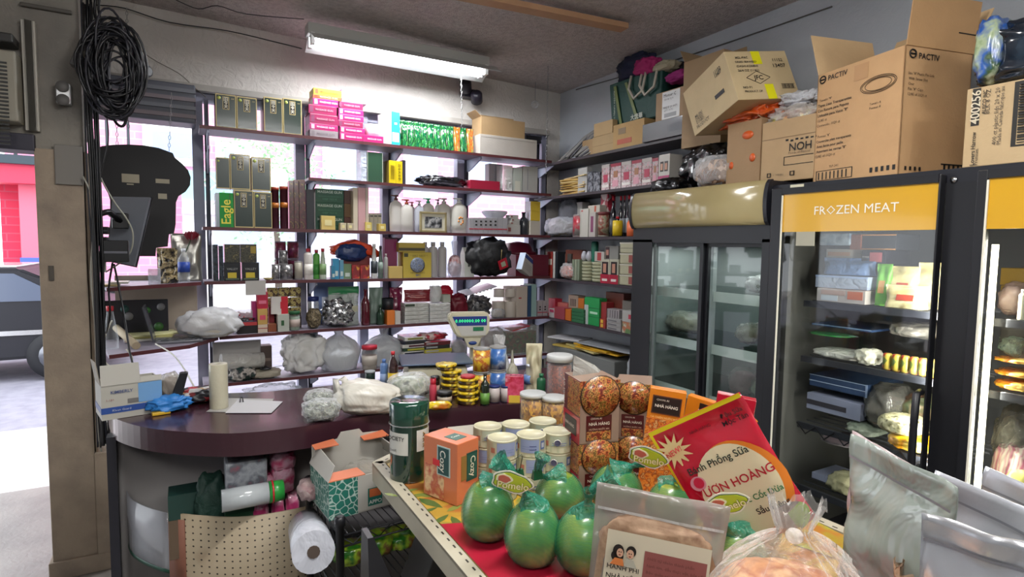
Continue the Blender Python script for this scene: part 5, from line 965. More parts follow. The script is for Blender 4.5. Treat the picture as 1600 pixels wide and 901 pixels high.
# green shopping bag with clothes
S = RS(957, 1032, 118, 2.98, zg+.001); h_, w_ = S.h*1.0, S.w; t = thing('shopping_bag', 'dark green woven shopping bag with cream handles, stuffed with clothes', 'bag', S.at(.09), S.rz)
b = MB(); b.hexa([(-w_/2, -.09, 0), (w_/2, -.09, 0), (w_/2, .09, 0), (-w_/2, .09, 0), (-w_*.56, -.10, h_), (w_*.56, -.11, h_*.98), (w_*.54, .10, h_), (-w_*.54, .10, h_)], mat('#0f3d36', .6, bump=.2, bs=60), .01); b.build('body', t)
b = MB()
for x0, x1, c in ((-.30, -.42, '#5c6a2c'), (.05, -.18, '#5c6a2c')): b.hexa([(x0*w_, -.100, h_*.02), (x0*w_+.03, -.100, h_*.02), (x0*w_+.03, -.098, h_*.02), (x0*w_, -.098, h_*.02), (x1*w_, -.118, h_*.9), (x1*w_+.03, -.118, h_*.9), (x1*w_+.03, -.112, h_*.9), (x1*w_, -.112, h_*.9)], C(c))
b.text('大統華', (.08*w_, -.112, h_*.10), (1, 0, 0), (0, 0, 1), .045, mat('#c3c9bb')); b.text('The Nature supports', (-.40*w_, -.115, h_*.45), (0, -.05, 1), (-1, 0, 0), .028, mat('#b9c2b0')); b.build('printed_panel', t)
for x in (.0, .22): MB().tube([(x*w_-.02, -.117, h_*1.0), (x*w_-.03, -.13, h_*.72), (x*w_+.03, -.13, h_*.48), (x*w_+.12, -.13, h_*.60), (x*w_+.14, -.117, h_*1.0)], .010, mat('#b3ada0', .7), 6).build('handle', t)
for (x0, x1, y0, y1, X, c, n_, sd) in ((955, 1012, 82, 128, 2.97, '#151a36', 'navy blue garment at the left of the green bag', 1), (983, 1018, 88, 116, 2.91, '#a02262', 'bright pink garment on top of the green bag', 2), (1012, 1048, 94, 110, 2.93, '#a39c84', 'beige cap lying on the green bag', 3), (1032, 1072, 108, 126, 2.90, '#8a1c66', 'magenta garment at the right of the green bag', 4), (1000, 1078, 100, 135, 3.06, '#2c2630', 'dark purple garment behind the beige cap', 5), (1066, 1082, 118, 142, 2.92, '#2a1a26', 'dark garment drooping over the labelled carton', 6)):
    z = zr((x0+x1)/2, y1, X); S = RS(x0, x1, y0, X, z); lump(S, n_, mat(c, .8, bump=.5, bs=30), .14, seed=sd, amp=.25, f=1.5, crease=.25, cat='clothing', name='garment')
# row 2
for k in range(16):
    S = Slot((2.93+.004*(k % 3), 4.10-.01*(k % 4), RSH[2]+.0095*k), -pi/2, .40-.008*(k % 5), .009); B(S, .22, '%s of the yellow envelopes piled at the corner of the second right shelf' % ('lowest', 'second', 'third', 'fourth', 'fifth', 'sixth', 'seventh', 'eighth', 'ninth', 'tenth', 'eleventh', 'twelfth', 'thirteenth', 'fourteenth', 'fifteenth', 'topmost')[k], ('#b3924c', '#c4a25a', '#9a7a3c', '#c9b27c')[k % 4], 'envelope', 'envelope', bev=.002, rot=random.uniform(-.2, .2), group='yellow envelopes in the corner pile')
S = R(2, 903, 917, 262, .02); B(S, .05, 'white cardboard flap box at the front of the second right shelf', '#a6a5a2', 'box', 'white_box', rects=[(0, .6, 1, .61, '#8a8988')])
for i, (x0, x1, yt) in enumerate(((918, 926, 282), (927, 937, 282))):
    S = R(2, x0, x1, yt, .02); B(S, .1, '%s lower black and white packet, second right shelf' % ('left', 'right')[i], pmat(['#1c1e26', '#3a3c46', '#8a8b92', '#23242c'], 30, .3, 'noise'), 'packet', 'small_packet'); z = S.top+.001
    S = RS(x0, x1, 268+i, 2.92, z); B(S, .1, '%s upper black and white packet, second right shelf' % ('left', 'right')[i], pmat(['#1c1e26', '#3a3c46', '#8a8b92', '#23242c'], 34, .3, 'noise'), 'packet', 'small_packet')
hd = pmat(['#b9b2ae', '#c98a94', '#a9a6a6', '#8a4a50', '#cfc9c4'], 34, .35, 'noise', .4)
for i, (x0, x1, yt) in enumerate(((940, 952, 257), (954, 970, 255), (971, 986, 252), (987, 1002, 250), (1003, 1018, 247), (1019, 1028, 247))):
    S = R(2, x0, x1, yt, .01); B(S, .12, '%s hair colour box in the row on the second right shelf' % ('first', 'second', 'third', 'fourth', 'fifth', 'sixth')[i], hd, 'box', 'hair_colour_box', rects=[(.0, .88, 1, 1, '#8c1c34'), (.2, .1, .75, .35, '#c98f9c'), (.3, .45, .7, .7, '#9a6a4c')] if i % 2 else [(.0, .86, 1, 1, '#a9a09c'), (.25, .3, .8, .6, '#a8324c'), (.1, .1, .9, .2, '#d8d2cc')], group='hair colour boxes in the row on the second right shelf')
S = R(2, 1029, 1046, 241, .0); B(S, .12, 'white hair colour box showing two faces, second right shelf', '#b9b5ae', 'box', 'hair_colour_box', rects=[(.15, .4, .45, .75, '#2a1c1a'), (.55, .4, .85, .75, '#2a1c1a'), (.2, .45, .4, .68, '#b98a72'), (.6, .45, .8, .68, '#b98a72'), (0, 0, 1, .25, '#a83a6c')])
blk = mat('#0b0b0e', .28, bump=.35, bs=22, coat=.3)
S = RS(1049, 1134, 219, 2.80, 2.0); lump(S, 'big shiny black garbage bag on the drinks fridge', blk, .3, seed=5, amp=.16, crease=.2, sub=5)
S = RS(1006, 1056, 276, 2.68, 2.0); lump(S, 'small black plastic bag at the left edge of the fridge top', blk, .16, seed=9, amp=.2, crease=.35)
S = RS(1071, 1136, 238, 2.58, 1.995); o = lump(S, 'clear bag of beige chips on the drinks fridge', FILM, .2, seed=3, amp=.12, crease=.2, inner=pmat(['#8f6f55', '#b3927a', '#c9a98e', '#7c5c44'], 30, .6, 'voronoi', 0, .6), sub=4)
# row 3
S = R(3, 842, 889, 337, .0); lump(S, 'clear bag of dried noodle sticks at the corner of the third shelf', plastic('#c9ccd6', .4), .2, seed=3, inner=pmat(['#7c7460', '#a39a80', '#5c5444', '#8a7c5c'], 30, .6, 'wave', 0, .8), name='noodle_bag')
S = R(3, 866, 900, 308, .10); lump(S, 'dark grey fabric bundle behind the noodle bag', mat('#55565c', .7, bump=.4), .18, seed=8, amp=.2)
S = R(3, 890, 905, 335, .01); can(S, 'red and grey tall can on the third right shelf', '#8a7c7c', pmat(['#9c1c2c', '#b3263a', '#8a8480', '#7c7674'], 10, .3, 'noise'), 'can')
S = R(3, 906, 919, 326, .02); B(S, .1, 'tall white carton right of the red and grey can', '#b3afa6', 'box', 'white_box', rects=[(.15, .9, .35, .95, '#a83a3a'), (.1, .1, .12, .8, '#8a877e')])
S = R(3, 897, 909, 316, .14); B(S, .08, 'white and grey box behind the tall white carton', '#a5a4a0', 'box', 'white_box')
S = R(3, 920, 930, 332, .02); B(S, .1, 'slim box with purple figure print, third right shelf', '#a9a29c', 'box', 'slim_box', rects=[(.3, .2, .7, .85, '#7a3a5c')]); S = R(3, 930.5, 942, 332, .02); can(S, 'printed glass jar beside the purple figure box', '#8a867a', pmat(['#6a6c5a', '#9a947c', '#8a3a34', '#55604c'], 30, .4, 'noise'), 'jar', lid='#6a2a2c'); z = S.top+.004
S = RS(919, 937, 318, 2.93, z); S.h = .06; B(S, .09, 'white box laid across the jar and the slim box', '#aea99d', 'box', 'white_box', rects=[(.55, .1, .7, .9, '#a84a2c')])
S = R(3, 938, 949, 310, .10); S.h = .38; B(S, .08, 'red and white leaning box before the soy bottles', pmat(['#a8243a', '#c9b8b4', '#8a2030'], 24, .4), 'box', 'red_box')
for i, (x0, x1, yt, ins, lab) in enumerate(((950, 957, 306, .08, '#4c4f55'), (954, 964, 338, .01, '#d6b81e'), (963, 969, 306, .08, '#9a9ea4'), (970, 975, 305, .10, '#7c8086'), (976, 982, 304, .08, '#8d9298'))):
    S = R(3, x0, x1, yt, ins); bottle(S, ('first', 'yellow-labelled', 'second', 'third', 'fourth')[i]+(' dark sauce bottle with red cap, third right shelf' if i != 1 else ' dark sauce bottle, third right shelf'), mat('#14121a', .15, coat=1), '#b31c2c', 'sauce', lab=lab, labh=(.1, .45) if i != 1 else (.05, .8))
S = R(3, 975, 990, 329, .0); bottle(S, 'orange labelled bottle next to the fridge header', '#c25a34', '#b9502c', 'sauce', lab='#d8683a', labh=(.02, .55))
# row 4
for i, (x0, x1, c, n_) in enumerate(((855, 863, '#8c2c24', 'red and white'), (864, 867, '#b9b7b2', 'slim white'), (867.5, 871, '#20262c', 'slim black'))):
    S = R(4, x0, x1, 393, .02); B(S, .12, '%s box at the corner of the fourth right shelf' % n_, c, 'box', 'slim_box', rects=[(.1, .5, .9, .72, '#c9bcae')] if i == 0 else ())
S = R(4, 872, 892, 396, .10); B(S, .05, 'dark framed box behind the clear bag of red goods', '#4c4844', 'box', 'dark_box', rects=[(.2, .45, .9, .7, '#2c2a2c')])
S = R(4, 871, 893, 411, .0); lump(S, 'clear bag of orange red sweets, fourth right shelf', FILM, .1, seed=5, inner=pmat(['#b3442c', '#c9683a', '#8a2c24', '#c9b09c'], 40, .4, 'noise', 1), amp=.16)
for i in range(3): S = R(4, 893.5+4*i, 897+4*i, 405, .03); B(S, .12, '%s grey green slim book by the cream bowls' % ('first', 'second', 'third')[i], ('#6f7a66', '#88907c', '#7a8470')[i], 'book', 'book')
for i, (x0, x1) in enumerate(((905, 918), (918.5, 938))):
    z = RSH[4]
    for k in range(6):
        S = R(4, x0, x1, 420, .03-.02*i, z); S.h = .026; spin(S, '%s cream bowl of the %s stack, fourth right shelf' % (('lowest', 'second', 'third', 'fourth', 'fifth', 'top')[k], ('left', 'right')[i]), [(.75, 0), (.96, .15), (1, .9), (.98, 1), (.3, 1)], 'bowl', 'cream_bowl', 18, c=mat('#a9a98c', .4), group='cream bowls stacked on the fourth right shelf'); z += .0275
for i, (x0, x1) in enumerate(((906, 912), (913, 920))):
    S = RS(x0, x1, 388, 2.95, z+.002); S.h = .085; spin(S, '%s small white egg-shaped bottle on the cream bowls' % ('left', 'right')[i], [(.5, 0), (1, .3), (.95, .65), (.5, .95), (.3, 1)], 'bottle', 'small_bottle', 14, c='#a9a8b0')
S = RS(886, 905, 381, 3.02, RSH[4]+.10); S.h = .16; B(S, .06, 'brown leather pouch leaning on the books', mat('#6c3424', .5), 'pouch', 'brown_pouch', rot=.3)
S = RS(921, 928, 377, 2.98, RSH[4]); spin(S, 'tall teal green tube standing on the fourth right shelf', [(1, 0), (1, .96), (.8, 1)], 'tube', 'green_tube', 14, c='#1f6a55')
S = RS(938.5, 952, 405, 2.91, RSH[4]); S2 = RS(952.5, 966, 405, 2.91, RSH[4])
for i, Q in enumerate((S, S2)): B(Q, .1, '%s lower hair colour box with a woman and red base' % ('left', 'right')[i], '#a9a694', 'box', 'hair_colour_box', rects=[(0, 0, 1, .38, '#9c1c34'), (.15, .38, .85, .9, '#221a1c'), (.3, .45, .65, .82, '#b3826c'), (.2, .1, .8, .2, '#c9c2bb')], group='hair colour boxes with a woman and red base')
S3 = RS(929, 944, 391, 2.95, S.top+.001); S3.h = .08; S3.f.z = RSH[4]+.17; B(S3, .06, 'small hair colour box above the cream bowls', '#aaa69f', 'box', 'hair_colour_box', rects=[(.3, .1, .7, .9, '#9a3a3c')])
S3 = RS(945, 966, 384, 2.97, S.top+.001); B(S3, .08, 'grey box with a woman portrait on the hair colour boxes', '#7c7c78', 'box', 'hair_colour_box', rects=[(.05, .05, .35, .9, '#3a2a2e'), (.1, .3, .3, .7, '#a87a6c')])
z = RSH[4]
for k in range(4):
    S = RS(968, 992, 420, 2.91, z); S.h = .078; B(S, .12, '%s square tub of the stack beside the fridge' % ('lowest', 'second', 'third', 'top')[k], '#a5a288', 'tub', 'square_tub', bev=.008, rects=[(.6, .15, .98, .85, '#8c4a44')] if k < 3 else [(.05, .45, .95, .5, '#6a6a5c')], lid=('#b3b0a0', .12)); z += .0815
# row 5
mm = [(857, 867, 466, .06, '#9c2434', 'crimson box'), (866, 882, 480, .01, '#8d3a44', 'dull pink box'), (870, 887, 473, .09, '#a85a52', 'salmon box'), (888, 903, 461, .10, '#9a8a7a', 'beige printed box'), (903, 912, 466, .07, '#b36220', 'orange tall box'), (883, 892, 483, .02, '#b8621c', 'orange small box'), (913, 936, 465, .03, '#1f8a48', 'bright green tall box'), (937, 947, 472, .05, '#8a2a2c', 'red tall box'), (946, 974, 457, .14, '#74382c', 'rust red long box'), (948, 967, 483, .03, '#8c8688', 'grey striped box'), (972, 992, 470, .12, '#77736c', 'grey box')]
for i, (x0, x1, yt, ins, c, n_) in enumerate(mm):
    S = R(5, x0, x1, yt, ins); rc = []
    if 'green' in n_: rc = [(0, 0, .28, .72, '#a9aeac'), (.3, .30, 1, .32, '#0f5c30'), (.3, .62, 1, .64, '#0f5c30'), (.4, .42, .9, .5, '#a9d0b3')]
    if 'striped' in n_: rc = [(k/5+.05, .05, k/5+.09, .95, '#5c5658') for k in range(5)]
    if 'beige' in n_: rc = [(.2+.16*k, .55, .28+.16*k, .85, '#4c4440') for k in range(4)]
    if 'crimson' in n_: rc = [(.1, .2, .9, .4, '#c9b3b4')]
    B(S, .08, '%s on the fifth right shelf' % n_, c, 'box', 'small_box', rects=rc)
for k in range(4):
    S = RS(893, 912, 490, 2.91, RSH[5]+.03*k); S.h = .028; B(S, .1, '%s dark green flat box of the pile left of the bright green box' % ('lowest', 'second', 'third', 'top')[k], '#27603c', 'box', 'flat_box', group='dark green flat boxes')
S = RS(858, 866, 482, 2.91, RSH[5]); B(S, .06, 'small white and pink box at the corner, fifth right shelf', '#a9a4a4', 'box', 'small_box', rects=[(.1, .6, .9, .9, '#a83a5c')])
S = RS(937, 946, 498, 2.90, RSH[5]); B(S, .05, 'small yellow and red box at the front of the fifth right shelf', '#8c2c24', 'box', 'small_box', rects=[(.2, .1, .6, .45, '#c9a83a'), (.2, .55, .6, .9, '#c9a83a')])
for k in range(3):
    S = RS(948, 970, 500, 2.90, RSH[5]+.031*k); S.h = .029; B(S, .06, '%s white flat box in front of the grey striped box' % ('lowest', 'middle', 'top')[k], '#8f8d8c', 'box', 'flat_box', rects=[(.1, .3, .7, .6, '#5c5a60')])
S = RS(972, 992, 506, 2.89, RSH[5]); S.h = .085; B(S, .08, 'checked lower box at the right end of the fifth right shelf', pmat(['#9a8a70', '#5c7a4c', '#a86a4c', '#b3ad9c'], 30, .4), 'box', 'small_box'); z = S.top+.001
S = RS(972, 992, 490, 2.89, z); S.h = .085; B(S, .08, 'white box with red mark on the checked box', '#a5a39f', 'box', 'small_box', rects=[(.5, .3, .85, .7, '#a83444')])
# low shelf by the fridge: grey tub, envelopes
board('low board on the right wall holding the grey tub', [(2.86, 2.86), (3.195, 2.86), (3.195, 4.36), (2.86, 4.36)], .60, [((2.86, 4.36), (2.86, 2.86))], dark_board)
S = RS(865, 960, 552, 2.88, .60); B(S, .28, 'grey plastic tub holding envelopes under the right shelves', mat('#6c6e6c', .5, vary=.1), 'tub', 'grey_tub', bev=.01); z = S.top
for k, (x0, x1, c, tl, dh) in enumerate(((866, 905, '#b39a4c', .25, 0), (880, 935, '#b5aa70', -.15, .016), (900, 960, '#c9981e', .1, .032), (895, 950, '#c2951c', -.05, .046), (858, 892, '#b9b8bc', .35, .060), (905, 985, '#8d9196', .1, .074))):
    S = RS(x0, x1, 540, 2.90, z+dh+.001); S.h = .013; B(S, .22, ('ochre envelope at the bottom of the tub pile', 'pale yellow envelope in the tub pile', 'bright yellow envelope in the tub pile', 'second bright yellow envelope in the tub pile', 'white printed slip on the tub pile', 'grey poly mailer topping the tub pile')[k], c, 'envelope', 'envelope', bev=.003, rot=tl)
S = RS(975, 993, 550, 2.86, .60); lump(S, 'clear wrapped striped bundle beside the grey tub', plastic('#b3b5b8', .5), .12, seed=4, inner=pmat(['#6a6a6c', '#a9a9a8', '#55565a'], 40, .5, 'wave'))
# ================================================================ drinks fridge
FX = 2.46; blackp = mat('#1f2027', .35, vary=.05); darkp = mat('#17181d', .4)
Y0, Y1 = 1.80, 2.775
t = thing('drinks_fridge', 'tall black two-door drinks fridge with curved gold header', 'fridge', (FX, Y1, 0))
def L(b, x0, y0, z0, x1, y1, z1, m, bev=0): b.box(x0-FX, y0-Y1, z0, x1-FX, y1-Y1, z1, m, bev); return b
b = MB(); L(b, FX, Y0, 0, FX+.70, Y0+.03, 1.98, blackp); L(b, FX, Y1-.03, 0, FX+.70, Y1, 1.98, blackp); L(b, FX+.66, Y0+.03, .1, FX+.70, Y1-.03, 1.98, blackp); L(b, FX, Y0+.03, 1.68, FX+.66, Y1-.03, 1.98, blackp); L(b, FX, Y0+.03, 0, FX+.66, Y1-.03, .30, blackp); b.build('cabinet', t)
lin_m = mat('#8d9694', .5)
b = MB(); L(b, FX+.05, Y0+.031, .30, FX+.655, Y0+.05, 1.68, lin_m); L(b, FX+.05, Y1-.05, .30, FX+.655, Y1-.031, 1.68, lin_m); L(b, FX+.64, Y0+.05, .30, FX+.655, Y1-.05, 1.68, lin_m); b.build('liner', t)
b = MB(); prof = []
zt, zb_ = 1.985, 1.77
for k in range(13): a = k/12; prof.append((-.014-.030*sin(pi*a)**.5, zb_+(zt-zb_)*a))
pts = [(0.0, zb_)]+prof+[(0.0, zt)]; b.prism([(p[0], p[1]) for p in pts], Y0+.02-Y1, -.02, pmat(['#8a7c58', '#a4966c', '#b5a87e'], 1.2, .18, 'noise', .6), 'y', True)
# prism over y axis maps (x,z)
b.build('gold_header', t)
b = MB()
for y in (Y0+.0, Y1-.02): b.prism([(p[0]*1.06, zb_-.004+(p[1]-zb_)*1.02) for p in pts], y-Y1, y+.02-Y1, blackp, 'y')
b.build('header_cap', t)
MB().text('JORDAN', (-.002, -.07, 1.728), (0, -1, 0), (0, 0, 1), .022, mat('#b3303c')).build('lettering', t)
b = MB(); L(b, FX-.004, Y0, .28, FX, Y0+.045, 1.70, darkp); L(b, FX-.004, Y1-.17, .28, FX, Y1, 1.70, darkp); L(b, FX-.004, Y0, 1.685, FX, Y1, 1.77, darkp); b.build('front_frame', t)
ya = onx(1093, 450, FX).y; yb2 = onx(1100, 450, FX).y; yl = onx(1021, 450, FX).y
for nme, (ylo, yhi, xo) in (('left', (ya-.005, yl+.02, .012)), ('right', (Y0+.045, yb2+.03, .035))):
    b = MB(); fw = .022; 
    L(b, FX+xo, ylo, .31, FX+xo+.02, ylo+fw, 1.68, darkp); L(b, FX+xo, yhi-fw, .31, FX+xo+.02, yhi, 1.68, mat('#6c7574', .4) if nme == 'left' else darkp); L(b, FX+xo, ylo+fw, .31, FX+xo+.02, yhi-fw, .37, darkp); L(b, FX+xo, ylo+fw, 1.66, FX+xo+.02, yhi-fw, 1.68, darkp)
    dr = b.build('sliding_door', t); L(MB(), FX+xo+.008, ylo+fw, .37, FX+xo+.012, yhi-fw, 1.66, glassy((.90, .94, .93), .14, 'fridge_glass')).build('glass_pane', dr)
for k, y in enumerate((450, 527, 603)):
    z = onx(1058, y, FX+.09).z; b = MB(); L(b, FX+.09, Y0+.05, z-.055, FX+.094, Y1-.05, z, mat('#bcc3bf', .4)); L(b, FX+.14, Y0+.05, z-.012, FX+.62, Y1-.05, z-.006, glassy((.7, .75, .74), .1, 'shelf_glass')); b.build('shelf', t)
b = MB(); yy = onx(1165, 450, FX+.3).y
for y in (2.24,): L(b, FX+.08, y-.03, .32, FX+.11, y+.03, 1.68, mat('#8f9796', .4))
b.build('centre_post', t)
def FS(x0, x1, yt, X, z): return RS(x0, x1, yt, X, z)
zs = [onx(1058, y, FX+.09).z for y in (450, 527, 603)]
lump(FS(1155, 1200, 430, 2.64, zs[0]), 'clear bag of sliced food on the top fridge shelf', plastic('#9aa09c', .5), .15, seed=3, inner=pmat(['#5c564c', '#8a8478', '#45413a'], 30, .5, 'wave'))
lump(FS(1030, 1090, 488, 2.66, zs[1]), 'netted bag of beige buns on the middle fridge shelf, left door', plastic('#b3b4a9', .4), .2, seed=5, inner=mat('#9c9678', .6, bump=.5))
lump(FS(1140, 1172, 505, 2.66, zs[1]), 'bag of beige buns on the middle fridge shelf, right door', plastic('#a3a498', .4), .2, seed=6, inner=mat('#7a7458', .6, bump=.5))
B(FS(1185, 1200, 520, 2.66, zs[1]), .1, 'small red packet on the middle fridge shelf', '#7c2c30', 'packet', 'red_packet'); lump(FS(1130, 1165, 575, 2.66, zs[2]), 'dark red vegetables bag on the lower fridge shelf', plastic('#8a8a86', .4), .15, seed=7, inner=mat('#6a2430', .6)); lump(FS(1160, 1200, 590, 2.70, zs[2]-.0), 'green vegetable bag on the lower fridge shelf', plastic('#8a9086', .4), .2, seed=8, inner=pmat(['#3a4c2c', '#5c6a3c', '#7a7c5c'], 20, .6, 'noise'))
for yy_ in (2.02, 2.52):  # added fill lights for the dark fridge interior, no lamp part built
    l = bpy.data.lights.new('fridge_fill_light', 'AREA'); l.shape = 'RECTANGLE'; l.size = .4; l.size_y = .25; l.energy = 1.5; o = bpy.data.objects.new('fridge_fill_light', l); COL.objects.link(o); o.location = (FX+.3, yy_, 1.66)
# ================================================================ freezer with glass doors
Y0, Y1 = -.75, 1.80; t = thing('freezer', 'black upright freezer with yellow headed glass doors', 'freezer', (FX, Y1, 0)); ZT = 1.955
b = MB(); L(b, FX, Y1-.03, 0, FX+.73, Y1-.001, ZT, blackp); L(b, FX, Y0, 0, FX+.73, Y0+.03, ZT, blackp); L(b, FX+.70, Y0+.03, .1, FX+.73, Y1-.03, ZT, blackp); L(b, FX, Y0+.03, ZT-.05, FX+.70, Y1-.03, ZT, blackp); L(b, FX, Y0+.03, 0, FX+.70, Y1-.03, .22, blackp); b.build('cabinet', t)
b = MB(); L(b, FX+.69, Y0+.03, .22, FX+.699, Y1-.03, ZT-.05, mat('#3c3d3c', .6)); L(b, FX+.06, Y1-.06, .22, FX+.69, Y1-.031, ZT-.05, mat('#4a4a46', .6)); b.build('liner', t)
yel = mat('#d3a11f', .3, coat=.4); wm = mat('#e6e3d2', .5); fglass = glassy((.90, .92, .92), .16, 'freezer_glass')
D = [(1.775, 1.075, 1213), (.965, .285, 1536), (.20, -.50, 0)]
for i, (yh, yl_, _) in enumerate(D):
    b = MB(); fw = .032; x0 = FX-.045
    yA = onx(1222, 332, FX-.04).y if i == 0 else yh-fw; yB = onx(1464, 332, FX-.04).y if i == 0 else yl_+fw
    L(b, x0, yA, .25, FX-.004, yh, 1.935, darkp, .004); L(b, x0, yl_, .25, FX-.004, yB, 1.935, darkp, .004); L(b, x0, yB, 1.905, FX-.004, yA, 1.935, darkp); L(b, x0, yB, .25, FX-.004, yA, .33, darkp)
    zA = onx(1340, 360.5, FX-.04).z
    dr = b.build('glass_door', t); L(MB(), x0+.012, yB, .33, x0+.020, yA, zA, fglass).build('glass_pane', dr); L(MB(), x0+.008, yB, zA, x0+.020, yA, 1.905, yel).build('yellow_header', dr)
    L(MB(), x0+.0, yA-.004, .33, x0+.006, yA+.002, 1.9, wm).build('door_seal', dr)
    hb = MB(); hb.tube([(x0-FX, yl_+.02-Y1, 1.12), (x0-.03-FX, yl_+.02-Y1, 1.115), (x0-.035-FX, yl_+.02-Y1, 1.0), (x0-.035-FX, yl_+.02-Y1, .62), (x0-FX, yl_+.02-Y1, .6)], .014, darkp, 8); hb.build('handle', dr)
    if i == 0:
        b = MB(); b.text('FROZEN MEAT', (x0+.006-FX, onx(1333, 326, x0).y-Y1, onx(1333, 326, x0).z), (0, -1, 0), (0, 0, 1), .345/text_geo('FROZEN MEAT')[2], mat('#efece0', .4)); b.build('lettering', dr)
        a = onx(1243, 362, x0), onx(1270, 384, x0); b = MB(); L(b, x0+.006, a[1].y, a[1].z, x0+.0115, a[0].y, a[0].z, mat('#a9a695', .6)); b.build('sticker', dr)
    # light strip just inside, left edge of each bay
    yl2 = yh-.10 if i else yh-.035
    if i == 1: MB().tube([(FX+.06-FX, onx(1555, 390, FX+.06).y-Y1, .35), (.06, onx(1555, 390, FX+.06).y-Y1, onx(1555, 382, FX+.06).z)], .011, mat('#fff3d0', .4, emit=7), 8).build('light_tube', t)
b = MB()
for y, z in ((1.02, 1.0),): L(b, FX-.002, .965, .25, FX+.05, 1.075, 1.905, darkp)
L(b, FX-.002, .20, .25, FX+.05, .285, 1.905, darkp); L(b, FX-.003, Y0+.03, .22, FX+.05, -.5, 1.905, darkp); b.build('mullion', t)
MB().lathe([(.011, 0), (.011, .004), (.002, .005)], CHROME, 12, M=Matrix.Translation((-.003, onx(1491, 281, FX).y-Y1, onx(1491, 281, FX).z)) @ Matrix.Rotation(-pi/2, 4, 'Y')).build('lock', t)
a = onx(1235, 291, FX-.046), onx(1256, 292, FX-.046); b = MB(); L(b, FX-.047, a[1].y, a[0].z-.006, FX-.0455, a[0].y, a[0].z+.006, mat('#c9c6ae')); b.build('small_label', t)
l = bpy.data.lights.new('freezer_light', 'AREA'); l.shape = 'RECTANGLE'; l.size = .03; l.size_y = 1.2; l.energy = 8; l.color = (1, .93, .78)
o = bpy.data.objects.new('freezer_light', l); COL.objects.link(o); o.location = (FX+.09, .90, 1.1); o.rotation_euler = (0, -pi/2-.0, 0); o.rotation_euler = Euler((pi/2, 0, 0)).to_matrix().to_euler(); o.rotation_euler = (-pi/2, 0, -.6)
for k, y0_ in ((1, 1.70),):
    l = bpy.data.lights.new('freezer_light', 'AREA'); l.shape = 'RECTANGLE'; l.size = .03; l.size_y = 1.2; l.energy = 8; l.color = (1, .96, .88); o = bpy.data.objects.new('freezer_light', l); COL.objects.link(o); o.location = (FX+.07, 1.12, 1.15); o.rotation_euler = (pi/2, 0, -.5)
ZF = [onx(1360, 478, FX+.09).z, onx(1360, 574, FX+.09).z, onx(1360, 690, FX+.09).z, onx(1300, 776, FX+.09).z]
for i, (yh, yl_) in enumerate(((1.735, 1.03), (1.0, .25), (.2, -.6))):
    for k, z in enumerate(ZF):
        b = MB(); L(b, FX+.09, yl_, z-.03, FX+.095, yh-.06, z-.002, mat('#2b2d33', .4))
        for q in range(9): L(b, FX+.10+.06*q, yl_, z-.008, FX+.105+.06*q, yh-.06, z-.002, mat('#3a3c40', .4))
        if k == 2:
            n = 14; ys = [yh-.06-(yh-.06-yl_)*q/n for q in range(n+1)]; b.tube([(FX+.085-FX, ys[q]-Y1, z-.005-(.045 if q % 2 else 0)) for q in range(n+1)], .004, BLACK, 5)
        b.build('wire_shelf', t)
FXF = FX+.12
def F(x0, x1, yt, k, X=FXF, z=None): return RS(x0, x1, yt, X, ZF[k] if z is None else z)
def fz(x, y, X=FXF): return onx(x, y, X).z
blu = mat('#3c5a80', .5); fr = [
 ('B', 1272, 1345, 440, 0, .30, '#3f5f8c', 'blue box deep under the clear meat trays, freezer left door'), ]
B(F(1276, 1352, 452, 0), .3, 'tray of pink meat under film, top freezer shelf', '#a9a39f', 'meat tray', 'meat_tray', rects=[(.1, .1, .45, .5, '#b9c2cc'), (.65, .3, .95, .9, '#b3664c'), (.1, .55, .6, .9, '#a8908a')], top='#b59a92'); z = F(1276, 1352, 452, 0).top
B(F(1274, 1356, 431, 0, FXF+.02, z+.002), .3, 'clear tray of frozen meat on the pink meat tray', plastic('#a9b6cc', .7), 'meat tray', 'meat_tray', rects=[(0, .85, 1, 1, '#8fa4c8')]); z2 = F(1274, 1356, 431, 0, FXF+.02, z).top
pouch(F(1276, 1358, 403, 0, FXF+.04, z2+.004), 'blue plastic food bag near the top of the freezer', plastic('#6f8fc0', .7, .3), 'bag', 'food_bag', depth=.12, seed=4)
B(F(1291, 1345, 389, 0, FXF+.12, fz(1310, 404, FXF+.12)), .2, 'pale printed box above the blue food bag', '#a19c96', 'box', 'frozen_box', rects=[(.05, .3, .7, .7, '#a8866c')]); B(F(1346, 1384, 391, 0, FXF+.10, fz(1360, 412, FXF+.10)), .2, 'dark box with pink food picture in the freezer', '#23222e', 'box', 'frozen_box', rects=[(.35, .15, .85, .85, '#a85a62')], texts=[('YUNA', .2, .5, .3, '#c9c6c0')])
B(F(1280, 1328, 364, 0, FXF+.1, fz(1300, 383, FXF+.1)), .2, 'blue white bag at the top of the freezer', pmat(['#6c8aa8', '#a9bccb', '#5c7490'], 14, .3, 'noise'), 'bag', 'frozen_bag', bev=.01); B(F(1328, 1345, 366, 0, FXF+.11, fz(1340, 390, FXF+.11)), .2, 'rust brown box under the freezer header', '#7c4a38', 'box', 'frozen_box'); B(F(1345, 1400, 366, 0, FXF+.12, fz(1370, 390, FXF+.12)), .2, 'dark box with orange edges under the freezer header', '#2c3038', 'box', 'frozen_box', rects=[(0, 0, 1, .08, '#b3804c'), (0, .92, 1, 1, '#b3804c')])
pouch(F(1362, 1386, 412, 0, FXF+.02), 'lime green snack bag in the freezer', '#5c9a34', 'bag', 'green_bag', depth=.08, seed=6, rects=[(.3, .3, .7, .6, '#b3864c')])
ck = pmat(['#8a8058', '#b3a878', '#c9bf94', '#7c7048'], 9, .25, 'noise', .8)
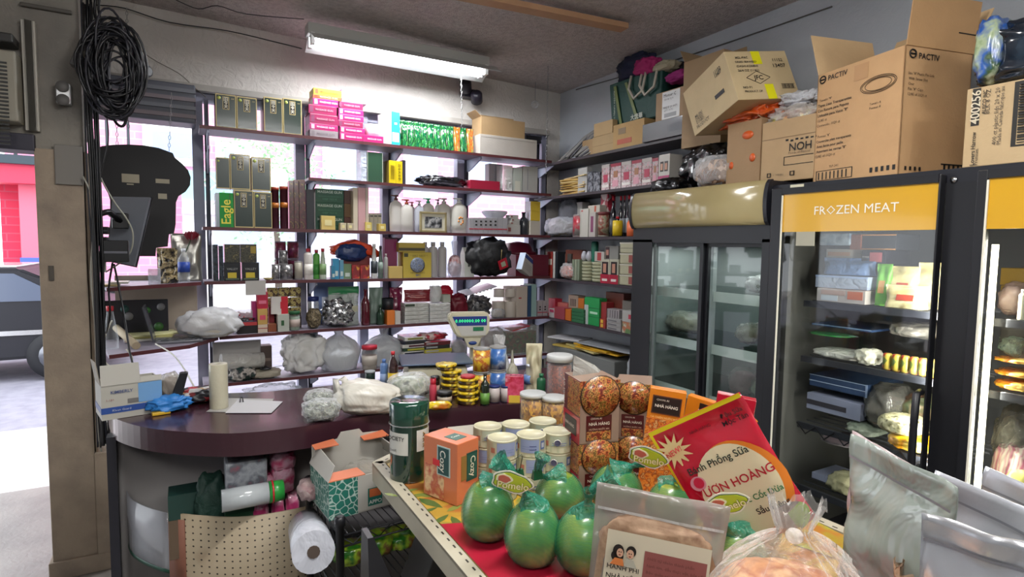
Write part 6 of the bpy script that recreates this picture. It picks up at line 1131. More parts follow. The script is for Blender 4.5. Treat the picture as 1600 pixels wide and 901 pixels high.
for k, (x0, x1, yt, ins) in enumerate(((1378, 1425, 416, .02), (1372, 1440, 446, -.03), (1422, 1462, 410, .05))): pouch(F(x0, x1, yt, 0, FXF+ins), ('tall yellowish bag of frozen chicken', 'front yellowish bag of frozen chicken with red brand print', 'rightmost yellowish bag in the left freezer door')[k], ck, 'bag', 'chicken_bag', depth=.12, seed=k, rects=[(.35, .35, .75, .6, '#9c3a24')] if k < 2 else ())
B(F(1268, 1362, 521, 1, FXF+.12, ZF[1]+.13), .3, 'blue food tray with white rim, second freezer shelf', '#33507c', 'tray', 'blue_tray', rects=[(0, .55, 1, .95, '#8aa8cc')])
lump(F(1264, 1330, 502, 1, FXF+.1, ZF[1]+.26), 'grey green frozen fish bag in the blue tray', plastic('#8a9a8c', .6), .25, seed=3, inner=mat('#5c6a5c', .5)); lump(F(1325, 1380, 497, 1, FXF+.1, ZF[1]+.24), 'brownish frozen food bag beside the fish bag', plastic('#8d8a84', .6), .25, seed=5, inner=mat('#6c5c50'))
lump(F(1372, 1460, 505, 1, FXF+.12, ZF[1]+.12), 'large grey frosted bag behind the fish rolls', plastic('#9a968c', .7), .25, seed=9, inner=mat('#77746a'))
lump(F(1254, 1318, 530, 1, FXF-.01, ZF[1]+.10), 'bright green frozen vegetable bag, second freezer shelf', mat('#2a7c3c', .25, coat=.6), .15, seed=3, amp=.1); lump(F(1256, 1345, 548, 1, FXF-.03), 'white frosted bag of fillets at the front, second freezer shelf', plastic('#c9c9c0', .8), .2, seed=5, amp=.1, inner=mat('#a9a79c')); lump(F(1326, 1366, 545, 1, FXF-.04), 'knotted bag of white noodles, second freezer shelf', plastic('#d8d6c4', .7), .12, seed=6, inner=mat('#c9c6ac', .6, bump=.5), crease=.3)
for k in range(6):
    x = 1376+k*14; S = F(x, x+14, 552+k*2, 1, FXF-.02); spin(S, '%s yellow red ring-patterned food roll, second freezer shelf' % ('first', 'second', 'third', 'fourth', 'fifth', 'sixth')[k], [(.8, 0), (1, .1), (1, .9), (.8, 1)], 'food roll', 'food_roll', 14, c=pmat(['#8a7434', '#a8943c', '#9c3a2c', '#5c6a34', '#c9b25c'], 40, .3), group='ring-patterned food rolls')
B(F(1264, 1356, 592, 2, FXF+.03, ZF[2]+.17), .3, 'dark blue plastic crate with pale rims in the freezer', '#2c4060', 'crate', 'blue_crate', bev=.004, rects=[(0, .93, 1, .97, '#a9b8cc'), (0, .45, 1, .5, '#a9b8cc'), (.97, 0, 1, 1, '#7c8ca8')]); B(F(1260, 1345, 622, 2, FXF+.02, ZF[2]+.06), .3, 'pale lilac tray below the dark blue crate', '#8d92a8', 'tray', 'pale_tray', rects=[(.0, .3, .75, .6, '#3a3840')])
lump(F(1335, 1400, 602, 2, FXF, ZF[2]+.03), 'dark frosted bag of meat on the wire freezer shelf', plastic('#55544f', .7), .25, seed=4, inner=mat('#4c4038')); lump(F(1395, 1445, 618, 2, FXF+.06, ZF[2]+.10), 'brown and green pack behind the puffed rice bag', pmat(['#5c4030', '#3c4a34', '#77604a'], 12, .4, 'noise'), .2, seed=7)
lump(F(1360, 1432, 650, 2, FXF-.05, ZF[2]+.05), 'bag of puffed white pieces on the wire freezer shelf', pmat(['#8a8458', '#c9c294', '#e3ddb5', '#6a6440'], 50, .4, 'noise', .6, .6), .16, seed=2, amp=.1, name='food_bag'); lump(F(1375, 1448, 681, 2, FXF-.06), 'bright yellow food bag with green edge, wire freezer shelf', pmat(['#c98a12', '#e8b81c', '#b3700c', '#f2d65c'], 8, .2, 'noise', .8), .16, seed=5, amp=.1); lump(F(1310, 1362, 664, 2, FXF-.03), 'flat greenish pack on the wire freezer shelf', plastic('#8a9484', .7), .2, seed=6, inner=mat('#77806c'))
lump(F(1266, 1335, 705, 3, FXF+.02, ZF[3]+.22), 'pinkish grey frosted bag below the wire shelf', plastic('#a39a9c', .7), .25, seed=3, inner=mat('#8f7c80')); B(F(1268, 1300, 742, 3, FXF+.1), .2, 'pale blue box at the lower left of the freezer', '#9aa0b8', 'box', 'frozen_box'); lump(F(1280, 1340, 745, 3, FXF-.02), 'lower bag of pale herbs with dark red tie', plastic('#b3b08c', .6), .2, seed=5, inner=pmat(['#8a8458', '#b3a878', '#a88a6c', '#6c7044'], 16, .5, 'noise'))
lump(F(1300, 1340, 820, 3, FXF, .25), 'red packed meat at the bottom of the freezer', mat('#7c3034', .4), .2, seed=4)
# second bay
B(F(1563, 1625, 419, 0, FXF+.12, fz(1590, 446, FXF+.12)), .3, 'upper yellow box in the right freezer door', '#a8861f', 'box', 'yellow_box'); B(F(1563, 1625, 447, 0, FXF+.12, fz(1590, 462, FXF+.12)), .3, 'lower yellow box in the right freezer door', '#9c7c1c', 'box', 'yellow_box')
lump(F(1548, 1598, 440, 0, FXF+.0), 'bag of pink and white meat in the right freezer door', plastic('#b9a09a', .5), .2, seed=4, inner=pmat(['#a87a70', '#c9a898', '#d8c4b4', '#8a5c54'], 10, .4, 'noise')); S = F(1589, 1601, 452, 0, FXF-.02); bottle(S, 'cream bottle glowing in the right freezer door', '#e6dfc0', '#f2efe0', 'flat'); B(F(1562, 1614, 500, 0, FXF+.05, ZF[0]-.15), .3, 'dark tray under the pink meat bag', '#2f2e2c', 'tray', 'dark_tray')
lump(F(1546, 1614, 516, 1, FXF+.03, ZF[1]+.10), 'large clear bag of greens in the right freezer door', plastic('#8a9a8c', .5), .25, seed=8, inner=pmat(['#3c5a3c', '#8a9a8c', '#2c4030', '#c9ccc0'], 9, .4, 'noise', .5))
yo = pmat(['#e3a512', '#f2c62c', '#d8702c', '#f2d873'], 8, .2, 'noise', .8)
for k, (yt, zz) in enumerate(((596, 0), (580, .05), (560, .10))): lump(F(1540, 1614, yt, 1, FXF-.02, ZF[1]+zz), '%s yellow orange food pack in the right freezer door' % ('lowest', 'middle', 'top')[k], yo, .2, seed=k+3, amp=.08)
lump(F(1536, 1614, 640, 2, FXF+.04), 'dark clear bag of frozen goods on the wire shelf, right freezer door', plastic('#77746a', .5), .25, seed=5, inner=pmat(['#3a3830', '#6c6a5c', '#a9a690'], 12, .4, 'noise')); lump(F(1532, 1614, 690, 3, FXF-.0, ZF[3]+.12), 'pink striped pillow pack in the right freezer door', pmat(['#b3647a', '#d8c9b4', '#c98a94', '#e3d8c4'], 26, .3, 'wave', .5, 0, (.3, 1, .3)), .2, seed=3, amp=.06); lump(F(1532, 1620, 716, 3, FXF-.02), 'green and straw coloured bag under the striped pack', pmat(['#2c9a44', '#a8a05c', '#8a8c4c', '#c9c28a'], 6, .3, 'noise'), .2, seed=4, amp=.1)
# ================================================================ boxes on top of the freezer
ZTOP = 1.957
# black top rail seen above the doors
# NOH box and the one with holes
S = RS(1190, 1273, 186, 2.60, ZTOP+.03); S.f.z = 1.99; B(S, .3, 'kraft carton printed NOH beside the huge open carton', kraft('#b59872'), 'carton', 'carton', bev=.003, rects=[(0, .70, 1, .715, '#8a7050'), (.45, .25, .98, .26, INK), (.45, .38, .98, .39, INK), (.45, .25, .46, .39, INK), (.14, .14, .2, .15, INK), (.14, .08, .2, .09, INK), (.14, .08, .15, .15, INK), (.2, .08, .21, .15, INK), (.58, .14, .66, .15, INK), (.58, .08, .66, .09, INK), (.58, .08, .59, .15, INK), (.65, .08, .66, .15, INK)], texts=[('NOH', .75, .53, .40, INK), ('Foods of Flavour', .74, .44, .40, '#5c4c3c'), ('S   OTHERS', .36, .11, .2, '#5c4c3c')]); znoh = S.top; yN = S.f.y; wN = S.w
b = MB(); random.seed(2)
for k in range(7): b.box((.47+.09*k-.5)*S.w, -.1516, (.62+.02*random.random())*S.h, (.52+.09*k-.5)*S.w, -.1502, (.65+.02*random.random())*S.h, INK)
b.build('leaf_print', COL.objects[-1]) ; COL.objects[-1].parent = [o for o in COL.objects if o.get('label', '').startswith('kraft carton printed NOH')][0]
S = RS(1136, 1188, 190, 2.62, 1.99); S.rz = -pi/2; o = carton(S, .28, 'brown carton with round hand holes showing orange bags', kraft('#a28462'), flaps=(0, .9, .0, .0), ang=(.2, -.9, .2, .2)); b = MB()
for u, v, rx, ry in ((.62, .78, .035, .022), (.78, .42, .018, .022), (.15, .34, .014, .02)): b.lathe([(1, 0), (1, .002), (.01, .002)], mat('#d8602a', .4), 14, M=Matrix.Translation(((u-.5)*S.w, -.1405, v*S.h)) @ Matrix.Rotation(pi/2, 4, 'X') @ Matrix.Diagonal((rx, ry, 1, 1)))
b.build('hand_hole', o); zhol = S.top
lump(RS(1106, 1202, 154, 2.60, onx(1150, 196, 2.6).z), 'crumpled bright orange plastic bag on the holed carton', mat('#c9561c', .3, bump=.5, bs=25, coat=.5), .28, seed=12, amp=.3, f=2, crease=.3, sub=5, name='orange_bag')
lump(RS(1184, 1275, 160, 2.62, znoh-.03), 'clear bags of snacks bulging out of the NOH carton', plastic('#d3d0cc', .45), .24, seed=6, amp=.25, crease=.3, inner=pmat(['#c98a4c', '#d8b88a', '#a8502c', '#e3dcc9', '#d8d24c'], 16, .4, 'noise'), sub=5)
lump(RS(1208, 1272, 140, 2.66, onx(1240, 165, 2.66).z), 'white plastic bag loosely knotted above the snack bags', plastic('#d0d2d8', .8, .3), .15, seed=22, amp=.35, f=2, crease=.4)
# tilted JFC carton
def skewbox(name, label, A, Bp, D_, n, cat, m, mt=None):
    """A top-left, Bp top-right, D_ bottom-left corners of the front, n depth vector"""
    A, Bp, D_ = Vector(A), Vector(Bp), Vector(D_); C_ = Bp+D_-A; n = Vector(n); c = (A+C_)/2+n/2
    o = MB().hexa([D_-c, C_-c, C_+n-c, D_+n-c, A-c, Bp-c, Bp+n-c, A+n-c], m, .003).build(name, None, c); u = (Bp-A); v = (A-D_); return tag(o, label, cat), A-c, u, v, n
A = onx(1130.5, 80.5, 2.46); Bp = onx(1226, 79, 2.80); D0 = onx(1148, 156, 2.43); E_ = onx(1067, 146, 2.62)
u = Bp-A; v = A-D0; v = v-u*(v.dot(u)/u.dot(u)); v *= (A-D0).length/v.length; D0 = A-v; n = u.cross(v).normalized(); n = n if n.x > 0 else -n; n = (E_-A)
o, A0, u, v, n = skewbox('carton', 'tilted kraft carton printed JFC with yellow tape', A, Bp, D0, n, 'carton', kraft('#c9b48c'))
fn = u.cross(v).normalized(); fn = fn if fn.x < 0 else -fn
def onface(o, A0, u, v, fn, rects, texts, e=.0015):
    b = MB()
    for (u0, v0, u1, v1, c) in rects:
        p = [A0+u*u0-v*(1-v0), A0+u*u1-v*(1-v0), A0+u*u1-v*(1-v1), A0+u*u0-v*(1-v1)]; b.sheet([q+fn*e for q in p], .0004, C(c))
    for (s, uu, vv, f, c) in texts: b.text(s, A0+u*uu-v*(1-vv)+fn*(e+.001), u, v, f*u.length/text_geo(s)[2], C(c))
    b.build('printing', o)
yt = mat('#e8e21a', .4)
onface(o, A0, u, v, fn, [(.42, .72, .56, .99, yt), (.48, .0, .62, .30, yt), ]+[(.76+.02*q, .21, .768+.02*q+.003*(q % 3), .29, INK) for q in range(10)]+[(.75, .20, .97, .205, INK), (.75, .295, .97, .30, INK)], [('MSL-PAC', .25, .86, .2, INK), ('DRIED SEAWEED', .30, .77, .34, INK), ('(DASHI-KONBU)', .30, .68, .34, INK), ('26/4 OZ (114G)', .30, .59, .34, INK), ('JFC', .42, .44, .15, INK), ('NO P1', .20, .24, .14, INK), ('PRODUCT OF', .28, .16, .28, INK), ('11152', .82, .80, .16, INK), ('13407', .82, .68, .2, INK)])
b = MB(); cc = A0+u*.42-v*.56+fn*.0025; hu, hv = u.normalized()*u.length*.19, v.normalized()*v.length*.13
for p, q in ((hu, hv), (hv, -hu), (-hu, -hv), (-hv, hu)): b.tube([cc+p, cc+q], .0012, INK, 4)
b.build('diamond_print', o)
sn = n.cross(v).normalized(); sn = sn if sn.y > 0 else -sn
onface(o, A0+n, -n, v, sn, [(.62, .32, .82, .40, INK)], [('MSL-PAC', .22, .34, .18, '#3a342c'), ('DRIED', .22, .27, .18, '#3a342c'), ('KONBU', .22, .20, .18, '#3a342c'), ('PRODUCT', .26, .12, .3, '#3a342c'), ('11152', .80, .80, .14, INK), ('13407', .80, .73, .14, INK)])
# brown flap behind
S = RS(1067, 1128, 88, 2.86, 2.30); carton(S, .22, 'open brown carton standing behind the tilted one', kraft('#9c8363'), flaps=(0, 0, .5, .9), ang=(.2, .2, 0, .5)); 
# huge PACTIV carton
Z0 = 1.957; pF = onx(1403, 258, 2.47); pL = onx(1271, 270, 2.62); pR = onx(1508, 252, 2.62)
t0 = Vector((onz(1403, 258, Z0).x, onz(1403, 258, Z0).y, Z0)); 
p1 = onx(1404, 257, 2.50); zB = p1.z; pl = onx(1270, 268, 2.66); pr = Vector((pl.x, 0, 0))
K = Vector((2.50, p1.y, ZTOP)); Lc = onp(1271, 268, 2, ZTOP) if False else None
rt = ray(1271, 268); dL = None
a0 = math.atan2(K.y, K.x)
# side directions: left face runs back-left, right face runs back-right from the near corner K
def at_depth(px, py, X): q = onx(px, py, X); return q
LF = at_depth(1271, 268, 2.60); RF = at_depth(1509, 250, 2.92)
wl = (Vector((LF.x, LF.y, 0))-Vector((K.x, K.y, 0))); wr = Vector((-wl.y, wl.x, 0)).normalized(); wr = wr if wr.x > 0 else -wr
lenR = .30
for q in range(60):
    P_ = K+wr*(.15+.006*q); 
    if proj((P_.x, P_.y, ZTOP))[0] > 1506: lenR = .15+.006*q; break
hh = onx(1415, 70, 2.50).z-ZTOP
t = thing('carton', 'huge kraft carton printed PACTIV with its flaps standing open', 'carton', K, 0)
km = kraft('#c9a174'); ux, uy = wl, wr*lenR; H = Vector((0, 0, hh)); th = .005; nl = wl.normalized()
def wallq(a, c, nin, h0, h1, top=None): 
    return [a+Vector((0, 0, h0)), c+Vector((0, 0, h0)), c+Vector((0, 0, h1)), a+Vector((0, 0, h1))]
Zr = Vector((0, 0, 0)); b = MB(); 
b.sheet(wallq(Zr, ux, None, 0, hh), th, km); b.sheet(wallq(Zr, uy, None, 0, hh), -th, km); b.sheet(wallq(ux, ux+uy, None, 0, hh), th, km); b.sheet(wallq(uy, ux+uy, None, 0, hh), -th, km); b.sheet([Zr, ux, ux+uy, uy], .005, km); b.build('body', t)
fl_ = .20
inn = kraft('#d8b88c')
MB().sheet([ux+H, ux+uy+H, ux+uy+H+nl*.05+Vector((0, 0, fl_)), ux+H+nl*.06+Vector((0, 0, fl_))], .004, inn).build('flap', t)       # far left flap
MB().sheet([uy+H, ux+uy+H, ux+uy+H+wr*.10+Vector((0, 0, fl_)), uy+H+wr*.10+Vector((0, 0, fl_))], .004, inn).build('flap', t)      # back flap
MB().sheet([H, uy+H, uy+H-nl*.02+Vector((0, 0, fl_)), H-nl*.02+Vector((0, 0, fl_))], .004, kraft('#c39a6c')).build('flap', t)       # right flap
fnl = Vector((-wr.x, -wr.y, 0)); fnr = Vector((-nl.x, -nl.y, 0))
onface(t, ux+H, -ux, H, fnl, [(.46, .84, .62, .97, '#b98f62'), (.04, .03, .5, .035, INK), (.04, .115, .5, .12, INK), (.04, .03, .05, .12, INK), (.49, .03, .5, .12, INK)]+[(.07+.05*k, .04, .085+.05*k, .105, INK) for k in range(8)]+[(.70+.06*k, .045, .73+.06*k, .085, INK) for k in range(5)],
       [('PACTIV', .26, .945, .24, INK), ('Tamaño "8"', .12, .76, .16, INK), ('Tapas Lisas Transparentes', .235, .715, .42, INK), ('Con Ranura para Popote', .22, .67, .39, INK), ('Utilizable para Vasos "8"', .215, .625, .38, INK), ('12/85 ct', .09, .58, .12, INK), ('Contenido: 1020 ct', .17, .535, .30, INK), ('Format "8"', .12, .435, .16, INK), ('Couvercles plats transparents', .245, .39, .44, INK), ('Avec fente pour paille', .20, .345, .34, INK), ('Assortent les verres "8"', .22, .30, .38, INK), ('12/85 of 1020 ct', .15, .255, .26, INK), ('YLP-24C', .27, .15, .12, INK), ('Tamaño 8', .72, .61, .12, INK), ('Format 8', .72, .575, .12, INK)])
b = MB(); fm_ = ux+H-ux*.74-H*.24; e1, e2 = -ux.normalized(), Vector((0, 0, 1))
for r1, r2 in ((.085, .034), (.062, .024), (.078, .028)): b.tube([fm_+fnl*.003+e1*r1*cos(q)+e2*r2*sin(q) for q in [2*pi*k/28 for k in range(29)]], .0011, INK, 4)
b.build('plate_drawing', t)
b = MB()
for base, ex, nn in ((ux+H-ux*.07-H*.055, e1, fnl), (H+uy*.10-H*.06, wr, fnr)):
    b.tube([base+nn*.003+ex*.016*cos(q)+e2*.016*sin(q) for q in [2*pi*k/16 for k in range(17)]], .003, INK, 4); b.tube([base+nn*.003-ex*.012, base+nn*.003+ex*.012], .003, INK, 4)
b.build('round_logo', t)
onface(t, H, uy, H, fnr, [(.62, .02, .98, .03, INK), (.62, .10, .98, .11, INK)]+[(.66+.07*k, .03, .69+.07*k, .10, INK) for k in range(5)]+[(.08+.07*k, .04, .11+.07*k, .07, INK) for k in range(4)], [('PACTIV', .34, .93, .30, INK), ('Size "8" Plastic Flat Lids', .24, .79, .38, INK), ('With Straw Slot', .20, .75, .28, INK), ('Clear', .10, .71, .09, INK), ('Fits "8" Cups', .17, .67, .22, INK), ('12/85 of 1020 ct', .2, .63, .28, INK)])
b = MB(); b.sheet([H+uy*.72+Vector((0, 0, fl_*.35))-nl*.008+fnr*.004, H+uy*1.0+Vector((0, 0, fl_*.35))-nl*.008+fnr*.004, H+uy*1.0+Vector((0, 0, fl_*.37))-nl*.008+fnr*.004, H+uy*.72+Vector((0, 0, fl_*.37))-nl*.008+fnr*.004], .001, INK); b.build('flap_print', t)
# right-hand carton 400256 and bag above it
S = RS(1508, 1700, 122, 2.48, ZTOP); o = B(S, .5, 'kraft carton numbered 400256 under the dark bulging bags', kraft('#c4aa82'), 'carton', 'carton', bev=.003, rects=[(.055, .52, .13, .99, '#2a2722'), (.42, .2, .46, .98, INK), (.46, .2, .70, .22, INK), (.46, .96, .70, .98, INK)]+[(.47, .24+.03*k, .70, .25+.03*k+.006*(k % 3), INK) for k in range(24)], texts=[('400256', .093, .75, .42, '#d8cdb4', 1), ('Lovers Harrow', .095, .23, .42, INK, 1), ('Premium', .13, .12, .2, INK, 1), ('AUSCO INC', .17, .80, .3, INK, 1), ('BLK 8 OZ', .2, .8, .3, '#4a4238', 1), ('400 ct plastic lids 20 x 20', .28, .6, .7, '#4a4238', 1), ('Made in Canada fabrique au', .32, .6, .7, '#4a4238', 1)]); zt = S.top
S = RS(1512, 1690, 18, 2.52, zt); lump(S, 'dark navy glossy bag of goods on the 400256 carton', pmat(['#0b1420', '#16212e', '#2c3a48', '#101a24'], 6, .18, 'noise', 1, .5), .36, seed=15, amp=.14, crease=.15, sub=5, sq=.5, name='dark_bag')
b = MB(); p = onx(1560, 60, 2.50)
for k in (0,): b.sheet([p+Vector((-.006, .012, -.01)), p+Vector((-.006, -.014, -.008)), p+Vector((-.006, -.012, .012)), p+Vector((-.006, .010, .010))], .001, mat('#c9ccd0', .4)); 
S2 = RS(1514, 1560, 22, 2.50, zt+.02); lump(S2, 'green and blue printed bag wedged left of the navy bag', pmat(['#5c7a4c', '#a9b894', '#2c5cb0', '#3c5a34', '#c9d4bc'], 9, .3, 'noise', .5), .2, seed=6, amp=.12, crease=.1, sq=.6, name='printed_bag')
b.bm.free()
# ================================================================ curved sales counter
def zc(px, py, d): return EYE+ray(px, py)*d
fp = [onz(*p, 1.0) for p in ((168, 628), (172, 642), (184, 655), (230, 668), (300, 675), (380, 676), (480, 665), (610, 645), (750, 634), (860, 628))]
def smooth(P, s=5):
    P = [Vector(p) for p in P]; out = []
    for k in range(len(P)-1):
        p0, p1, p2, p3 = P[max(k-1, 0)], P[k], P[k+1], P[min(k+2, len(P)-1)]
        for q in range(s):
            t = q/s; out.append(.5*((2*p1)+(p2-p0)*t+(2*p0-5*p1+4*p2-p3)*t*t+(3*p1-p0-3*p2+p3)*t**3))
    return out+[P[-1]]
FP = smooth([(p.x, p.y, 0) for p in fp]); FP.append(Vector((1.75, FP[-1].y-.08, 0)))
lam = mat('#3a1f28', .25, coat=.25, vary=.12, bs=30)
t = thing('sales_counter', 'curved mahogany-topped sales counter with grey front', 'counter', (FP[0].x, FP[0].y, 0)); c0 = Vector((FP[0].x, FP[0].y, 0))
top = [(p.x-c0.x, p.y-c0.y) for p in FP]+[(1.75-c0.x, 2.55-c0.y), (.9-c0.x, 2.66-c0.y), (.3-c0.x, 2.68-c0.y), (0-c0.x, 2.78-c0.y), (-.27-c0.x, 2.95-c0.y)]
MB().prism(top, .918, 1.0, lam).build('counter_top', t)
def off(P, d):
    out = []
    for k, p in enumerate(P): a = P[max(0, k-1)]; c = P[min(len(P)-1, k+1)]; tt = (c-a).normalized(); n = Vector((-tt.y, tt.x, 0)); n = n if n.y > 0 or k < 6 else -n; out.append(p+n*d)
    return out
def wall(name, P, z0, z1, m, th=.006, rel=c0, parent=t):
    b = MB(); i = b.mi(m); Q = off(P, th); A = [[b.bm.verts.new((p.x-rel.x, p.y-rel.y, z)) for p in L_] for L_ in (P, Q) for z in (z0, z1)]; n = len(P)
    for k in range(n-1):
        b.face([A[0][k], A[0][k+1], A[1][k+1], A[1][k]], i, True); b.face([A[2][k+1], A[2][k], A[3][k], A[3][k+1]], i, True); b.face([A[1][k], A[1][k+1], A[3][k+1], A[3][k]], i); b.face([A[0][k+1], A[0][k], A[2][k], A[2][k+1]], i)
    b.face([A[0][0], A[1][0], A[3][0], A[2][0]], i); b.face([A[1][-1], A[0][-1], A[2][-1], A[3][-1]], i); return b.build(name, parent)
inner = off(FP[2:], .30); wall('body_panel', [FP[7]+Vector((.012, .03, 0)), FP[9]+Vector((.02, .10, 0)), FP[11]+Vector((.02, .19, 0))]+off(FP[14:], .25), 0, .918, mat('#8f8b8a', .45, vary=.1))
L0 = [p for p in off(FP[5:], .04)]
gx = [p for p in L0 if proj((p.x, p.y, .68))[0] < 268]; px_ = [p for p in L0 if 255 < proj((p.x, p.y, .68))[0] < 492]
wall('acrylic_lip', gx, .47, .68, plastic('#c9ccd4', .35, .12, .05, 5, .4), .004); wall('green_rim', gx, .455, .47, mat('#1c4a3a', .5), .02)
# pegboard: punched holes are a pattern of the board
m, N, Lk, P = newmat('pegboard'); tc = N.new('ShaderNodeTexCoord'); v = N.new('ShaderNodeTexVoronoi'); v.inputs['Randomness'].default_value = 0; v.inputs['Scale'].default_value = 42; v.voronoi_dimensions = '2D'
sx = N.new('ShaderNodeSeparateXYZ'); cb = N.new('ShaderNodeCombineXYZ'); Lk.new(tc.outputs['Object'], sx.inputs[0]); Lk.new(sx.outputs[0], cb.inputs[0]); Lk.new(sx.outputs[2], cb.inputs[1]); Lk.new(cb.outputs[0], v.inputs['Vector'])
rp = N.new('ShaderNodeValToRGB'); rp.color_ramp.interpolation = 'CONSTANT'; rp.color_ramp.elements[0].color = (*lin('#2c2218'), 1); rp.color_ramp.elements[1].position = .13; rp.color_ramp.elements[1].color = (*lin('#a0927a'), 1)
nz = N.new('ShaderNodeTexNoise'); nz.inputs['Scale'].default_value = 6; r2 = N.new('ShaderNodeValToRGB'); r2.color_ramp.elements[0].position = .25; r2.color_ramp.elements[0].color = (.45, .3, .2, 1); r2.color_ramp.elements[1].position = .42; mx = N.new('ShaderNodeMixRGB'); mx.blend_type = 'MULTIPLY'; mx.inputs[0].default_value = .5
Lk.new(tc.outputs['Object'], nz.inputs[0]); Lk.new(nz.outputs[0], r2.inputs[0]); Lk.new(v.outputs['Distance'], rp.inputs[0]); Lk.new(rp.outputs[0], mx.inputs[1]); Lk.new(r2.outputs[0], mx.inputs[2]); Lk.new(mx.outputs[0], P.inputs['Base Color']); P.inputs['Roughness'].default_value = .6
wall('pegboard_lip', px_, .05, .685, m, .006)
bp = [p for p in px_ if proj((p.x, p.y, .6))[0] < 296]; wall('worn_corner', [p-Vector((0, .006, 0)) for p in bp], .36, .665, mat('#8a5a48', .7, vary=.4), .003)
fl = off(FP[5:], .05); sh = [(p.x-c0.x, p.y-c0.y) for p in fl]+[(p.x-c0.x, p.y-c0.y) for p in off(FP[6:], .255)[::-1]]
b = MB(); i = b.mi(mat('#5c5a5c', .6)); A_, B_ = off(FP[5:-1], .05), off(FP[5:-1], .255)
for k in range(len(A_)-1): b.face([b.bm.verts.new((q.x-c0.x, q.y-c0.y, .52)) for q in (A_[k], A_[k+1], B_[k+1], B_[k])], i); b.face([b.bm.verts.new((q.x-c0.x, q.y-c0.y, .51)) for q in (B_[k], B_[k+1], A_[k+1], A_[k])], i)
b.build('display_tray', t)
b = MB(); b.box(-.265-c0.x, 2.56-c0.y, 0, -.235-c0.x, 2.62-c0.y, .918, mat('#23232c', .5)); b.build('end_post', t)
ZTR = .521
def U(x0, x1, yt, Y, z=ZTR): return TL(x0, x1, yt, Y, z)
B(U(262, 312, 776, 2.30), .1, 'carton with dark green folded top at the left of the counter tray', mat('#5c4c3c', .7), 'carton', 'small_carton', rects=[(0, .62, 1, 1, '#1c3a34')], top='#1c3a34')
lump(U(300, 362, 752, 2.26), 'dark green mesh bag in the counter tray', mat('#16352c', .6, bump=.5), .12, seed=5, amp=.2); 
for i, (x0, x1) in enumerate(((311, 328), (327, 347))): spin(U(x0, x1, 793, 2.28), '%s short stack of white foam bowls in the counter tray' % ('left', 'right')[i], [(.7, 0), (.9, .3), (.95, .9), (1, 1), (.8, 1)], 'bowls', 'foam_bowl', 18, c='#a9aaa8')
o = MB().tube([(-.10, 0, 0), (.05, 0, 0)], .038, pmat(['#a9b0b3', '#c9cdd0', '#8f979a'], 60, .2, 'wave', .5, 0, (3, 0, 0)), 18).build('cup_pack', None); S = U(350, 430, 778, 2.16); o.location = S.at(.0)+Vector((.01, 0, .24)); MB().tube([(.051, 0, 0), (.10, 0, 0)], [.039, .036], mat('#2a8a3a', .3), 18).build('green_end', o); MB().tube([(.06, 0, 0), (.066, 0, 0)], .0405, mat('#b3202c', .3), 18).build('red_band', o); tag(o, 'clear sleeve of plastic cups with green end and red band, lying in the tray', 'cups')
S = U(355, 420, 800, 2.24); B(S, .07, 'low grey green box under the sleeve of cups', '#4a5a50', 'box', 'low_box', h=.17)
B(U(352, 418, 725, 2.22, .74), .1, 'white blue printed tissue pack in the counter shelf', pmat(['#8a8f96', '#a9adb3', '#6a7078', '#9a5a6a'], 18, .4, 'noise'), 'pack', 'tissue_pack', bev=.01, rects=[(.0, .05, .8, .12, '#8a3a52')]); B(U(350, 400, 756, 2.22), .09, 'dark green pack under the white tissue pack', '#23452f', 'pack', 'green_pack', h=.215)
pkk = pmat(['#b3386c', '#c9a0b0', '#a82a58', '#b98a9c', '#8a2048'], 9, .3, 'noise', .5)
for i, (x0, x1, yt, z, Y) in enumerate(((392, 422, 770, ZTR, 2.21), (424, 446, 768, ZTR, 2.21), (447, 470, 764, ZTR, 2.21), (398, 432, 748, .70, 2.22), (425, 462, 730, .71, 2.22), (424, 464, 716, .80, 2.22))):
    S = U(x0, x1, yt, Y, z); S.h = min(max(S.h, .07), .19); lump(S, ('left lower', 'middle lower', 'right lower', 'left upper', 'right upper', 'topmost')[i]+' pink and white wrapped tissue roll pack under the counter', pkk, .10, seed=i+2, amp=.1, cat='pack', name='tissue_pack', sq=.55, group='pink tissue packs under the counter')
Z = 1.001
# things on the counter
S = T(170, 246, 596, 650, Z, .15); h_ = S.h; w_ = .19; t = carton(S, .15, 'open white and blue carton on the left end of the counter', mat('#a9a79e', .6), flaps=(0, 0, 0, 0), rects=[(0, .18, 1, .36, '#27488c'), (.60, .40, 1.0, .98, '#6c9ac8'), (.42, .42, .60, .55, '#6c6a68')], texts=[('KIMBERLY', .33, .80, .36, '#3a4a78'), ('Kleen Guard', .32, .27, .3, '#c9ccd6'), ('1-180', .14, .58, .12, '#8a4a48')], srects=[(0, .18, 1, .36, '#2c4a84')], w=w_, h=.125)
MB().sheet([(-w_/2, -.075, .125), (w_*.14, -.075, .125), (w_*.12, -.07, .20), (-w_*.5, -.07, .20)], .003, mat('#b0aea6', .6)).build('flap', t); MB().sheet([(w_*.14, -.075, .125), (w_/2, -.075, .125), (w_/2, -.072, .145), (w_*.14, -.072, .145)], .003, mat('#b0aea6', .6)).build('flap', t); MB().sheet([(-w_/2, -.075, .125), (-w_/2, .075, .125), (-w_/2-.012, .07, .205), (-w_/2-.01, -.03, .205)], .003, mat('#8a8272', .6)).build('flap', t)
S = T(252, 282, 585, 632, Z); lump(S, 'clear plastic bag bundle behind the blue glove', plastic('#b9b6ae', .5), .1, seed=2, amp=.2, inner=mat('#8a6c60'))
S = T(236, 296, 622, 646, Z); lump(S, 'bright blue rubber glove crumpled on the counter', mat('#2c78c0', .45, bump=.3), .08, seed=6, amp=.35, f=2.2, crease=.2, cat='glove', name='rubber_glove'); 
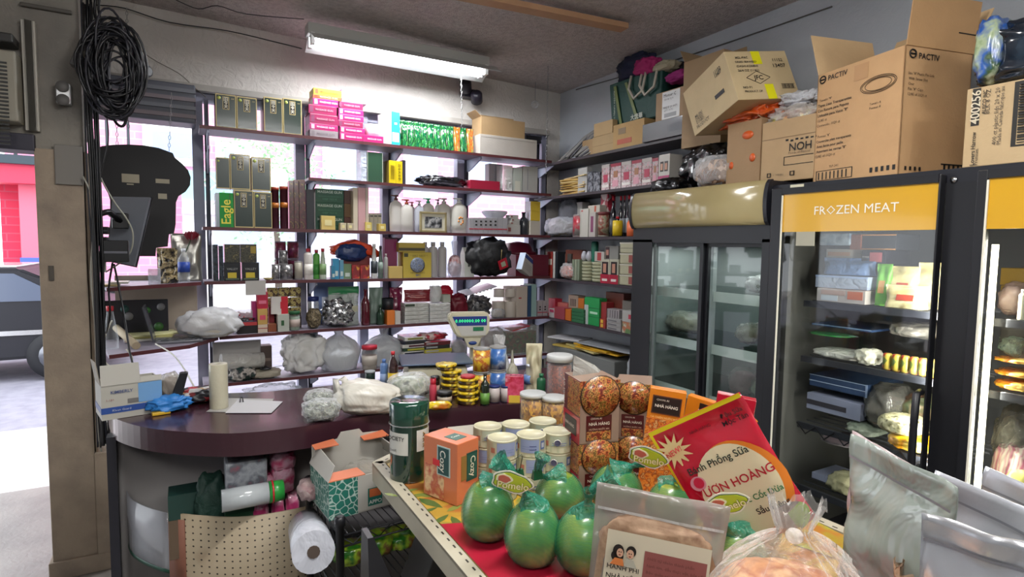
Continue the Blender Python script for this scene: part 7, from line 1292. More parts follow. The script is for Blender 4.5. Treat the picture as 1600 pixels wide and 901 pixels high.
p = onz(252, 645, Z); o = MB().box(-.03, -.012, 0, .03, .012, .012, '#c9a22c', .003).build('yellow_lighter', None, p+Vector((0, -.02, 0)), .2); tag(o, 'small yellow object lying before the blue glove', 'lighter')
p = onz(273, 640, Z); o = MB().hexa([(-.02, -.01, 0), (.02, -.01, 0), (.02, .02, 0), (-.02, .02, 0), (.02, 0, .12), (.05, 0, .12), (.05, .02, .12), (.02, .02, .12)], mat('#16171c', .3), .004).build('black_handset', None, p+Vector((0, .02, 0.02))); tag(o, 'black handset leaning behind the blue glove', 'handset')
S = T(284, 340, 612, 632, Z); lump(S, 'heap of tangled cords, clips and red wrappers behind the film roll', pmat(['#1a1a20', '#b38a2c', '#a8202c', '#c9c9c8', '#23242a', '#6c2a2c'], 30, .4, 'voronoi', 0, 1), .14, seed=9, amp=.3, cat='clutter', name='cord_heap')
S = T(329, 356, 570, 640, Z); spin(S, 'upright roll of cream plastic bags on the counter', [(.98, 0), (1, .02), (1, .98), (.96, 1), (.3, 1), (.3, .9)], 'plastic roll', 'bag_roll', 24, c=mat('#b9b49e', .4, coat=.4, bump=.4, bs=30))
for i, (c, q) in enumerate((('#a9a8a4', ((355, 622), (428, 623), (412, 645), (322, 643))), ('#c3c3c6', ((372, 624), (442, 627), (424, 645), (352, 645))))):
    P = [onz(x, y, Z+.0015*i) for x, y in q]; o = MB().sheet([P[3], P[2], P[1], P[0]], .001, C(c)).build('paper_sheet'); tag(o, ('grey', 'white')[i]+' paper sheet lying flat on the counter', 'paper')
p = onz(375, 628, Z+.004); o = MB().tube([p, p+Vector((.004, .03, .012)), p+Vector((.012, .032, .012)), p+Vector((.012, .0, 0))], .0022, BLACK, 5).build('paper_clip'); tag(o, 'black binder clip on the white paper sheet', 'clip')
herb = pmat(['#2c3428', '#5c6452', '#a3a898', '#1f261e', '#77806c'], 34, .4, 'noise', .5, 1.2)
lump(T(473, 532, 626, 662, Z), 'front clear bag of dark dried herbs on the counter edge', FILM, .09, seed=3, inner=herb, amp=.12, crease=.15, sub=5); lump(T(476, 524, 611, 640, Z), 'rear clear bag of dark dried herbs behind the first', FILM, .08, seed=7, inner=herb, amp=.12, crease=.15, sub=5)
S = T(522, 630, 598, 654, Z); o = MB().blob(S.w, .16, S.h, plastic('#cfccc2', .95, .4, .5, 6, .2), amp=.16, seed=31, crease=.12, f=.8, sub=5, sq=.8, fn=lambda x, y, z: (x, y, z*(1.0-.35*x/S.w*1.4 if x > 0 else 1))).build('carrier_bag'); put(o, S, .16, 'white plastic carrier bag lying filled on the counter', 'bag'); MB().tube([(-S.w*.44, 0, S.h*.6), (-S.w*.47, .0, S.h*1.0), (-S.w*.36, .0, S.h*1.02), (-S.w*.30, 0, S.h*.78)], [.016, .012, .012, .018], plastic('#cfccc2', .93, .4, .9, 9, .2), 8).build('handle', o)
lump(T(604, 676, 586, 627, Z), 'clear bag of green dried herbs beside the carrier bag', FILM, .12, seed=13, inner=pmat(['#3c4c38', '#77846c', '#b3b8a4', '#2a3626'], 26, .4, 'noise', .5, 1.2), amp=.12, crease=.12, sub=5)
S = T(575, 591, 584, 603, Z); S.f.y += .05; jar(S, 'small dark jar with silver lid behind the carrier bag', '#1c2a26', '#9aa0a4', film=mat('#20302c', .2))
bottle(T(594, 606, 562, 606, Z), 'blue detergent bottle left of the sauce bottle', '#5c7cae', '#4a6ca8', 'flat', lab='#8aa0c8')
S = T(606, 622, 550, 610, Z); bottle(S, 'dark sauce bottle with red cap and yellow label on the counter', mat('#30191a', .15, coat=1), '#b3202c', 'soda', lab='#c9a824', labh=(.1, .45))
# price scale
S = T(634, 736, 570, 608, Z, .12); t = thing('weighing_scale', 'cream electronic price scale with blue tray and raised green display', 'scale', S.at(.13), S.rz); cr = mat('#b0ab95', .45); w_ = S.w; h1 = .095
b = MB(); b.hexa([(-w_/2, -.13, 0), (w_/2, -.13, 0), (w_/2, .13, 0), (-w_/2, .13, 0), (-w_*.45, -.11, h1), (w_*.45, -.11, h1), (w_*.45, .12, h1), (-w_*.45, .12, h1)], cr, .008); b.build('base', t)
MB().box(-w_*.56, -.13, h1+.012, w_*.56, .13, h1+.022, mat('#3c4c64', .3, .3), .006).build('weighing_tray', t); MB().box(-.03, -.03, h1, .03, .03, h1+.012, cr).build('spigot', t)
pc = zc(742, 600, 2.62)
pb = ony(742, 560, 2.72); t2 = t; inv = Matrix.Rotation(-S.rz, 3, 'Z')
def loc(p): return inv @ (Vector(p)-S.at(.13))
hc = ony(731, 507, 2.74); pv = loc((ony(742, 560, 2.78).x, 2.78, 1.0)); MB().box(pv.x-.028, pv.y-.02, 0, pv.x+.028, pv.y+.02, hc.z-.04-1.0, cr, .006).build('pole', t)
k = loc(hc); xw = .112; zz = .068; b = MB(); yh = .03
b.prism([(-xw, zz*.55), (-xw*.86, zz), (xw*.88, zz), (xw, zz*.8), (xw, -zz*.5), (xw*.82, -zz*.85), (xw*.55, -zz*1.0), (-xw*.35, -zz*1.0), (-xw*.62, -zz*.75)], -yh, yh, mat('#bdb8a0', .4), 'y'); bmesh.ops.bevel(b.bm, geom=list(b.bm.edges), offset=.008, segments=2, affect='EDGES'); hd_ = b.build('display_head', t); hd_.location = k
b = MB(); b.prism([(-xw*.78, zz*.70), (xw*.86, zz*.70), (xw*.86, zz*-.02), (-xw*.55, zz*-.02)], -yh-.003, -yh+.001, mat('#27397a', .3), 'y'); b.prism([(-xw*.55, -zz*.02), (xw*.86, -zz*.02), (xw*.80, -zz*.8), (-xw*.33, -zz*.8)], -yh-.0025, -yh+.001, mat('#b3b2ac', .4), 'y'); b.build('fascia', hd_)
b = MB()
for q in range(4):
    x = -xw*.45+q*xw*.38
    b.text(('0.00', '000', '0.00', '00')[q], (x, -yh-.004, zz*.36), (1, 0, 0), (0, 0, 1), .026, mat('#2fd070', .4, emit=1.6))
b.box(xw*.2, -yh-.005, -zz*.42, xw*.70, -yh-.002, -zz*.12, mat('#1c5a3a', .3, emit=.3)); b.build('digits', hd_)
MB().prism([(-xw*.2, -zz*1.0), (xw*.62, -zz*1.0), (xw*.40, -zz*1.75), (-xw*.0, -zz*1.75)], -.024, .024, cr, 'y').build('neck', hd_); MB().lathe([(.022, 0), (.022, .003), (.001, .003)], mat('#27407c'), 16, sy=.45, M=Matrix.Translation((xw*.2, -.0245, -zz*1.38)) @ Matrix.Rotation(pi/2, 4, 'X')).build('badge', hd_)
# tins, jars, bottles at the right of the counter
yl = pmat(['#c9a81c', '#d8bc2c', '#7c6414', '#e3cc4c'], 90, .3, 'voronoi')
def lowtin(S, lb):
    spin(S, lb, [(.86, 0), (.93, .08), (.95, .62)], 'tin', 'low_tin', 22, c=pmat(['#8a7420', '#5c3a1c', '#b3982c', '#3a2a18'], 70, .35), parts=[('lid', [(1.0, .60), (1.05, .66), (1.05, .92), (.97, 1.0), (.2, .98)], yl)], group='low tins with yellow lids on the counter')
zq = Z
for k in range(4): S = T(714, 748, 612, 634, Z); S.f = S.f.copy(); S.f.z = zq; S.h = .0265; S.w = .088; lowtin(S, '%s yellow-lidded tin of the front stack' % ('lowest', 'second', 'third', 'top')[k]); zq += .0275
S = T(719, 742, 590, 634, Z); S.f = S.f.copy(); S.f.z = zq+.001; S.h = .010; spin(S, 'flat red disc lying on the front tin stack', [(1, 0), (1, .8), (.9, 1)], 'cover', 'red_disc', 18, c='#a8202c')
zq = Z
for k in range(4): S = T(688, 722, 600, 620, Z); S.f = S.f.copy(); S.f.z = zq; S.h = .0265; S.w = .088; lowtin(S, '%s yellow-lidded tin of the left rear stack' % ('lowest', 'second', 'third', 'top')[k]); zq += .0275
S.f = S.f+Vector((-.02, .01, .0285)); lowtin(S, 'extra yellow-lidded tin set askew on the left rear stack')
S = T(671, 682, 592, 629, Z); spin(S, 'slim red and pink tube bottle before the scale', [(.8, 0), (1, .05), (1, .7), (.6, .8), (.6, 1)], 'bottle', 'red_bottle', 14, c='#b33a4c', parts=[('cap', [(.7, .74), (.85, .78), (.85, 1), (.1, 1)], '#a8142c')])
jar(T(683, 706, 613, 633, Z), 'low dark jar with pale label at the counter edge', '#1a1412', '#15151a', film=mat('#1c1614', .2), lab='#a99a88', lidh=.3); S = T(680, 694, 593, 626, Z); S.f.y += .05; jar(S, 'dark jar with black lid behind the low one', '#2a1614', '#15151a', film=mat('#241614', .2), lab='#a98a80')
S = T(666, 706, 629, 642, Z); lump(S, 'shiny yellow sweet packet lying at the counter edge', pmat(['#d8b01c', '#e3c82c', '#b3701c', '#c9561c'], 12, .25, 'noise', .7), .05, seed=4, amp=.15, cat='packet', name='sweet_packet')
S = T(750, 765, 585, 634, Z); bottle(S, 'small dark green bottle with green label right of the tins', mat('#12201a', .15, coat=1), '#16181a', 'wine', lab='#5c8a3c', labh=(.05, .4)); 
can(T(764, 781, 604, 630, Z), 'left small jar with blue lid and white label', '#2c2a3c', '#b3a9a8', 'jar', lid='#20306c'); can(T(782, 797, 604, 629, Z), 'right small jar with blue lid and white label', '#2c2a3c', '#b3a9a8', 'jar', lid='#20306c')
gc = pmat(['#c99a2c', '#d8b83c', '#a8482c', '#e3cc6c'], 30, .3, 'noise'); bc = pmat(['#2c5ca0', '#3c6cb0', '#a9b8c9', '#1c3c7c'], 16, .3, 'noise', .3)
for i, (x0, x1, yb, m_, n_) in enumerate(((740, 764, 622, gc, 'golden pineapple'), (765, 789, 618, bc, 'blue seafood'))):
    S = T(x0, x1, yb-35, yb, Z); S.h = .105; S.w = .075; can(S, 'lower %s can of the pair beside the scale post' % n_, '#8a8a88', m_); S.f = S.f.copy(); S.f.z = Z+.1065; can(S, 'upper %s can of the pair beside the scale post' % n_, '#8a8a88', m_)
S = T(789, 818, 588, 629, Z); B(S, .05, 'red and pink candy box with yellow base on the counter', pmat(['#b32a4c', '#c9486c', '#a81c38', '#c98a9c'], 20, .25, 'noise', .6), 'box', 'candy_box', rects=[(.2, 0, .8, .28, '#c9a83c')])
S = T(817, 833, 570, 620, Z); bottle(S, 'clear water bottle with blue label on the counter', PET, '#c9d0dc', 'soda', lab='#5c80b8', labh=(.4, .65))
S = T(770, 806, 530, 606, Z); S.f.y += .06; sack(S, 'white translucent knotted bag standing behind the cans', plastic('#d0d0d0', .6, .25, 1, 14), .12, seed=9, neck=.72, nr=.35, flare=.55, fold=.12)
S = T(798, 818, 552, 606, Z); S.f.y += .05; sack(S, 'small beige plastic bag with pointed ears behind the candy box', plastic('#a9a694', .85, .4), .07, seed=12, neck=.6, nr=.3, flare=.1, fold=.1)
S = T(836, 862, 543, 628, Z); S.f.y += .08; pouch(S, 'tall cream bag with green stripes rolled at the top', pmat(['#a39c80', '#b3ac90', '#3c7a54'], 5, .5, 'noise'), 'bag', 'cream_bag', depth=.07, seed=7, wob=.02)
S = T(838, 852, 585, 632, Z); bottle(S, 'dark green bottle beside the tall clear jar', '#1c5c3c', '#1c6a44', 'flat')
cr2 = pmat(['#94600c', '#b8841a', '#6c440c', '#c9981e', '#a87a1c'], 95, .5, 'voronoi', 0, .8)
S = T(853, 893, 558, 650, Z); jar(S, 'tall clear jar of reddish brown shreds with white lid', pmat(['#4c1c0c', '#7c3416', '#3a1408', '#94481c'], 60, .5, 'noise'), '#b9bcbc', fh=.84, lidh=.10)
S = T(812, 852, 618, 660, Z); jar(S, 'short clear jar of yellow crisps with white lid, left', cr2, '#b0b3b3', fh=.8, lidh=.14); S = T(846, 884, 624, 664, Z); jar(S, 'short clear jar of yellow crisps, right, partly hidden', cr2, '#b0b3b3', fh=.8, lidh=.14)
# ================================================================ black wire rack with goods
tl = onz(483, 754, .80); tf = onz(531, 818, .80); ax = (tf-tl); ax.z = 0; dx = Vector((.66, .05, 0))
t = thing('wire_rack', 'black wire shelving rack between the counter and the table', 'rack', (tl.x, tl.y, 0)); c0 = Vector((tl.x, tl.y, 0)); cs = [Vector((0, 0, 0)), ax, ax+dx, dx]
for q in cs: MB().lathe([(.013, 0), (.013, .795), (.017, .795), (.017, .82), (.01, .825)], darkp, 12, c=(q.x, q.y)).build('post', t)
ZR = (.76, .56, .30)
for zr_ in ZR:
    b = MB()
    for a_, c_ in ((0, 1), (1, 2), (2, 3), (3, 0)):
        for dz in (0, -.035): b.tube([cs[a_]+Vector((0, 0, zr_+dz)), cs[c_]+Vector((0, 0, zr_+dz))], .0035, darkp, 5)
        n = 8 if a_ in (0, 2) else 16; b.tube([cs[a_].lerp(cs[c_], q/n)+Vector((0, 0, zr_-(.035 if q % 2 else 0))) for q in range(n+1)], .0025, darkp, 4)
    for q in range(1, 26): b.tube([cs[0].lerp(cs[3], q/26)+Vector((0, 0, zr_)), cs[1].lerp(cs[2], q/26)+Vector((0, 0, zr_))], .002, darkp, 4)
    b.build('wire_shelf', t)
# fruit carton on the rack
w_, d_, h_ = .27, .20, .125; cx_ = onz(574, 800, .765); t = thing('carton', 'white fruit carton with teal scale print and orange flap edges', 'carton', (cx_.x, cx_.y+.11, .765), .10)
tealm, N, Lk, P = newmat('teal_scales'); tc = N.new('ShaderNodeTexCoord'); v = N.new('ShaderNodeTexVoronoi'); v.inputs['Scale'].default_value = 46; v.feature = 'DISTANCE_TO_EDGE'; rp = N.new('ShaderNodeValToRGB'); rp.color_ramp.elements[0].color = (*lin('#b9c9c0'), 1); rp.color_ramp.elements[1].color = (*lin('#1f6a5c'), 1); rp.color_ramp.elements[1].position = .09; Lk.new(tc.outputs['Object'], v.inputs[0]); Lk.new(v.outputs[0], rp.inputs[0]); Lk.new(rp.outputs[0], P.inputs['Base Color'])
cw = mat('#b3b0a8', .6); b = MB(); b.box(-w_/2, -d_/2, 0, w_/2, -d_/2+.004, h_, cw); b.box(-w_/2, d_/2-.004, 0, w_/2, d_/2, h_, cw); b.box(-w_/2, -d_/2, 0, -w_/2+.004, d_/2, h_, tealm); b.box(w_/2-.004, -d_/2, 0, w_/2, d_/2, h_, cw); b.box(-w_/2, -d_/2, 0, w_/2, d_/2, .004, cw); b.build('body', t)
b = MB(); b.box(-w_/2, -d_/2-.001, 0, -.04, -d_/2, h_, tealm); b.box(-.005, -d_/2-.001, .015, .045, -d_/2, .075, '#1f6a5c'); b.box(0, -d_/2-.0015, .045, .04, -d_/2-.001, .072, '#c9683a'); b.text('APPO', (.02, -d_/2-.002, .028), (1, 0, 0), (0, 0, 1), .018, mat('#d8dcd6')); b.build('printed_panel', t)
MB().prism([(-w_*.48, 0), (w_*.48, 0), (w_*.48, .07), (w_*.2, .075), (w_*.15, .092), (-w_*.1, .092), (-w_*.15, .07), (-w_*.48, .06)], d_/2-.004, d_/2, cw, 'y').build('back_flap', t); COL.objects[-1].location = (0, 0, h_)
for s in (-1, 1): MB().sheet([(s*w_/2, -d_/2, h_), (s*w_/2, d_/2, h_), (s*w_*.40, d_/2, h_+.06), (s*w_*.42, -d_/2, h_+.05)][::s], .003, cw).build('side_flap', t)
b = MB()
for x0, x1 in ((-w_*.48, -w_*.2), (w_*.16, w_*.48)): b.hexa([(x0, d_/2-.04, h_+.058), (x1, d_/2-.06, h_+.066), (x1, d_/2-.002, h_+.07), (x0, d_/2-.002, h_+.062), (x0, d_/2-.04, h_+.061), (x1, d_/2-.06, h_+.069), (x1, d_/2-.002, h_+.073), (x0, d_/2-.002, h_+.065)], '#c9704c')
b.hexa([(-w_/2, -d_/2, h_), (-w_*.05, -d_/2, h_), (-w_*.10, -d_/2+.04, h_+.012), (-w_/2+.01, -d_/2+.04, h_+.012), (-w_/2, -d_/2, h_+.003), (-w_*.05, -d_/2, h_+.003), (-w_*.10, -d_/2+.04, h_+.015), (-w_/2+.01, -d_/2+.04, h_+.015)], '#c9704c'); b.build('orange_edge', t)
lump(Slot(t.location+Vector((.02, -.04, .006)), .1, .16, .12), 'plastic bag of brown snacks inside the teal fruit carton', plastic('#b3b0a8', .5), .12, seed=4, inner=pmat(['#6c5434', '#8a7044', '#4a3a24'], 40, .6))
lump(Slot(onz(510, 800, .765)+Vector((-.02, .07, 0)), 0, .10, .07), 'clear bag of red sweets on the rack left of the fruit carton', plastic('#c9b3b3', .4), .12, seed=5, inner=pmat(['#8a2a34', '#c9b0a8', '#6c1c28', '#a89088'], 40, .4))
# roll of plastic hanging on the rack
a_ = zc(490, 862, 1.72); c_ = zc(480, 824, 2.0); rollH('bag_roll', 'large white roll of plastic bags hanging on the left side of the rack', 'plastic roll', a_, c_, .062, plastic('#c3c6d0', .93, .25, .5, 8, .2), '#4c4038')
# second level
gp = pmat(['#3c9a2c', '#2c7a24', '#a8c934', '#7c4a2c', '#1f5a20'], 14, .3, 'noise', .5)
yy = c0.y+ax.y
for k in range(6):
    P_ = c0+ax*.65+dx*(.14+.14*k)+Vector((0, 0, ZR[1]+.004)); lump(Slot(P_, .1, .12, .07+.01*(k % 2)), '%s green food packet on the middle rack shelf' % ('leftmost', 'second', 'third', 'fourth', 'fifth', 'rightmost')[k], gp, .12, seed=k+3, amp=.14, cat='packet', name='green_packet', group='green food packets on the middle rack shelf')
for k in range(10):
    P_ = c0+ax*(.55+.35*(k % 2))+dx*(.12+.085*(k//2))+Vector((0, 0, ZR[2]+.004)); S = Slot(P_, 0, .065, .09); jar(S, '%s glass jar with white lid in the %s row of the low rack shelf' % (('leftmost', 'second', 'third', 'fourth', 'rightmost')[k//2], ('rear', 'front')[k % 2]), pmat(['#5c2028', '#7c3038', '#3a1418'], 20, .4, 'noise'), '#a9a29c', group='glass jars on the low rack shelf')
for k in range(2):
    P_ = c0+ax*1.35+dx*(.55+.2*k)+Vector((0, 0, ZR[2]+.10)); S = Slot(P_+Vector((0, .0, .0)), 0, .11, .12); S.f.z = ZR[2]+.004; S.h = .20; spin(S, '%s white tub under the table edge' % ('left', 'right')[k], [(.9, 0), (1, .9), (1.04, .9), (1.04, 1), (.2, 1)], 'tub', 'white_tub', 22, c='#a9a8a4', parts=[('lid', [(1.02, .88), (1.06, .9), (1.06, 1.0), (.2, 1.01)], '#b9b6b2')])
# dark leaning carton and perforated black basket
p = zc(722, 898, 1.75); o = MB().box(-.13, -.004, -.07, .13, .12, .07, mat('#23211f', .6), .003).build('dark_carton', None, p, 0); o.rotation_euler = (.1, .35, .15); MB().text('HOPIKE', (.02, -.006, .0), (1, 0, .1), (-.1, 0, 1), .05, mat('#4c4844')).build('lettering', o); tag(o, 'dark carton leaning under the left edge of the table', 'carton')
p = zc(600, 890, 1.5); b = MB(); b.hexa([(-.05, -.05, -.12), (.05, -.05, -.12), (.05, .05, -.12), (-.05, .05, -.12), (-.045, -.01, .10), (-.03, -.01, .10), (-.03, .05, .10), (-.045, .05, .10)], mat('#17171b', .4)); o = b.build('slatted_basket', None, p); tag(o, 'black slatted basket corner on the low rack', 'basket')
# ================================================================ front display table
TZ = .95
m, N, Lk, P = newmat('leaf_oilcloth'); tc = N.new('ShaderNodeTexCoord'); mp = N.new('ShaderNodeMapping'); mp.inputs['Scale'].default_value = (1, 3.2, 1); mp.inputs['Rotation'].default_value = (0, 0, .5)
v = N.new('ShaderNodeTexVoronoi'); v.inputs['Scale'].default_value = 5.5; rp = N.new('ShaderNodeValToRGB'); rp.color_ramp.elements[0].position = .22; rp.color_ramp.elements[0].color = (*lin('#8a8a3c'), 1); rp.color_ramp.elements[1].position = .30; rp.color_ramp.elements[1].color = (*lin('#c9a23c'), 1)
e = rp.color_ramp.elements.new(.62); e.color = (*lin('#b3923a'), 1); e = rp.color_ramp.elements.new(.7); e.color = (*lin('#a86a34'), 1)
n2 = N.new('ShaderNodeTexNoise'); n2.inputs['Scale'].default_value = 4; vm = N.new('ShaderNodeVectorMath'); vm.operation = 'MULTIPLY_ADD'; vm.inputs[1].default_value = (.25, .25, .25); Lk.new(tc.outputs['Object'], n2.inputs[0]); Lk.new(n2.outputs['Color'], vm.inputs[0]); Lk.new(tc.outputs['Object'], vm.inputs[2])
Lk.new(vm.outputs[0], mp.inputs[0]); Lk.new(mp.outputs[0], v.inputs['Vector']); Lk.new(v.outputs['Distance'], rp.inputs[0]); Lk.new(rp.outputs[0], P.inputs['Base Color']); P.inputs['Roughness'].default_value = .15; P.inputs['Coat Weight'].default_value = .7
cloth = m
t = thing('display_table', 'cream metal display table with slotted rim carrying the pomelos', 'table', (.5, .3, 0)); c0 = Vector((.5, .3, 0))
cream = mat('#b3ac98', .5, vary=.25, bs=60)
TP = [(.505, .25), (1.44, .25), (1.425, .95), (1.36, 1.62), (1.29, 1.90), (.845, 1.985), (.515, 1.775)]
MB().prism([(x-c0.x, y-c0.y) for x, y in TP], TZ-.06, TZ-.006, cream).build('table_top', t)
b = MB(); rim = TP+[TP[0]]
for k in range(len(TP)):
    a, c = Vector((*TP[k], 0))-c0, Vector((*rim[k+1], 0))-c0; d = (c-a).normalized(); n = Vector((d.y, -d.x, 0)); i_ = -n*.028
    b.hexa([a+Vector((0, 0, TZ-.055)), c+Vector((0, 0, TZ-.055)), c+n*.006+Vector((0, 0, TZ-.055)), a+n*.006+Vector((0, 0, TZ-.055)), a+Vector((0, 0, TZ+.004)), c+Vector((0, 0, TZ+.004)), c+n*.006+Vector((0, 0, TZ+.004)), a+n*.006+Vector((0, 0, TZ+.004))], cream)
    b.hexa([a+i_+Vector((0, 0, TZ-.003)), c+i_+Vector((0, 0, TZ-.003)), c+n*.006+Vector((0, 0, TZ-.003)), a+n*.006+Vector((0, 0, TZ-.003)), a+i_+Vector((0, 0, TZ+.005)), c+i_+Vector((0, 0, TZ+.005)), c+n*.006+Vector((0, 0, TZ+.005)), a+n*.006+Vector((0, 0, TZ+.005))], cream)
b.build('rim', t); b = MB()
for k in range(len(TP)):
    a, c = Vector((*TP[k], 0))-c0, Vector((*rim[k+1], 0))-c0; d = (c-a).normalized(); n = Vector((d.y, -d.x, 0)); Ln = (c-a).length; q = .03
    while q < Ln-.03: p = a+d*q-n*.016+Vector((0, 0, TZ+.0052)); b.hexa([p, p+d*.013, p+d*.013-n*.004, p-n*.004]+[x+Vector((0, 0, .0006)) for x in (p, p+d*.013, p+d*.013-n*.004, p-n*.004)], '#2b2722'); q += .035
b.build('rim_slot', t)
MB().box(.03, .02, 0, .07, .06, TZ-.061, cream).build('leg', t); MB().box(.86, .02, 0, .90, .06, TZ-.061, cream).build('leg', t); MB().box(.33, 1.55, 0, .37, 1.59, TZ-.061, cream).build('leg', t); MB().box(.74, 1.50, 0, .78, 1.54, TZ-.061, cream).build('leg', t)
CI = [(.54, .28), (1.40, .28), (1.388, .95), (1.33, 1.60), (1.26, 1.86), (.855, 1.94), (.55, 1.755)]
o = MB().prism(CI, TZ-.004, TZ, cloth).build('oilcloth'); tag(o, 'yellow oilcloth with green bamboo leaves spread on the table', 'tablecloth')
yr = 1.36; o = MB().prism([(.545, .30), (1.02, .30), (1.0, 1.10), (.62, 1.27), (.545, 1.30)], TZ+.0005, TZ+.002, mat('#a81c34', .3, coat=.4)).build('red_mat'); tag(o, 'red plastic mat lying under the pomelos', 'mat')
q = [onz(x, y, TZ+.003) for x, y in ((1262, 808), (1330, 842), (1330, 880), (1240, 850))]; tag(MB().sheet([q[3], q[2], q[1], q[0]], .001, pmat(['#8aa82c', '#9cb83a', '#b3702c', '#8fae34'], 5, .3, 'noise', .4)).build('green_mat'), 'lime green printed mat at the right edge of the table', 'mat')
b = MB(); gl = mat('#4c6a34', .25, coat=.5); g2 = mat('#7c8a44', .25, coat=.5)
for k, (x0, y0, x1, y1) in enumerate(((646, 772, 690, 774), (654, 778, 692, 793), (678, 818, 701, 803), (698, 799, 724, 786), (705, 806, 721, 824), (619, 758, 638, 762), (631, 767, 655, 763), (664, 762, 687, 750), (725, 790, 748, 806), (600, 770, 622, 775), (660, 800, 684, 792), (1175, 868, 1210, 880))):
    a, c = onz(x0, y0, TZ+.0006), onz(x1, y1, TZ+.0006); d = c-a; n = Vector((-d.y, d.x, 0))*.16; b.poly([a, a+d*.25-n*.8, a+d*.5-n, a+d*.8-n*.55, c, a+d*.8+n*.55, a+d*.5+n, a+d*.25+n*.8], gl if k % 3 else g2)
b.build('leaf_print', COL.objects['oilcloth']); COL.objects['oilcloth'].matrix_world
# white tray edge at the far left corner of the table
q = [onz(x, y, TZ+.012) for x, y in ((690, 688), (700, 671), (860, 655), (880, 668))]; tag(MB().sheet([q[0], q[3], q[2], q[1]], .01, mat('#b9b3a6', .6, vary=.3)).build('flat_carton'), 'flattened pale cardboard at the back of the table', 'cardboard')
# canister
S = T(609, 670, 632, 756, TZ+.001); S.h = .235; w_ = S.w
gm = mat('#0f3328', .12, coat=1); o = spin(S, 'tall dark green wrapped tea canister with white labels', [(.97, 0), (1, .02), (1, .72), (1.0, .725)], 'canister', 'tea_canister', 40, c=gm, parts=[('lid', [(1.02, .72), (1.04, .74), (1.04, .98), (.99, 1.0), (.3, .995)], mat('#123c2e', .12, coat=1))])
b = MB(); i = b.mi(mat('#c9c8c0', .5))
def curved(b, a0, a1, z0, z1, r, m):
    i = b.mi(C(m)); n = 12; g = [[b.bm.verts.new((r*cos(a0+(a1-a0)*k/n), r*sin(a0+(a1-a0)*k/n), z)) for k in range(n+1)] for z in (z0, z1)]
    for k in range(n): b.face([g[0][k], g[0][k+1], g[1][k+1], g[1][k]], i, True)
R0 = w_/2*1.012; curved(b, -pi*.98, -pi*.52, S.h*.36, S.h*.64, R0, '#c9c8c0'); b.build('paper_label', o); b = MB(); curved(b, -pi*.38, -pi*.02, S.h*.40, S.h*.67, R0, '#c3c2ba'); b.build('paper_label', o)
b = MB(); b.text('SOCIETY', (-R0*.72, -R0*.74, S.h*.57), (.8, -.62, 0), (0, 0, 1), .017, INK); b.text('best', (-R0*.80, -R0*.66, S.h*.42), (.8, -.62, 0), (0, 0, 1), .013, INK)
for k in range(3): b.tube([(R0*.72-.004, -R0*.72, S.h*(.44+.07*k)), (R0*.78, -R0*.66, S.h*(.47+.07*k)), (R0*.70, -R0*.76, S.h*(.49+.07*k))], .0022, '#8a6c2c', 4)
b.build('lettering', o)
MB().lathe([(w_/2*1.05, S.h*.715), (w_/2*1.07, S.h*.72), (w_/2*1.05, S.h*.73)], FILM, 30, caps=False).build('wrap_seam', o)
S2 = T(668, 690, 682, 742, TZ+.001); lump(S2, 'small jar-like bag of red and white sweets right of the canister', pmat(['#a8202c', '#c9c2bc', '#8a1c28', '#b3aaa4'], 40, .3, 'wave', .5), .06, seed=4, amp=.08, sq=.9)
# cozy tea box
p = onz(714, 792, TZ); w_, d_, h_ = .085, .13, .170
rzz = .38; ctr = p+Vector((0, 0, .001))+Matrix.Rotation(rzz, 3, 'Z') @ Vector((w_/2, d_/2, 0)); pc_ = mat('#c9734c', .3, coat=.4)
o = MB().box(-w_/2, -d_/2, 0, w_/2, d_/2, h_, pc_, .002).build('tea_box', None, ctr, rzz); tag(o, 'peach Cozy tea box standing beside the tins', 'tea box')
deco(o, w_, d_, h_, [(.18, .38, .86, .78, '#8a6a34'), (.42, .34, .92, .80, '#1f4a40'), (.46, .38, .88, .76, '#26564a')], [('Cozy', .68, .57, .34, '#d8d4bc', -1)], None, [(.05, .02, .62, .55, pmat(['#c9905c', '#b3523c', '#d8b88a', '#a87a5c'], 26, .4, 'noise')), (.42, .42, .80, .90, '#a9c0bc'), (.45, .44, .77, .88, '#1f4a48'), (.30, .56, .50, .66, '#c8242c')], [('Cozy', .61, .66, .36, '#d8d8cc', -1)])
b = MB(); b.box(-w_*.25, -d_*.3, h_, w_*.25, d_*.05, h_+.001, '#2c5a50'); b.text('Cozy', (0, -d_*.12, h_+.0018), (1, 0, 0), (0, 1, 0), .014, mat('#d8d8cc')); b.build('top_print', o)
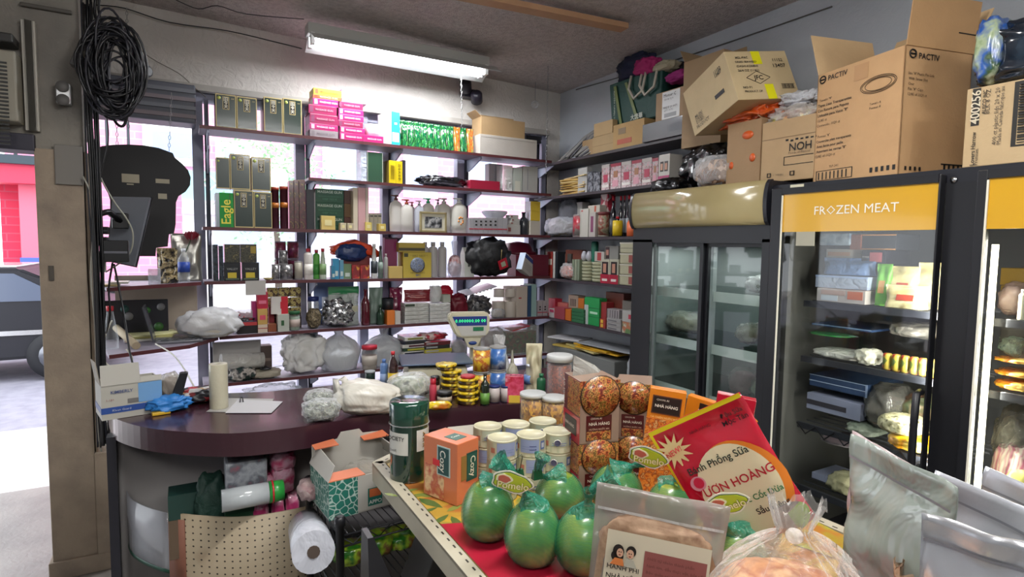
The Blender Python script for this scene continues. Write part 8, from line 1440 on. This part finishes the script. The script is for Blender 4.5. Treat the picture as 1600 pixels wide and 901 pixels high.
# shrink-wrapped milk cans
cnm = mat('#b8b79c', .3, coat=.5); lbm = '#8a94b3'; nmk = ('front left', 'front middle', 'front right', 'rear left', 'rear middle', 'rear right', 'far rear')
cpos = [(785, 682), (830, 677), (871, 672), (762, 664), (806, 661), (848, 656)]
for q, (px, py) in enumerate(cpos):
    P_ = onz(px, py, 1.121); z = TZ+.001
    for k in range(3):
        h_, r_ = .0562, .0425; o = MB().lathe([(r_*.96, 0), (r_, .002), (r_*.985, .004), (r_*.985, h_-.004), (r_, h_-.002), (r_*.97, h_), (r_*.9, h_), (r_*.89, h_-.002), (.002, h_-.002)], mat('#bdb99c', .35), 28).build('milk_can')
        b = MB(); curved(b, 0, 2*pi, .005, h_-.005, r_*1.002, '#b4b598'); b.build('paper_label', o)
        b = MB(); a = -pi/2-.55+.22*((q+k) % 3); ev = q in (0, 1, 4) if k == 2 else (q+k) % 2 == 0; curved(b, a-.75, a+.55, .014 if ev else .022, h_-.005, r_*1.008, lbm if ev else '#a9b09a'); curved(b, a+.66, a+1.05, .022, h_-.010, r_*1.008, '#5c6c98'); curved(b, a+.74, a+.97, .027, h_-.016, r_*1.012, '#b8bcc4'); curved(b, a-1.2, a-.88, .022, h_-.02, r_*1.008, '#b3705c'); curved(b, a-.6, a+.4, .030, .032, r_*1.012, '#7682a8'); curved(b, a-.6, a+.3, .024, .026, r_*1.012, '#7682a8')
        if (q+k) % 2: curved(b, a-.1, a+.35, .03, .034, r_*1.01, '#3c4470'); curved(b, a-.1, a+.35, .022, .026, r_*1.01, '#3c4470')
        b.build('label_print', o)
        if not ev:
            mm_ = Matrix.Rotation(a-.25+pi/2, 4, 'Z') @ Matrix.Translation((0, -r_*1.012, h_*.58)) @ Matrix.Rotation(pi/2, 4, 'X'); b = MB(); b.lathe([(.0105, 0), (.0105, .0006), (.001, .0006)], '#c3c2b4', 14, M=mm_); b.lathe([(.009, .0007), (.009, .001), (.0075, .001), (.0075, .0007)], '#5c5c78', 14, M=mm_); b.build('round_emblem', o)
        o.location = (P_.x, P_.y, z); z += h_+.0008; tag(o, '%s milk can, %s layer of the wrapped cluster' % (nmk[q], ('bottom', 'middle', 'top')[k]), 'can', 'cream-labelled milk cans in the wrapped cluster')
# pomelos in green nets
pom = pmat(['#3f6220', '#62822a', '#9a9c42', '#4e722a'], 9, .3, 'noise', .6, .15)
m, N, Lk, P = newmat('green_net'); P.inputs['Base Color'].default_value = (*lin('#0c8a68'), 1); P.inputs['Roughness'].default_value = .3
tc = N.new('ShaderNodeTexCoord'); w1 = N.new('ShaderNodeTexWave'); w1.inputs['Scale'].default_value = 55; w1.bands_direction = 'DIAGONAL'; w2 = N.new('ShaderNodeTexWave'); w2.inputs['Scale'].default_value = 95; w2.bands_direction = 'Z'; mxx = N.new('ShaderNodeMath'); mxx.operation = 'MAXIMUM'; ad = N.new('ShaderNodeMath'); ad.operation = 'MULTIPLY_ADD'; ad.inputs[1].default_value = .26; ad.inputs[2].default_value = .06; lw = N.new('ShaderNodeLayerWeight'); lw.inputs[0].default_value = .3; a2 = N.new('ShaderNodeMath'); a2.operation = 'MULTIPLY_ADD'; a2.inputs[1].default_value = .38; a2.use_clamp = True
tr = N.new('ShaderNodeBsdfTransparent'); mx = N.new('ShaderNodeMixShader'); Lk.new(tc.outputs['Object'], w1.inputs[0]); Lk.new(tc.outputs['Object'], w2.inputs[0]); Lk.new(w1.outputs['Fac'], mxx.inputs[0]); Lk.new(w2.outputs['Fac'], mxx.inputs[1]); Lk.new(mxx.outputs[0], ad.inputs[0]); Lk.new(lw.outputs['Facing'], a2.inputs[0]); Lk.new(ad.outputs[0], a2.inputs[2]); Lk.new(a2.outputs[0], mx.inputs[0]); Lk.new(tr.outputs[0], mx.inputs[1]); Lk.new(P.outputs[0], mx.inputs[2]); Lk.new(mx.outputs[0], N['Material Output'].inputs[0]); net = m
net2 = plastic('#0c7a62', .62, .4, .6, 40, .3)
def netneck(b, a, c, r0, r1, n=16, k=10, seed=0, fl=1.6):
    a, c = Vector(a), Vector(c); d = (c-a).normalized(); s = d.cross(Vector((.2, 1, .1))).normalized(); u = s.cross(d); i = b.mi(net2); G = []
    for q in range(k+1):
        t_ = q/k; r = r0+(r1-r0)*min(1, t_*1.7)+(r1*fl*max(0, t_-.7)*2.2); row = []
        for j in range(n): an = 2*pi*j/n; rr = r*(1+.35*noise.noise(Vector((cos(an)*2, sin(an)*2+seed, t_*2)))); row.append(b.bm.verts.new(a.lerp(c, t_)+(s*cos(an)+u*sin(an))*rr))
        G.append(row)
    for q in range(k):
        for j in range(n): b.face([G[q][j], G[q][(j+1) % n], G[q+1][(j+1) % n], G[q+1][j]], i, True)
POM = [(762, 847, 748, 80, 'leftmost', (806, 742), (778, 714), 1), (832, 886, 780, 86, 'front middle', (812, 752), (775, 718), 2), (874, 812, 738, 74, 'rear middle', (836, 742), (848, 712), 3), (914, 898, 792, 96, 'front right', (922, 766), (960, 742), 4), (962, 806, 728, 78, 'rear right', (1004, 722), (1012, 716), 5), (1047, 840, 752, 76, 'hidden middle', (1060, 752), (1070, 742), 6), (1168, 866, 770, 90, 'right rear', (1118, 768), (1112, 760), 7), (1152, 925, 822, 86, 'right front', (1122, 812), (1112, 800), 8)]
for (px, yb, yt, wp, n_, nk, nf, sd) in POM:
    bs = onz(px, yb-6, TZ); d = bs-EYE; d = -(Xc*d.x+Yc*d.y+Zc*d.z).z; R_ = wp/2*d/FPX; Hf = (yb-yt)*d/FPX*.93
    o = thing('pomelo', '%s green pomelo in a green net' % n_, 'pomelo', (bs.x, bs.y, TZ+.003), 0, 'pomelos in green nets on the table')
    sq_ = [(.002, 0), (R_*.42, Hf*.012), (R_*.74, Hf*.10), (R_*.94, Hf*.26), (R_, Hf*.42), (R_*.96, Hf*.58), (R_*.80, Hf*.76), (R_*.56, Hf*.90), (R_*.28, Hf*.975), (.002, Hf*.985)]
    sp = smooth([(a, c, 0) for a, c in sq_], 3); MB().lathe([(max(.001, p.x), max(0, p.y)) for p in sp], pom, 32, caps=False).build('fruit', o)
    b = MB(); b.lathe([(max(.001, p.x*1.03+.0015), max(0, p.y*1.015)) for p in sp[:-5]], net, 36, caps=False); b.build('net', o)
    nq = zc(nk[0], nk[1], d-.03)-o.location; ne = zc(nf[0], nf[1], d-.04)-o.location; b = MB(); tp = Vector((0, 0, Hf*.86)); netneck(b, tp, nq, R_*.62, .007, seed=sd); b.build('net_neck', o)
    if sd in (1, 2, 3, 4): b = MB(); netneck(b, nq, ne, .006, .014, k=7, seed=sd+3, fl=1); b.build('net_tail', o)
    if sd in (1, 3, 5, 7): # green binder clip, wire loops
        c_ = nq+Vector((0, -.01, .006)); b = MB(); b.hexa([c_+Vector(v_) for v_ in ((-.014, -.008, -.012), (.014, -.008, -.012), (.014, .008, -.012), (-.014, .008, -.012), (-.012, -.004, .012), (.012, -.004, .012), (.012, .004, .012), (-.012, .004, .012))], mat('#0f4a2c', .3), .001); b.build('clip', o)
        b = MB(); b.tube([c_+Vector((-.008, -.005, .010)), c_+Vector((-.012, -.012, .045)), c_+Vector((0, -.014, .052)), c_+Vector((.004, -.012, .044)), c_+Vector((.001, -.005, .010))], .0011, '#2c3a30', 4); b.build('clip_wire', o)
def fruit_tag(px, py, d, w_, rot, label):
    p = zc(px, py, d); yaw = math.atan2(p.y, p.x)-pi/2; t = thing('fruit_tag', label, 'tag', p, yaw); t.rotation_euler = (.15, rot, yaw); h_ = w_*.55
    def oval(sx, sy, y, c, dx=0, dz=0, nm_='card'):
        b = MB(); b.prism([(dx+sx*cos(q)*(1+.08*cos(5*q)), dz+sy*sin(q)*(1+.10*sin(4*q))) for q in [2*pi*k/28 for k in range(28)]], y, y+.0008, C(c), 'y'); return b.build(nm_, t)
    oval(w_/2, h_/2, 0, '#d3d4c4'); oval(w_*.46, h_*.43, -.0009, '#2c4a1c', nm_='dark_border'); oval(w_*.44, h_*.40, -.0018, '#a8b82c', nm_='green_field'); oval(w_*.20, h_*.22, -.0027, '#d8dcb4', -w_*.2, h_*.12, 'fruit_print'); oval(w_*.15, h_*.16, -.0036, '#b3604c', -w_*.2, h_*.12, 'fruit_flesh')
    b = MB(); b.text('Pomelo', (w_*.04, -.0032, -h_*.10), (1, 0, .1), (-.1, 0, 1), w_*.26, mat('#2a2c14')); b.text('Pomelo', (w_*.04, -.0040, -h_*.10), (1, 0, .1), (-.1, 0, 1), w_*.25, mat('#e6dfa8')); b.build('lettering', t); return t
fruit_tag(800, 753, 1.16, .085, .2, 'white-edged Pomelo tag between the leftmost and middle pomelos'); fruit_tag(1012, 714, 1.24, .085, .15, 'yellow green Pomelo tag above the rear right pomelo'); fruit_tag(1136, 786, 1.02, .075, -.4, 'big Pomelo tag at the grey pouch corner')
# noodle sauce cartons
food = pmat(['#5c1c14', '#8a3424', '#3a2a18', '#a8482c', '#c98a4c', '#4a5a24', '#7c2c1c', '#c9a05c', '#6c2418'], 85, .3, 'noise', .3); food2 = pmat(['#b3521c', '#d88a3c', '#c96a24', '#8a3c1c', '#d8a86a', '#a8481c'], 80, .3, 'noise', .3)
beige = mat('#8c7566', .4, coat=.3); dred = mat('#4a1216', .35, coat=.3); redc = mat('#a8142c', .3, coat=.4)
def sauce(x0, x1, z, h, lb, rot=.0, dz=0, d_=.12, yb=776, base=beige, w=.12):
    S = T(x0, x1, 600, yb, z if z > 1 else TZ+.001); S.f = onz((x0+x1)/2, yb, TZ).copy(); S.f.z = z; S.h = h; S.w = w
    o = B(S, d_, lb, base, 'carton', 'sauce_carton', side=mat('#5c1c2c', .35, coat=.3), rects=[(.02, .02, .98, .98, base), (0, .62, 1, 1, food), (.16, .05, .80, .45, dred), (.18, .06, .78, .20, food)], texts=[('CHON AI', .40, .405, .28, '#c9b8a8'), ('NHÀ HÀNG', .48, .32, .52, '#d8cdbc'), ('HƯƠNG NƯỚC AN', .48, .235, .50, '#c9a894')], srects=[(.0, .0, 1, .42, redc), (.12, .10, .85, .36, '#23161a'), (.28, .45, 1, .98, food)], stexts=[('MUOI OT', .10, .72, .42, '#d8ccc4', 1), ('NHÀ HÀNG', .48, .24, .55, '#c9b8b0')], rot=rot)
    b = MB(); mm_ = Matrix.Translation((0, -d_/2-.0018, h*.75)) @ Matrix.Rotation(pi/2, 4, 'X'); r_ = min(S.w*.52, h*.36)*.98; b.lathe([(r_, 0), (r_, .0006), (.001, .0006)], '#3a2418', 24, M=mm_, sy=.98); b.lathe([(r_*.93, .0007), (r_*.93, .0014), (.001, .0014)], food, 24, M=mm_); b.build('bowl_picture', o)
    return o, S
o, S = sauce(890, 950, TZ+.001, .152, 'lower food-print sauce carton behind the pomelos', .42); z = S.top+.001; sauce(890, 950, z, .178, 'upper tall food-print sauce carton with red side', .42)
o, S = sauce(962, 1012, TZ+.001, .142, 'food-print carton behind the red lying carton', -.02, yb=762, w=.10); sauce(962, 1012, S.top+.001, .165, 'upper beige food-print carton with its lid torn', -.02, yb=762, w=.10)
for (x0, x1, y0, y1, X_, lb) in ((902, 940, 552, 600, .05, 'torn clear flap standing behind the sauce cartons'),):
    p = zc(925, 590, 1.68); o = MB().sheet([(-.07, 0, 0), (.09, .0, -.03), (.03, .03, .03), (-.06, .01, .07)], .001, plastic('#a9a8a2', .6)).build('torn_wrap', None, p); tag(o, lb, 'wrap')
p = onz(975, 760, TZ)+Vector((0, .03, .115)); w_, d_, h_ = .14, .10, .05; S = Slot(p, -.35, w_, h_); sup = Slot(p-Vector((0, 0, .114)), -.35, .13, .112); B(sup, .09, 'dark carton supporting the red lying sauce carton', dred, 'carton', 'sauce_carton')
B(S, d_, 'red sauce carton lying with its label to the front', redc, 'carton', 'sauce_carton', top=mat('#a8243a', .3, coat=.4), rects=[(.12, .05, .9, .85, '#1f1418')], texts=[('CHON AI', .38, .72, .28, '#c9b8b0'), ('NHÀ HÀNG', .52, .38, .66, '#d8cdbc')])
def facing(px, py, d, w_, h_, lb, rects, texts, m_, roll=0, lean=0, th=.03, cat='carton', name='sauce_carton', turn=0, extra=None):
    p = zc(px, py, d); dz = max(0, p.z-TZ-.002); h0 = h_; h_ = h_+dz; p.z -= dz; fv = lambda v: (dz+v*h0)/h_; rects = [(r[0], fv(r[1]) if r[1] > 0 else 0, r[2], fv(r[3]), r[4]) for r in rects]; texts = [(q[0], q[1], fv(q[2]), q[3], q[4]) for q in texts]
    yaw = math.atan2(p.y, p.x)-pi/2+turn; o = MB().box(-w_/2, -th/2, 0, w_/2, th/2, h_, C(m_), .002).build(name); deco(o, w_, th, h_, rects, texts); o.location = p; o.rotation_euler = (lean, roll, yaw); return tag(o, lb, cat)
oc = mat('#cf7a1c', .3, coat=.5)
facing(1024, 690, 1.62, .098, .155, 'orange-topped sauce packet with a food picture', [(.0, .0, 1, .45, food2), (.10, .55, .90, .88, '#5c3420'), (.13, .57, .87, .86, '#1f1612'), (.68, .12, .92, .36, '#c9c6b0')], [('CHON AI', .38, .81, .34, '#d8cdbc'), ('NHÀ HÀNG', .50, .70, .62, '#e6dccc'), ('CÁ CHIÊN NƯỚC MẮM', .5, .49, .8, '#e8c98a')], oc, roll=.10)
facing(1074, 692, 1.70, .085, .145, 'second orange packet half behind the orange-topped one', [(.0, .0, 1, .50, food2), (.45, .62, 1, .92, '#23160f')], [('NHÀ HÀNG', .70, .78, .5, '#e6dccc')], oc, roll=.16, turn=-.3)
facing(1096, 690, 1.76, .10, .13, 'crumpled bright orange packet near the fridge', [(.1, .1, .5, .6, food2)], [], oc, roll=.5, turn=.2, name='orange_packet', cat='packet')
facing(1126, 700, 1.6, .10, .155, 'red sauce packet peeping behind the big red bag', [(.15, .5, .8, .85, '#1f1418')], [('NHÀ HÀNG', .48, .66, .5, '#d8cdbc')], redc, roll=.12)
# big red bag VON HOANG
def orient(o, px, py, d, roll, lean, turn=0): p = zc(px, py, d); o.location = p; yaw = math.atan2(p.y, p.x)-pi/2+turn; o.matrix_world = Matrix.Translation(p) @ Matrix.Rotation(yaw, 4, 'Z') @ Matrix.Rotation(roll, 4, 'Y') @ Matrix.Rotation(lean, 4, 'X')
w_, h_ = .222, .29; S = Slot((0, 0, 0), 0, w_, h_); rb = mat('#b3142c', .22, coat=.8, bump=.25, bs=12)
o = pouch(S, 'large tilted red bag printed VƯƠN HOÀNG leaning behind the pomelos', rb, 'bag', 'snack_bag', depth=.06, seed=5, wob=.006, rects=[(.0, .965, 1, 1, '#d8c81c'), (.0, .5, .03, .97, '#d8c81c')])
def Yf(u, v):
    edge = min(1, min(u, 1-u)*7)**.6; fat = edge*max(0, 1-v/.82)**.55*(1-.25*(1-v)) if 0 <= v < .82 else 0; return -.03*fat-.006
def disc(o, cu, cv, ru, rv, c, e, name, n=36, ks=6):
    b = MB(); i = b.mi(C(c)); ring = [[b.bm.verts.new((( cu+ru*k/ks*cos(q)-.5)*w_, Yf(cu+ru*k/ks*cos(q), cv+rv*k/ks*sin(q))-e, (cv+rv*k/ks*sin(q))*h_)) for q in [2*pi*j/n for j in range(n)]] for k in range(1, ks+1)]
    c_ = b.bm.verts.new(((cu-.5)*w_, Yf(cu, cv)-e, cv*h_))
    for j in range(n): b.face([c_, ring[0][j], ring[0][(j+1) % n]], i, True)
    for k in range(ks-1):
        for j in range(n): b.face([ring[k][j], ring[k+1][j], ring[k+1][(j+1) % n], ring[k][(j+1) % n]], i, True)
    return b.build(name, o)
disc(o, .60, .38, .40, .36, '#c9721c', .001, 'orange_oval'); disc(o, .56, .395, .37, .335, '#d0c8a4', .0018, 'cream_oval'); disc(o, .84, .10, .155, .10, pmat(['#8a7c6c', '#7c9a3c', '#a8988a', '#6c5c50'], 22, .4), .0032, 'food_window')
b = MB(); i = b.mi(mat('#d8c890')); n = 24; cu, cv = .155, .80
star = [b.bm.verts.new(((cu-.5)*w_+(.042 if j % 2 == 0 else .02)*cos(2*pi*j/n), -.0075, cv*h_+(.042 if j % 2 == 0 else .02)*sin(2*pi*j/n))) for j in range(n)]; b.face(star, i); b.build('star_print', o)
b = MB()
for s, u, v, f, c, an in (('Bánh Phồng Sữa', .50, .635, .62, '#1c2c24', .02), ('VƯƠN HOÀNG', .54, .455, .78, '#a81c2c', .02), ('Nước Cốt Dừa', .66, .31, .50, '#1f6a3c', .02), ('Sầu Riêng', .74, .21, .32, '#1a1a18', .02), ('NEW!', .155, .80, .17, '#b3142c', .2), ('Đậu Sữa', .84, .90, .22, '#23141a', -.0), ('Mộc Tân', .84, .845, .25, '#23141a', 0), ('NHÀ HÀNG', .50, .88, .22, '#4c0c14', 0)):
    n0 = len(b.bm.verts); b.text(s, ((u-.5)*w_, 0, v*h_), (1, 0, an), (-an, 0, 1), f*w_/text_geo(s)[2], C(c)); b.bm.verts.ensure_lookup_table()
    for vv in b.bm.verts[n0:]: vv.co.y = Yf(vv.co.x/w_+.5, vv.co.z/h_)-.0035
b.build('lettering', o); disc(o, .22, .53, .075, .055, '#c98a94', .002, 'fruit_print'); disc(o, .23, .535, .05, .04, '#b3203c', .003, 'fruit_flesh')
orient(o, 1195, 832, 1.22, -.56, .12, -.05)
# grey pouch HANH PHI
w_, h_ = .205, .30; S = Slot((0, 0, 0), 0, w_, h_); gp_ = pmat(['#6c5040', '#8a6c54', '#a3866c', '#7c5c48'], 22, .7, 'noise', 0, .6)
o = pouch(S, 'clear zip pouch of fried onions labelled HÀNH PHI NHÀ VIỆT', plastic('#a39a92', .55, .22, .35, 5, .3), 'pouch', 'onion_pouch', depth=.06, seed=2, wob=.005, zipm=plastic('#c9c8c6', .7))
MB().blob(w_*.88, .030, h_*.84, gp_, amp=.08, seed=3, sub=4, sq=.45, c=(0, 0, .005)).build('contents', o)
b = MB(); YL = -.040
for k, (u0, v0, u1, v1, c) in enumerate([(.13, .02, .88, .82, '#c9c0a8'), (.415, .02, .86, .745, '#8a4f4a')]):
    i = b.mi(C(c)); g = [[b.bm.verts.new(((u0+(u1-u0)*a/8-.5)*w_, YL-.0008*k, (v0+(v1-v0)*q/6)*h_)) for a in range(9)] for q in range(7)]
    for q in range(6):
        for a in range(8): b.face([g[q][a], g[q][a+1], g[q+1][a+1], g[q+1][a]], i, True)
b.build('paper_label', o)
b = MB(); y_ = YL-.004
for s, u, v, f in (('HÀNH PHI', .27, .635, .235), ('NHÀ VIỆT', .27, .585, .235)): b.text(s, ((u-.5)*w_, y_, v*h_), (1, 0, 0), (0, 0, 1), f*w_/text_geo(s)[2], '#23201c')
for k in range(12): b.text(('100% tự nhiên thành phần', 'hành tím, dầu thực vật, bột năng', 'Bảo quản nơi khô ráo thoáng mát', 'Net weight 200 g')[k % 4], ((.44-.5)*w_, y_-.001, (.715-.035*k)*h_), (1, 0, 0), (0, 0, 1), .0065, '#5c2c28', 'l')
b.build('lettering', o)
b = MB()   # couple drawing: two heads leaning together, dark hair, shoulders, thin ring
def ell(cx, cz, r1, r2, c, e): b.prism([(cx+r1*cos(q), cz+r2*sin(q)) for q in [2*pi*k/18 for k in range(18)]], y_-.001-e, y_-e, C(c), 'y')
X0, Z0_ = -.047, .2165
ell(X0-.0095, Z0_, .0085, .0105, '#1a1410', 0); ell(X0-.0105, Z0_-.008, .0095, .009, '#1a1410', 0); ell(X0+.0095, Z0_+.003, .0075, .0085, '#1a1410', 0)
ell(X0-.0070, Z0_-.002, .0050, .0068, '#c9a084', .0008); ell(X0+.0085, Z0_-.001, .0055, .0070, '#c9a084', .0008)
for xx in (-.0085, -.0055, .0068, .0100): ell(X0+xx, Z0_, .0008, .0008, '#1a1410', .0018)
for xx in (-.0070, .0085): ell(X0+xx, Z0_-.0045, .0016, .0006, '#8a2c24', .0018)
b.prism([(X0-.020, Z0_-.022), (X0+.001, Z0_-.022), (X0-.002, Z0_-.011), (X0-.014, Z0_-.011)], y_-.0012, y_-.0002, C('#c9763c'), 'y'); b.prism([(X0+.001, Z0_-.022), (X0+.020, Z0_-.022), (X0+.014, Z0_-.009), (X0+.003, Z0_-.009)], y_-.0012, y_-.0002, C('#a9a898'), 'y')
b.build('couple_drawing', o)
orient(o, 1000, 1052, .93, .085, -.02)
# clear bag of orange snacks, tied
def base(o, px, py, d, z=None, turn=0): p = zc(px, py, d); o.location = (p.x, p.y, TZ+.003); o.rotation_euler = (0, 0, math.atan2(p.y, p.x)-pi/2+turn)
o = sackmesh(.27, .20, .335, plastic('#e0dcd6', .16, .16, .8, 11, .5), neck=.86, nr=.13, flare=.26, fold=.12, seed=4, n=84, rings=40).build('snack_bag'); MB().blob(.25, .18, .225, pmat(['#b3703c', '#c98a54', '#a85c2c', '#d8a878', '#9a6a4c'], 17, .5, 'noise', .2, .8), amp=.10, seed=3, c=(0, 0, .004), sub=4).build('contents', o); MB().lathe([(.008, 0), (.012, .005), (.012, .012), (.008, .017)], plastic('#e6e3de', .4), 14, c=(0, 0)).build('knot', o); COL.objects[-1].location = (0, 0, .275)
base(o, 1238, 900, .84); tag(o, 'tied clear bag of orange brown snacks at the front of the table', 'bag')
o = sackmesh(.10, .09, .20, plastic('#d8d0c8', .75, .3, 1, 16), neck=.8, nr=.4, flare=.6, fold=.10, seed=9).build('plastic_bag'); base(o, 1425, 940, .70); tag(o, 'small milky plastic bag before the silver pouches', 'bag')
o = sackmesh(.12, .10, .22, plastic('#c9a888', .7, .3, 1, 16), neck=.8, nr=.5, flare=.6, fold=.10, seed=2).build('plastic_bag'); base(o, 1440, 890, .86); o.scale = (1, 1, 1); tag(o, 'peach-toned bag behind the milky plastic bag', 'bag')
# silver pouches
silv1 = mat('#cfd1d6', .26, .75, bump=.5, bs=7); silv2 = mat('#b9bcc4', .34, .5, bump=.4, bs=8)
def spouch(L_, R_, dL, h_, m_, lb, seed, depth=.07, lean=.0):
    zt = (EYE+ray(*L_)*dL).z; p0 = EYE+ray(*L_)*dL; p1 = onz(R_[0], R_[1], zt); w_ = (p1-p0).length; yaw = math.atan2(p1.y-p0.y, p1.x-p0.x)
    o = pouch(Slot((0, 0, 0), 0, w_, h_), lb, m_, 'pouch', 'foil_pouch', depth=depth, seed=seed, wob=.010, zipm=mat('#8f919a', .3, .5))
    o.location = Vector(((p0.x+p1.x)/2, (p0.y+p1.y)/2, zt-h_)); o.rotation_euler = (lean, 0, yaw)
    return o
spouch((1330, 677), (1497, 762), 1.05, .29, plastic('#8c958e', .86, .16, .5, 6), 'translucent greenish pouch at the left of the silver pouches', 3)
spouch((1332, 672), (1452, 742), 1.16, .28, plastic('#b9a8a8', .75, .16, .5, 6), 'pinkish clear pouch peeping behind the greenish one', 5)
spouch((1462, 734), (1650, 812), .99, .27, silv2, 'silver pouch with rounded corner in the middle row', 7, .05); spouch((1540, 728), (1680, 790), 1.10, .27, silv2, 'rearmost silver pouch at the right edge', 8, .05)
spouch((1440, 800), (1680, 868), .80, .27, silv1, 'front shiny silver pouch catching the light', 11)
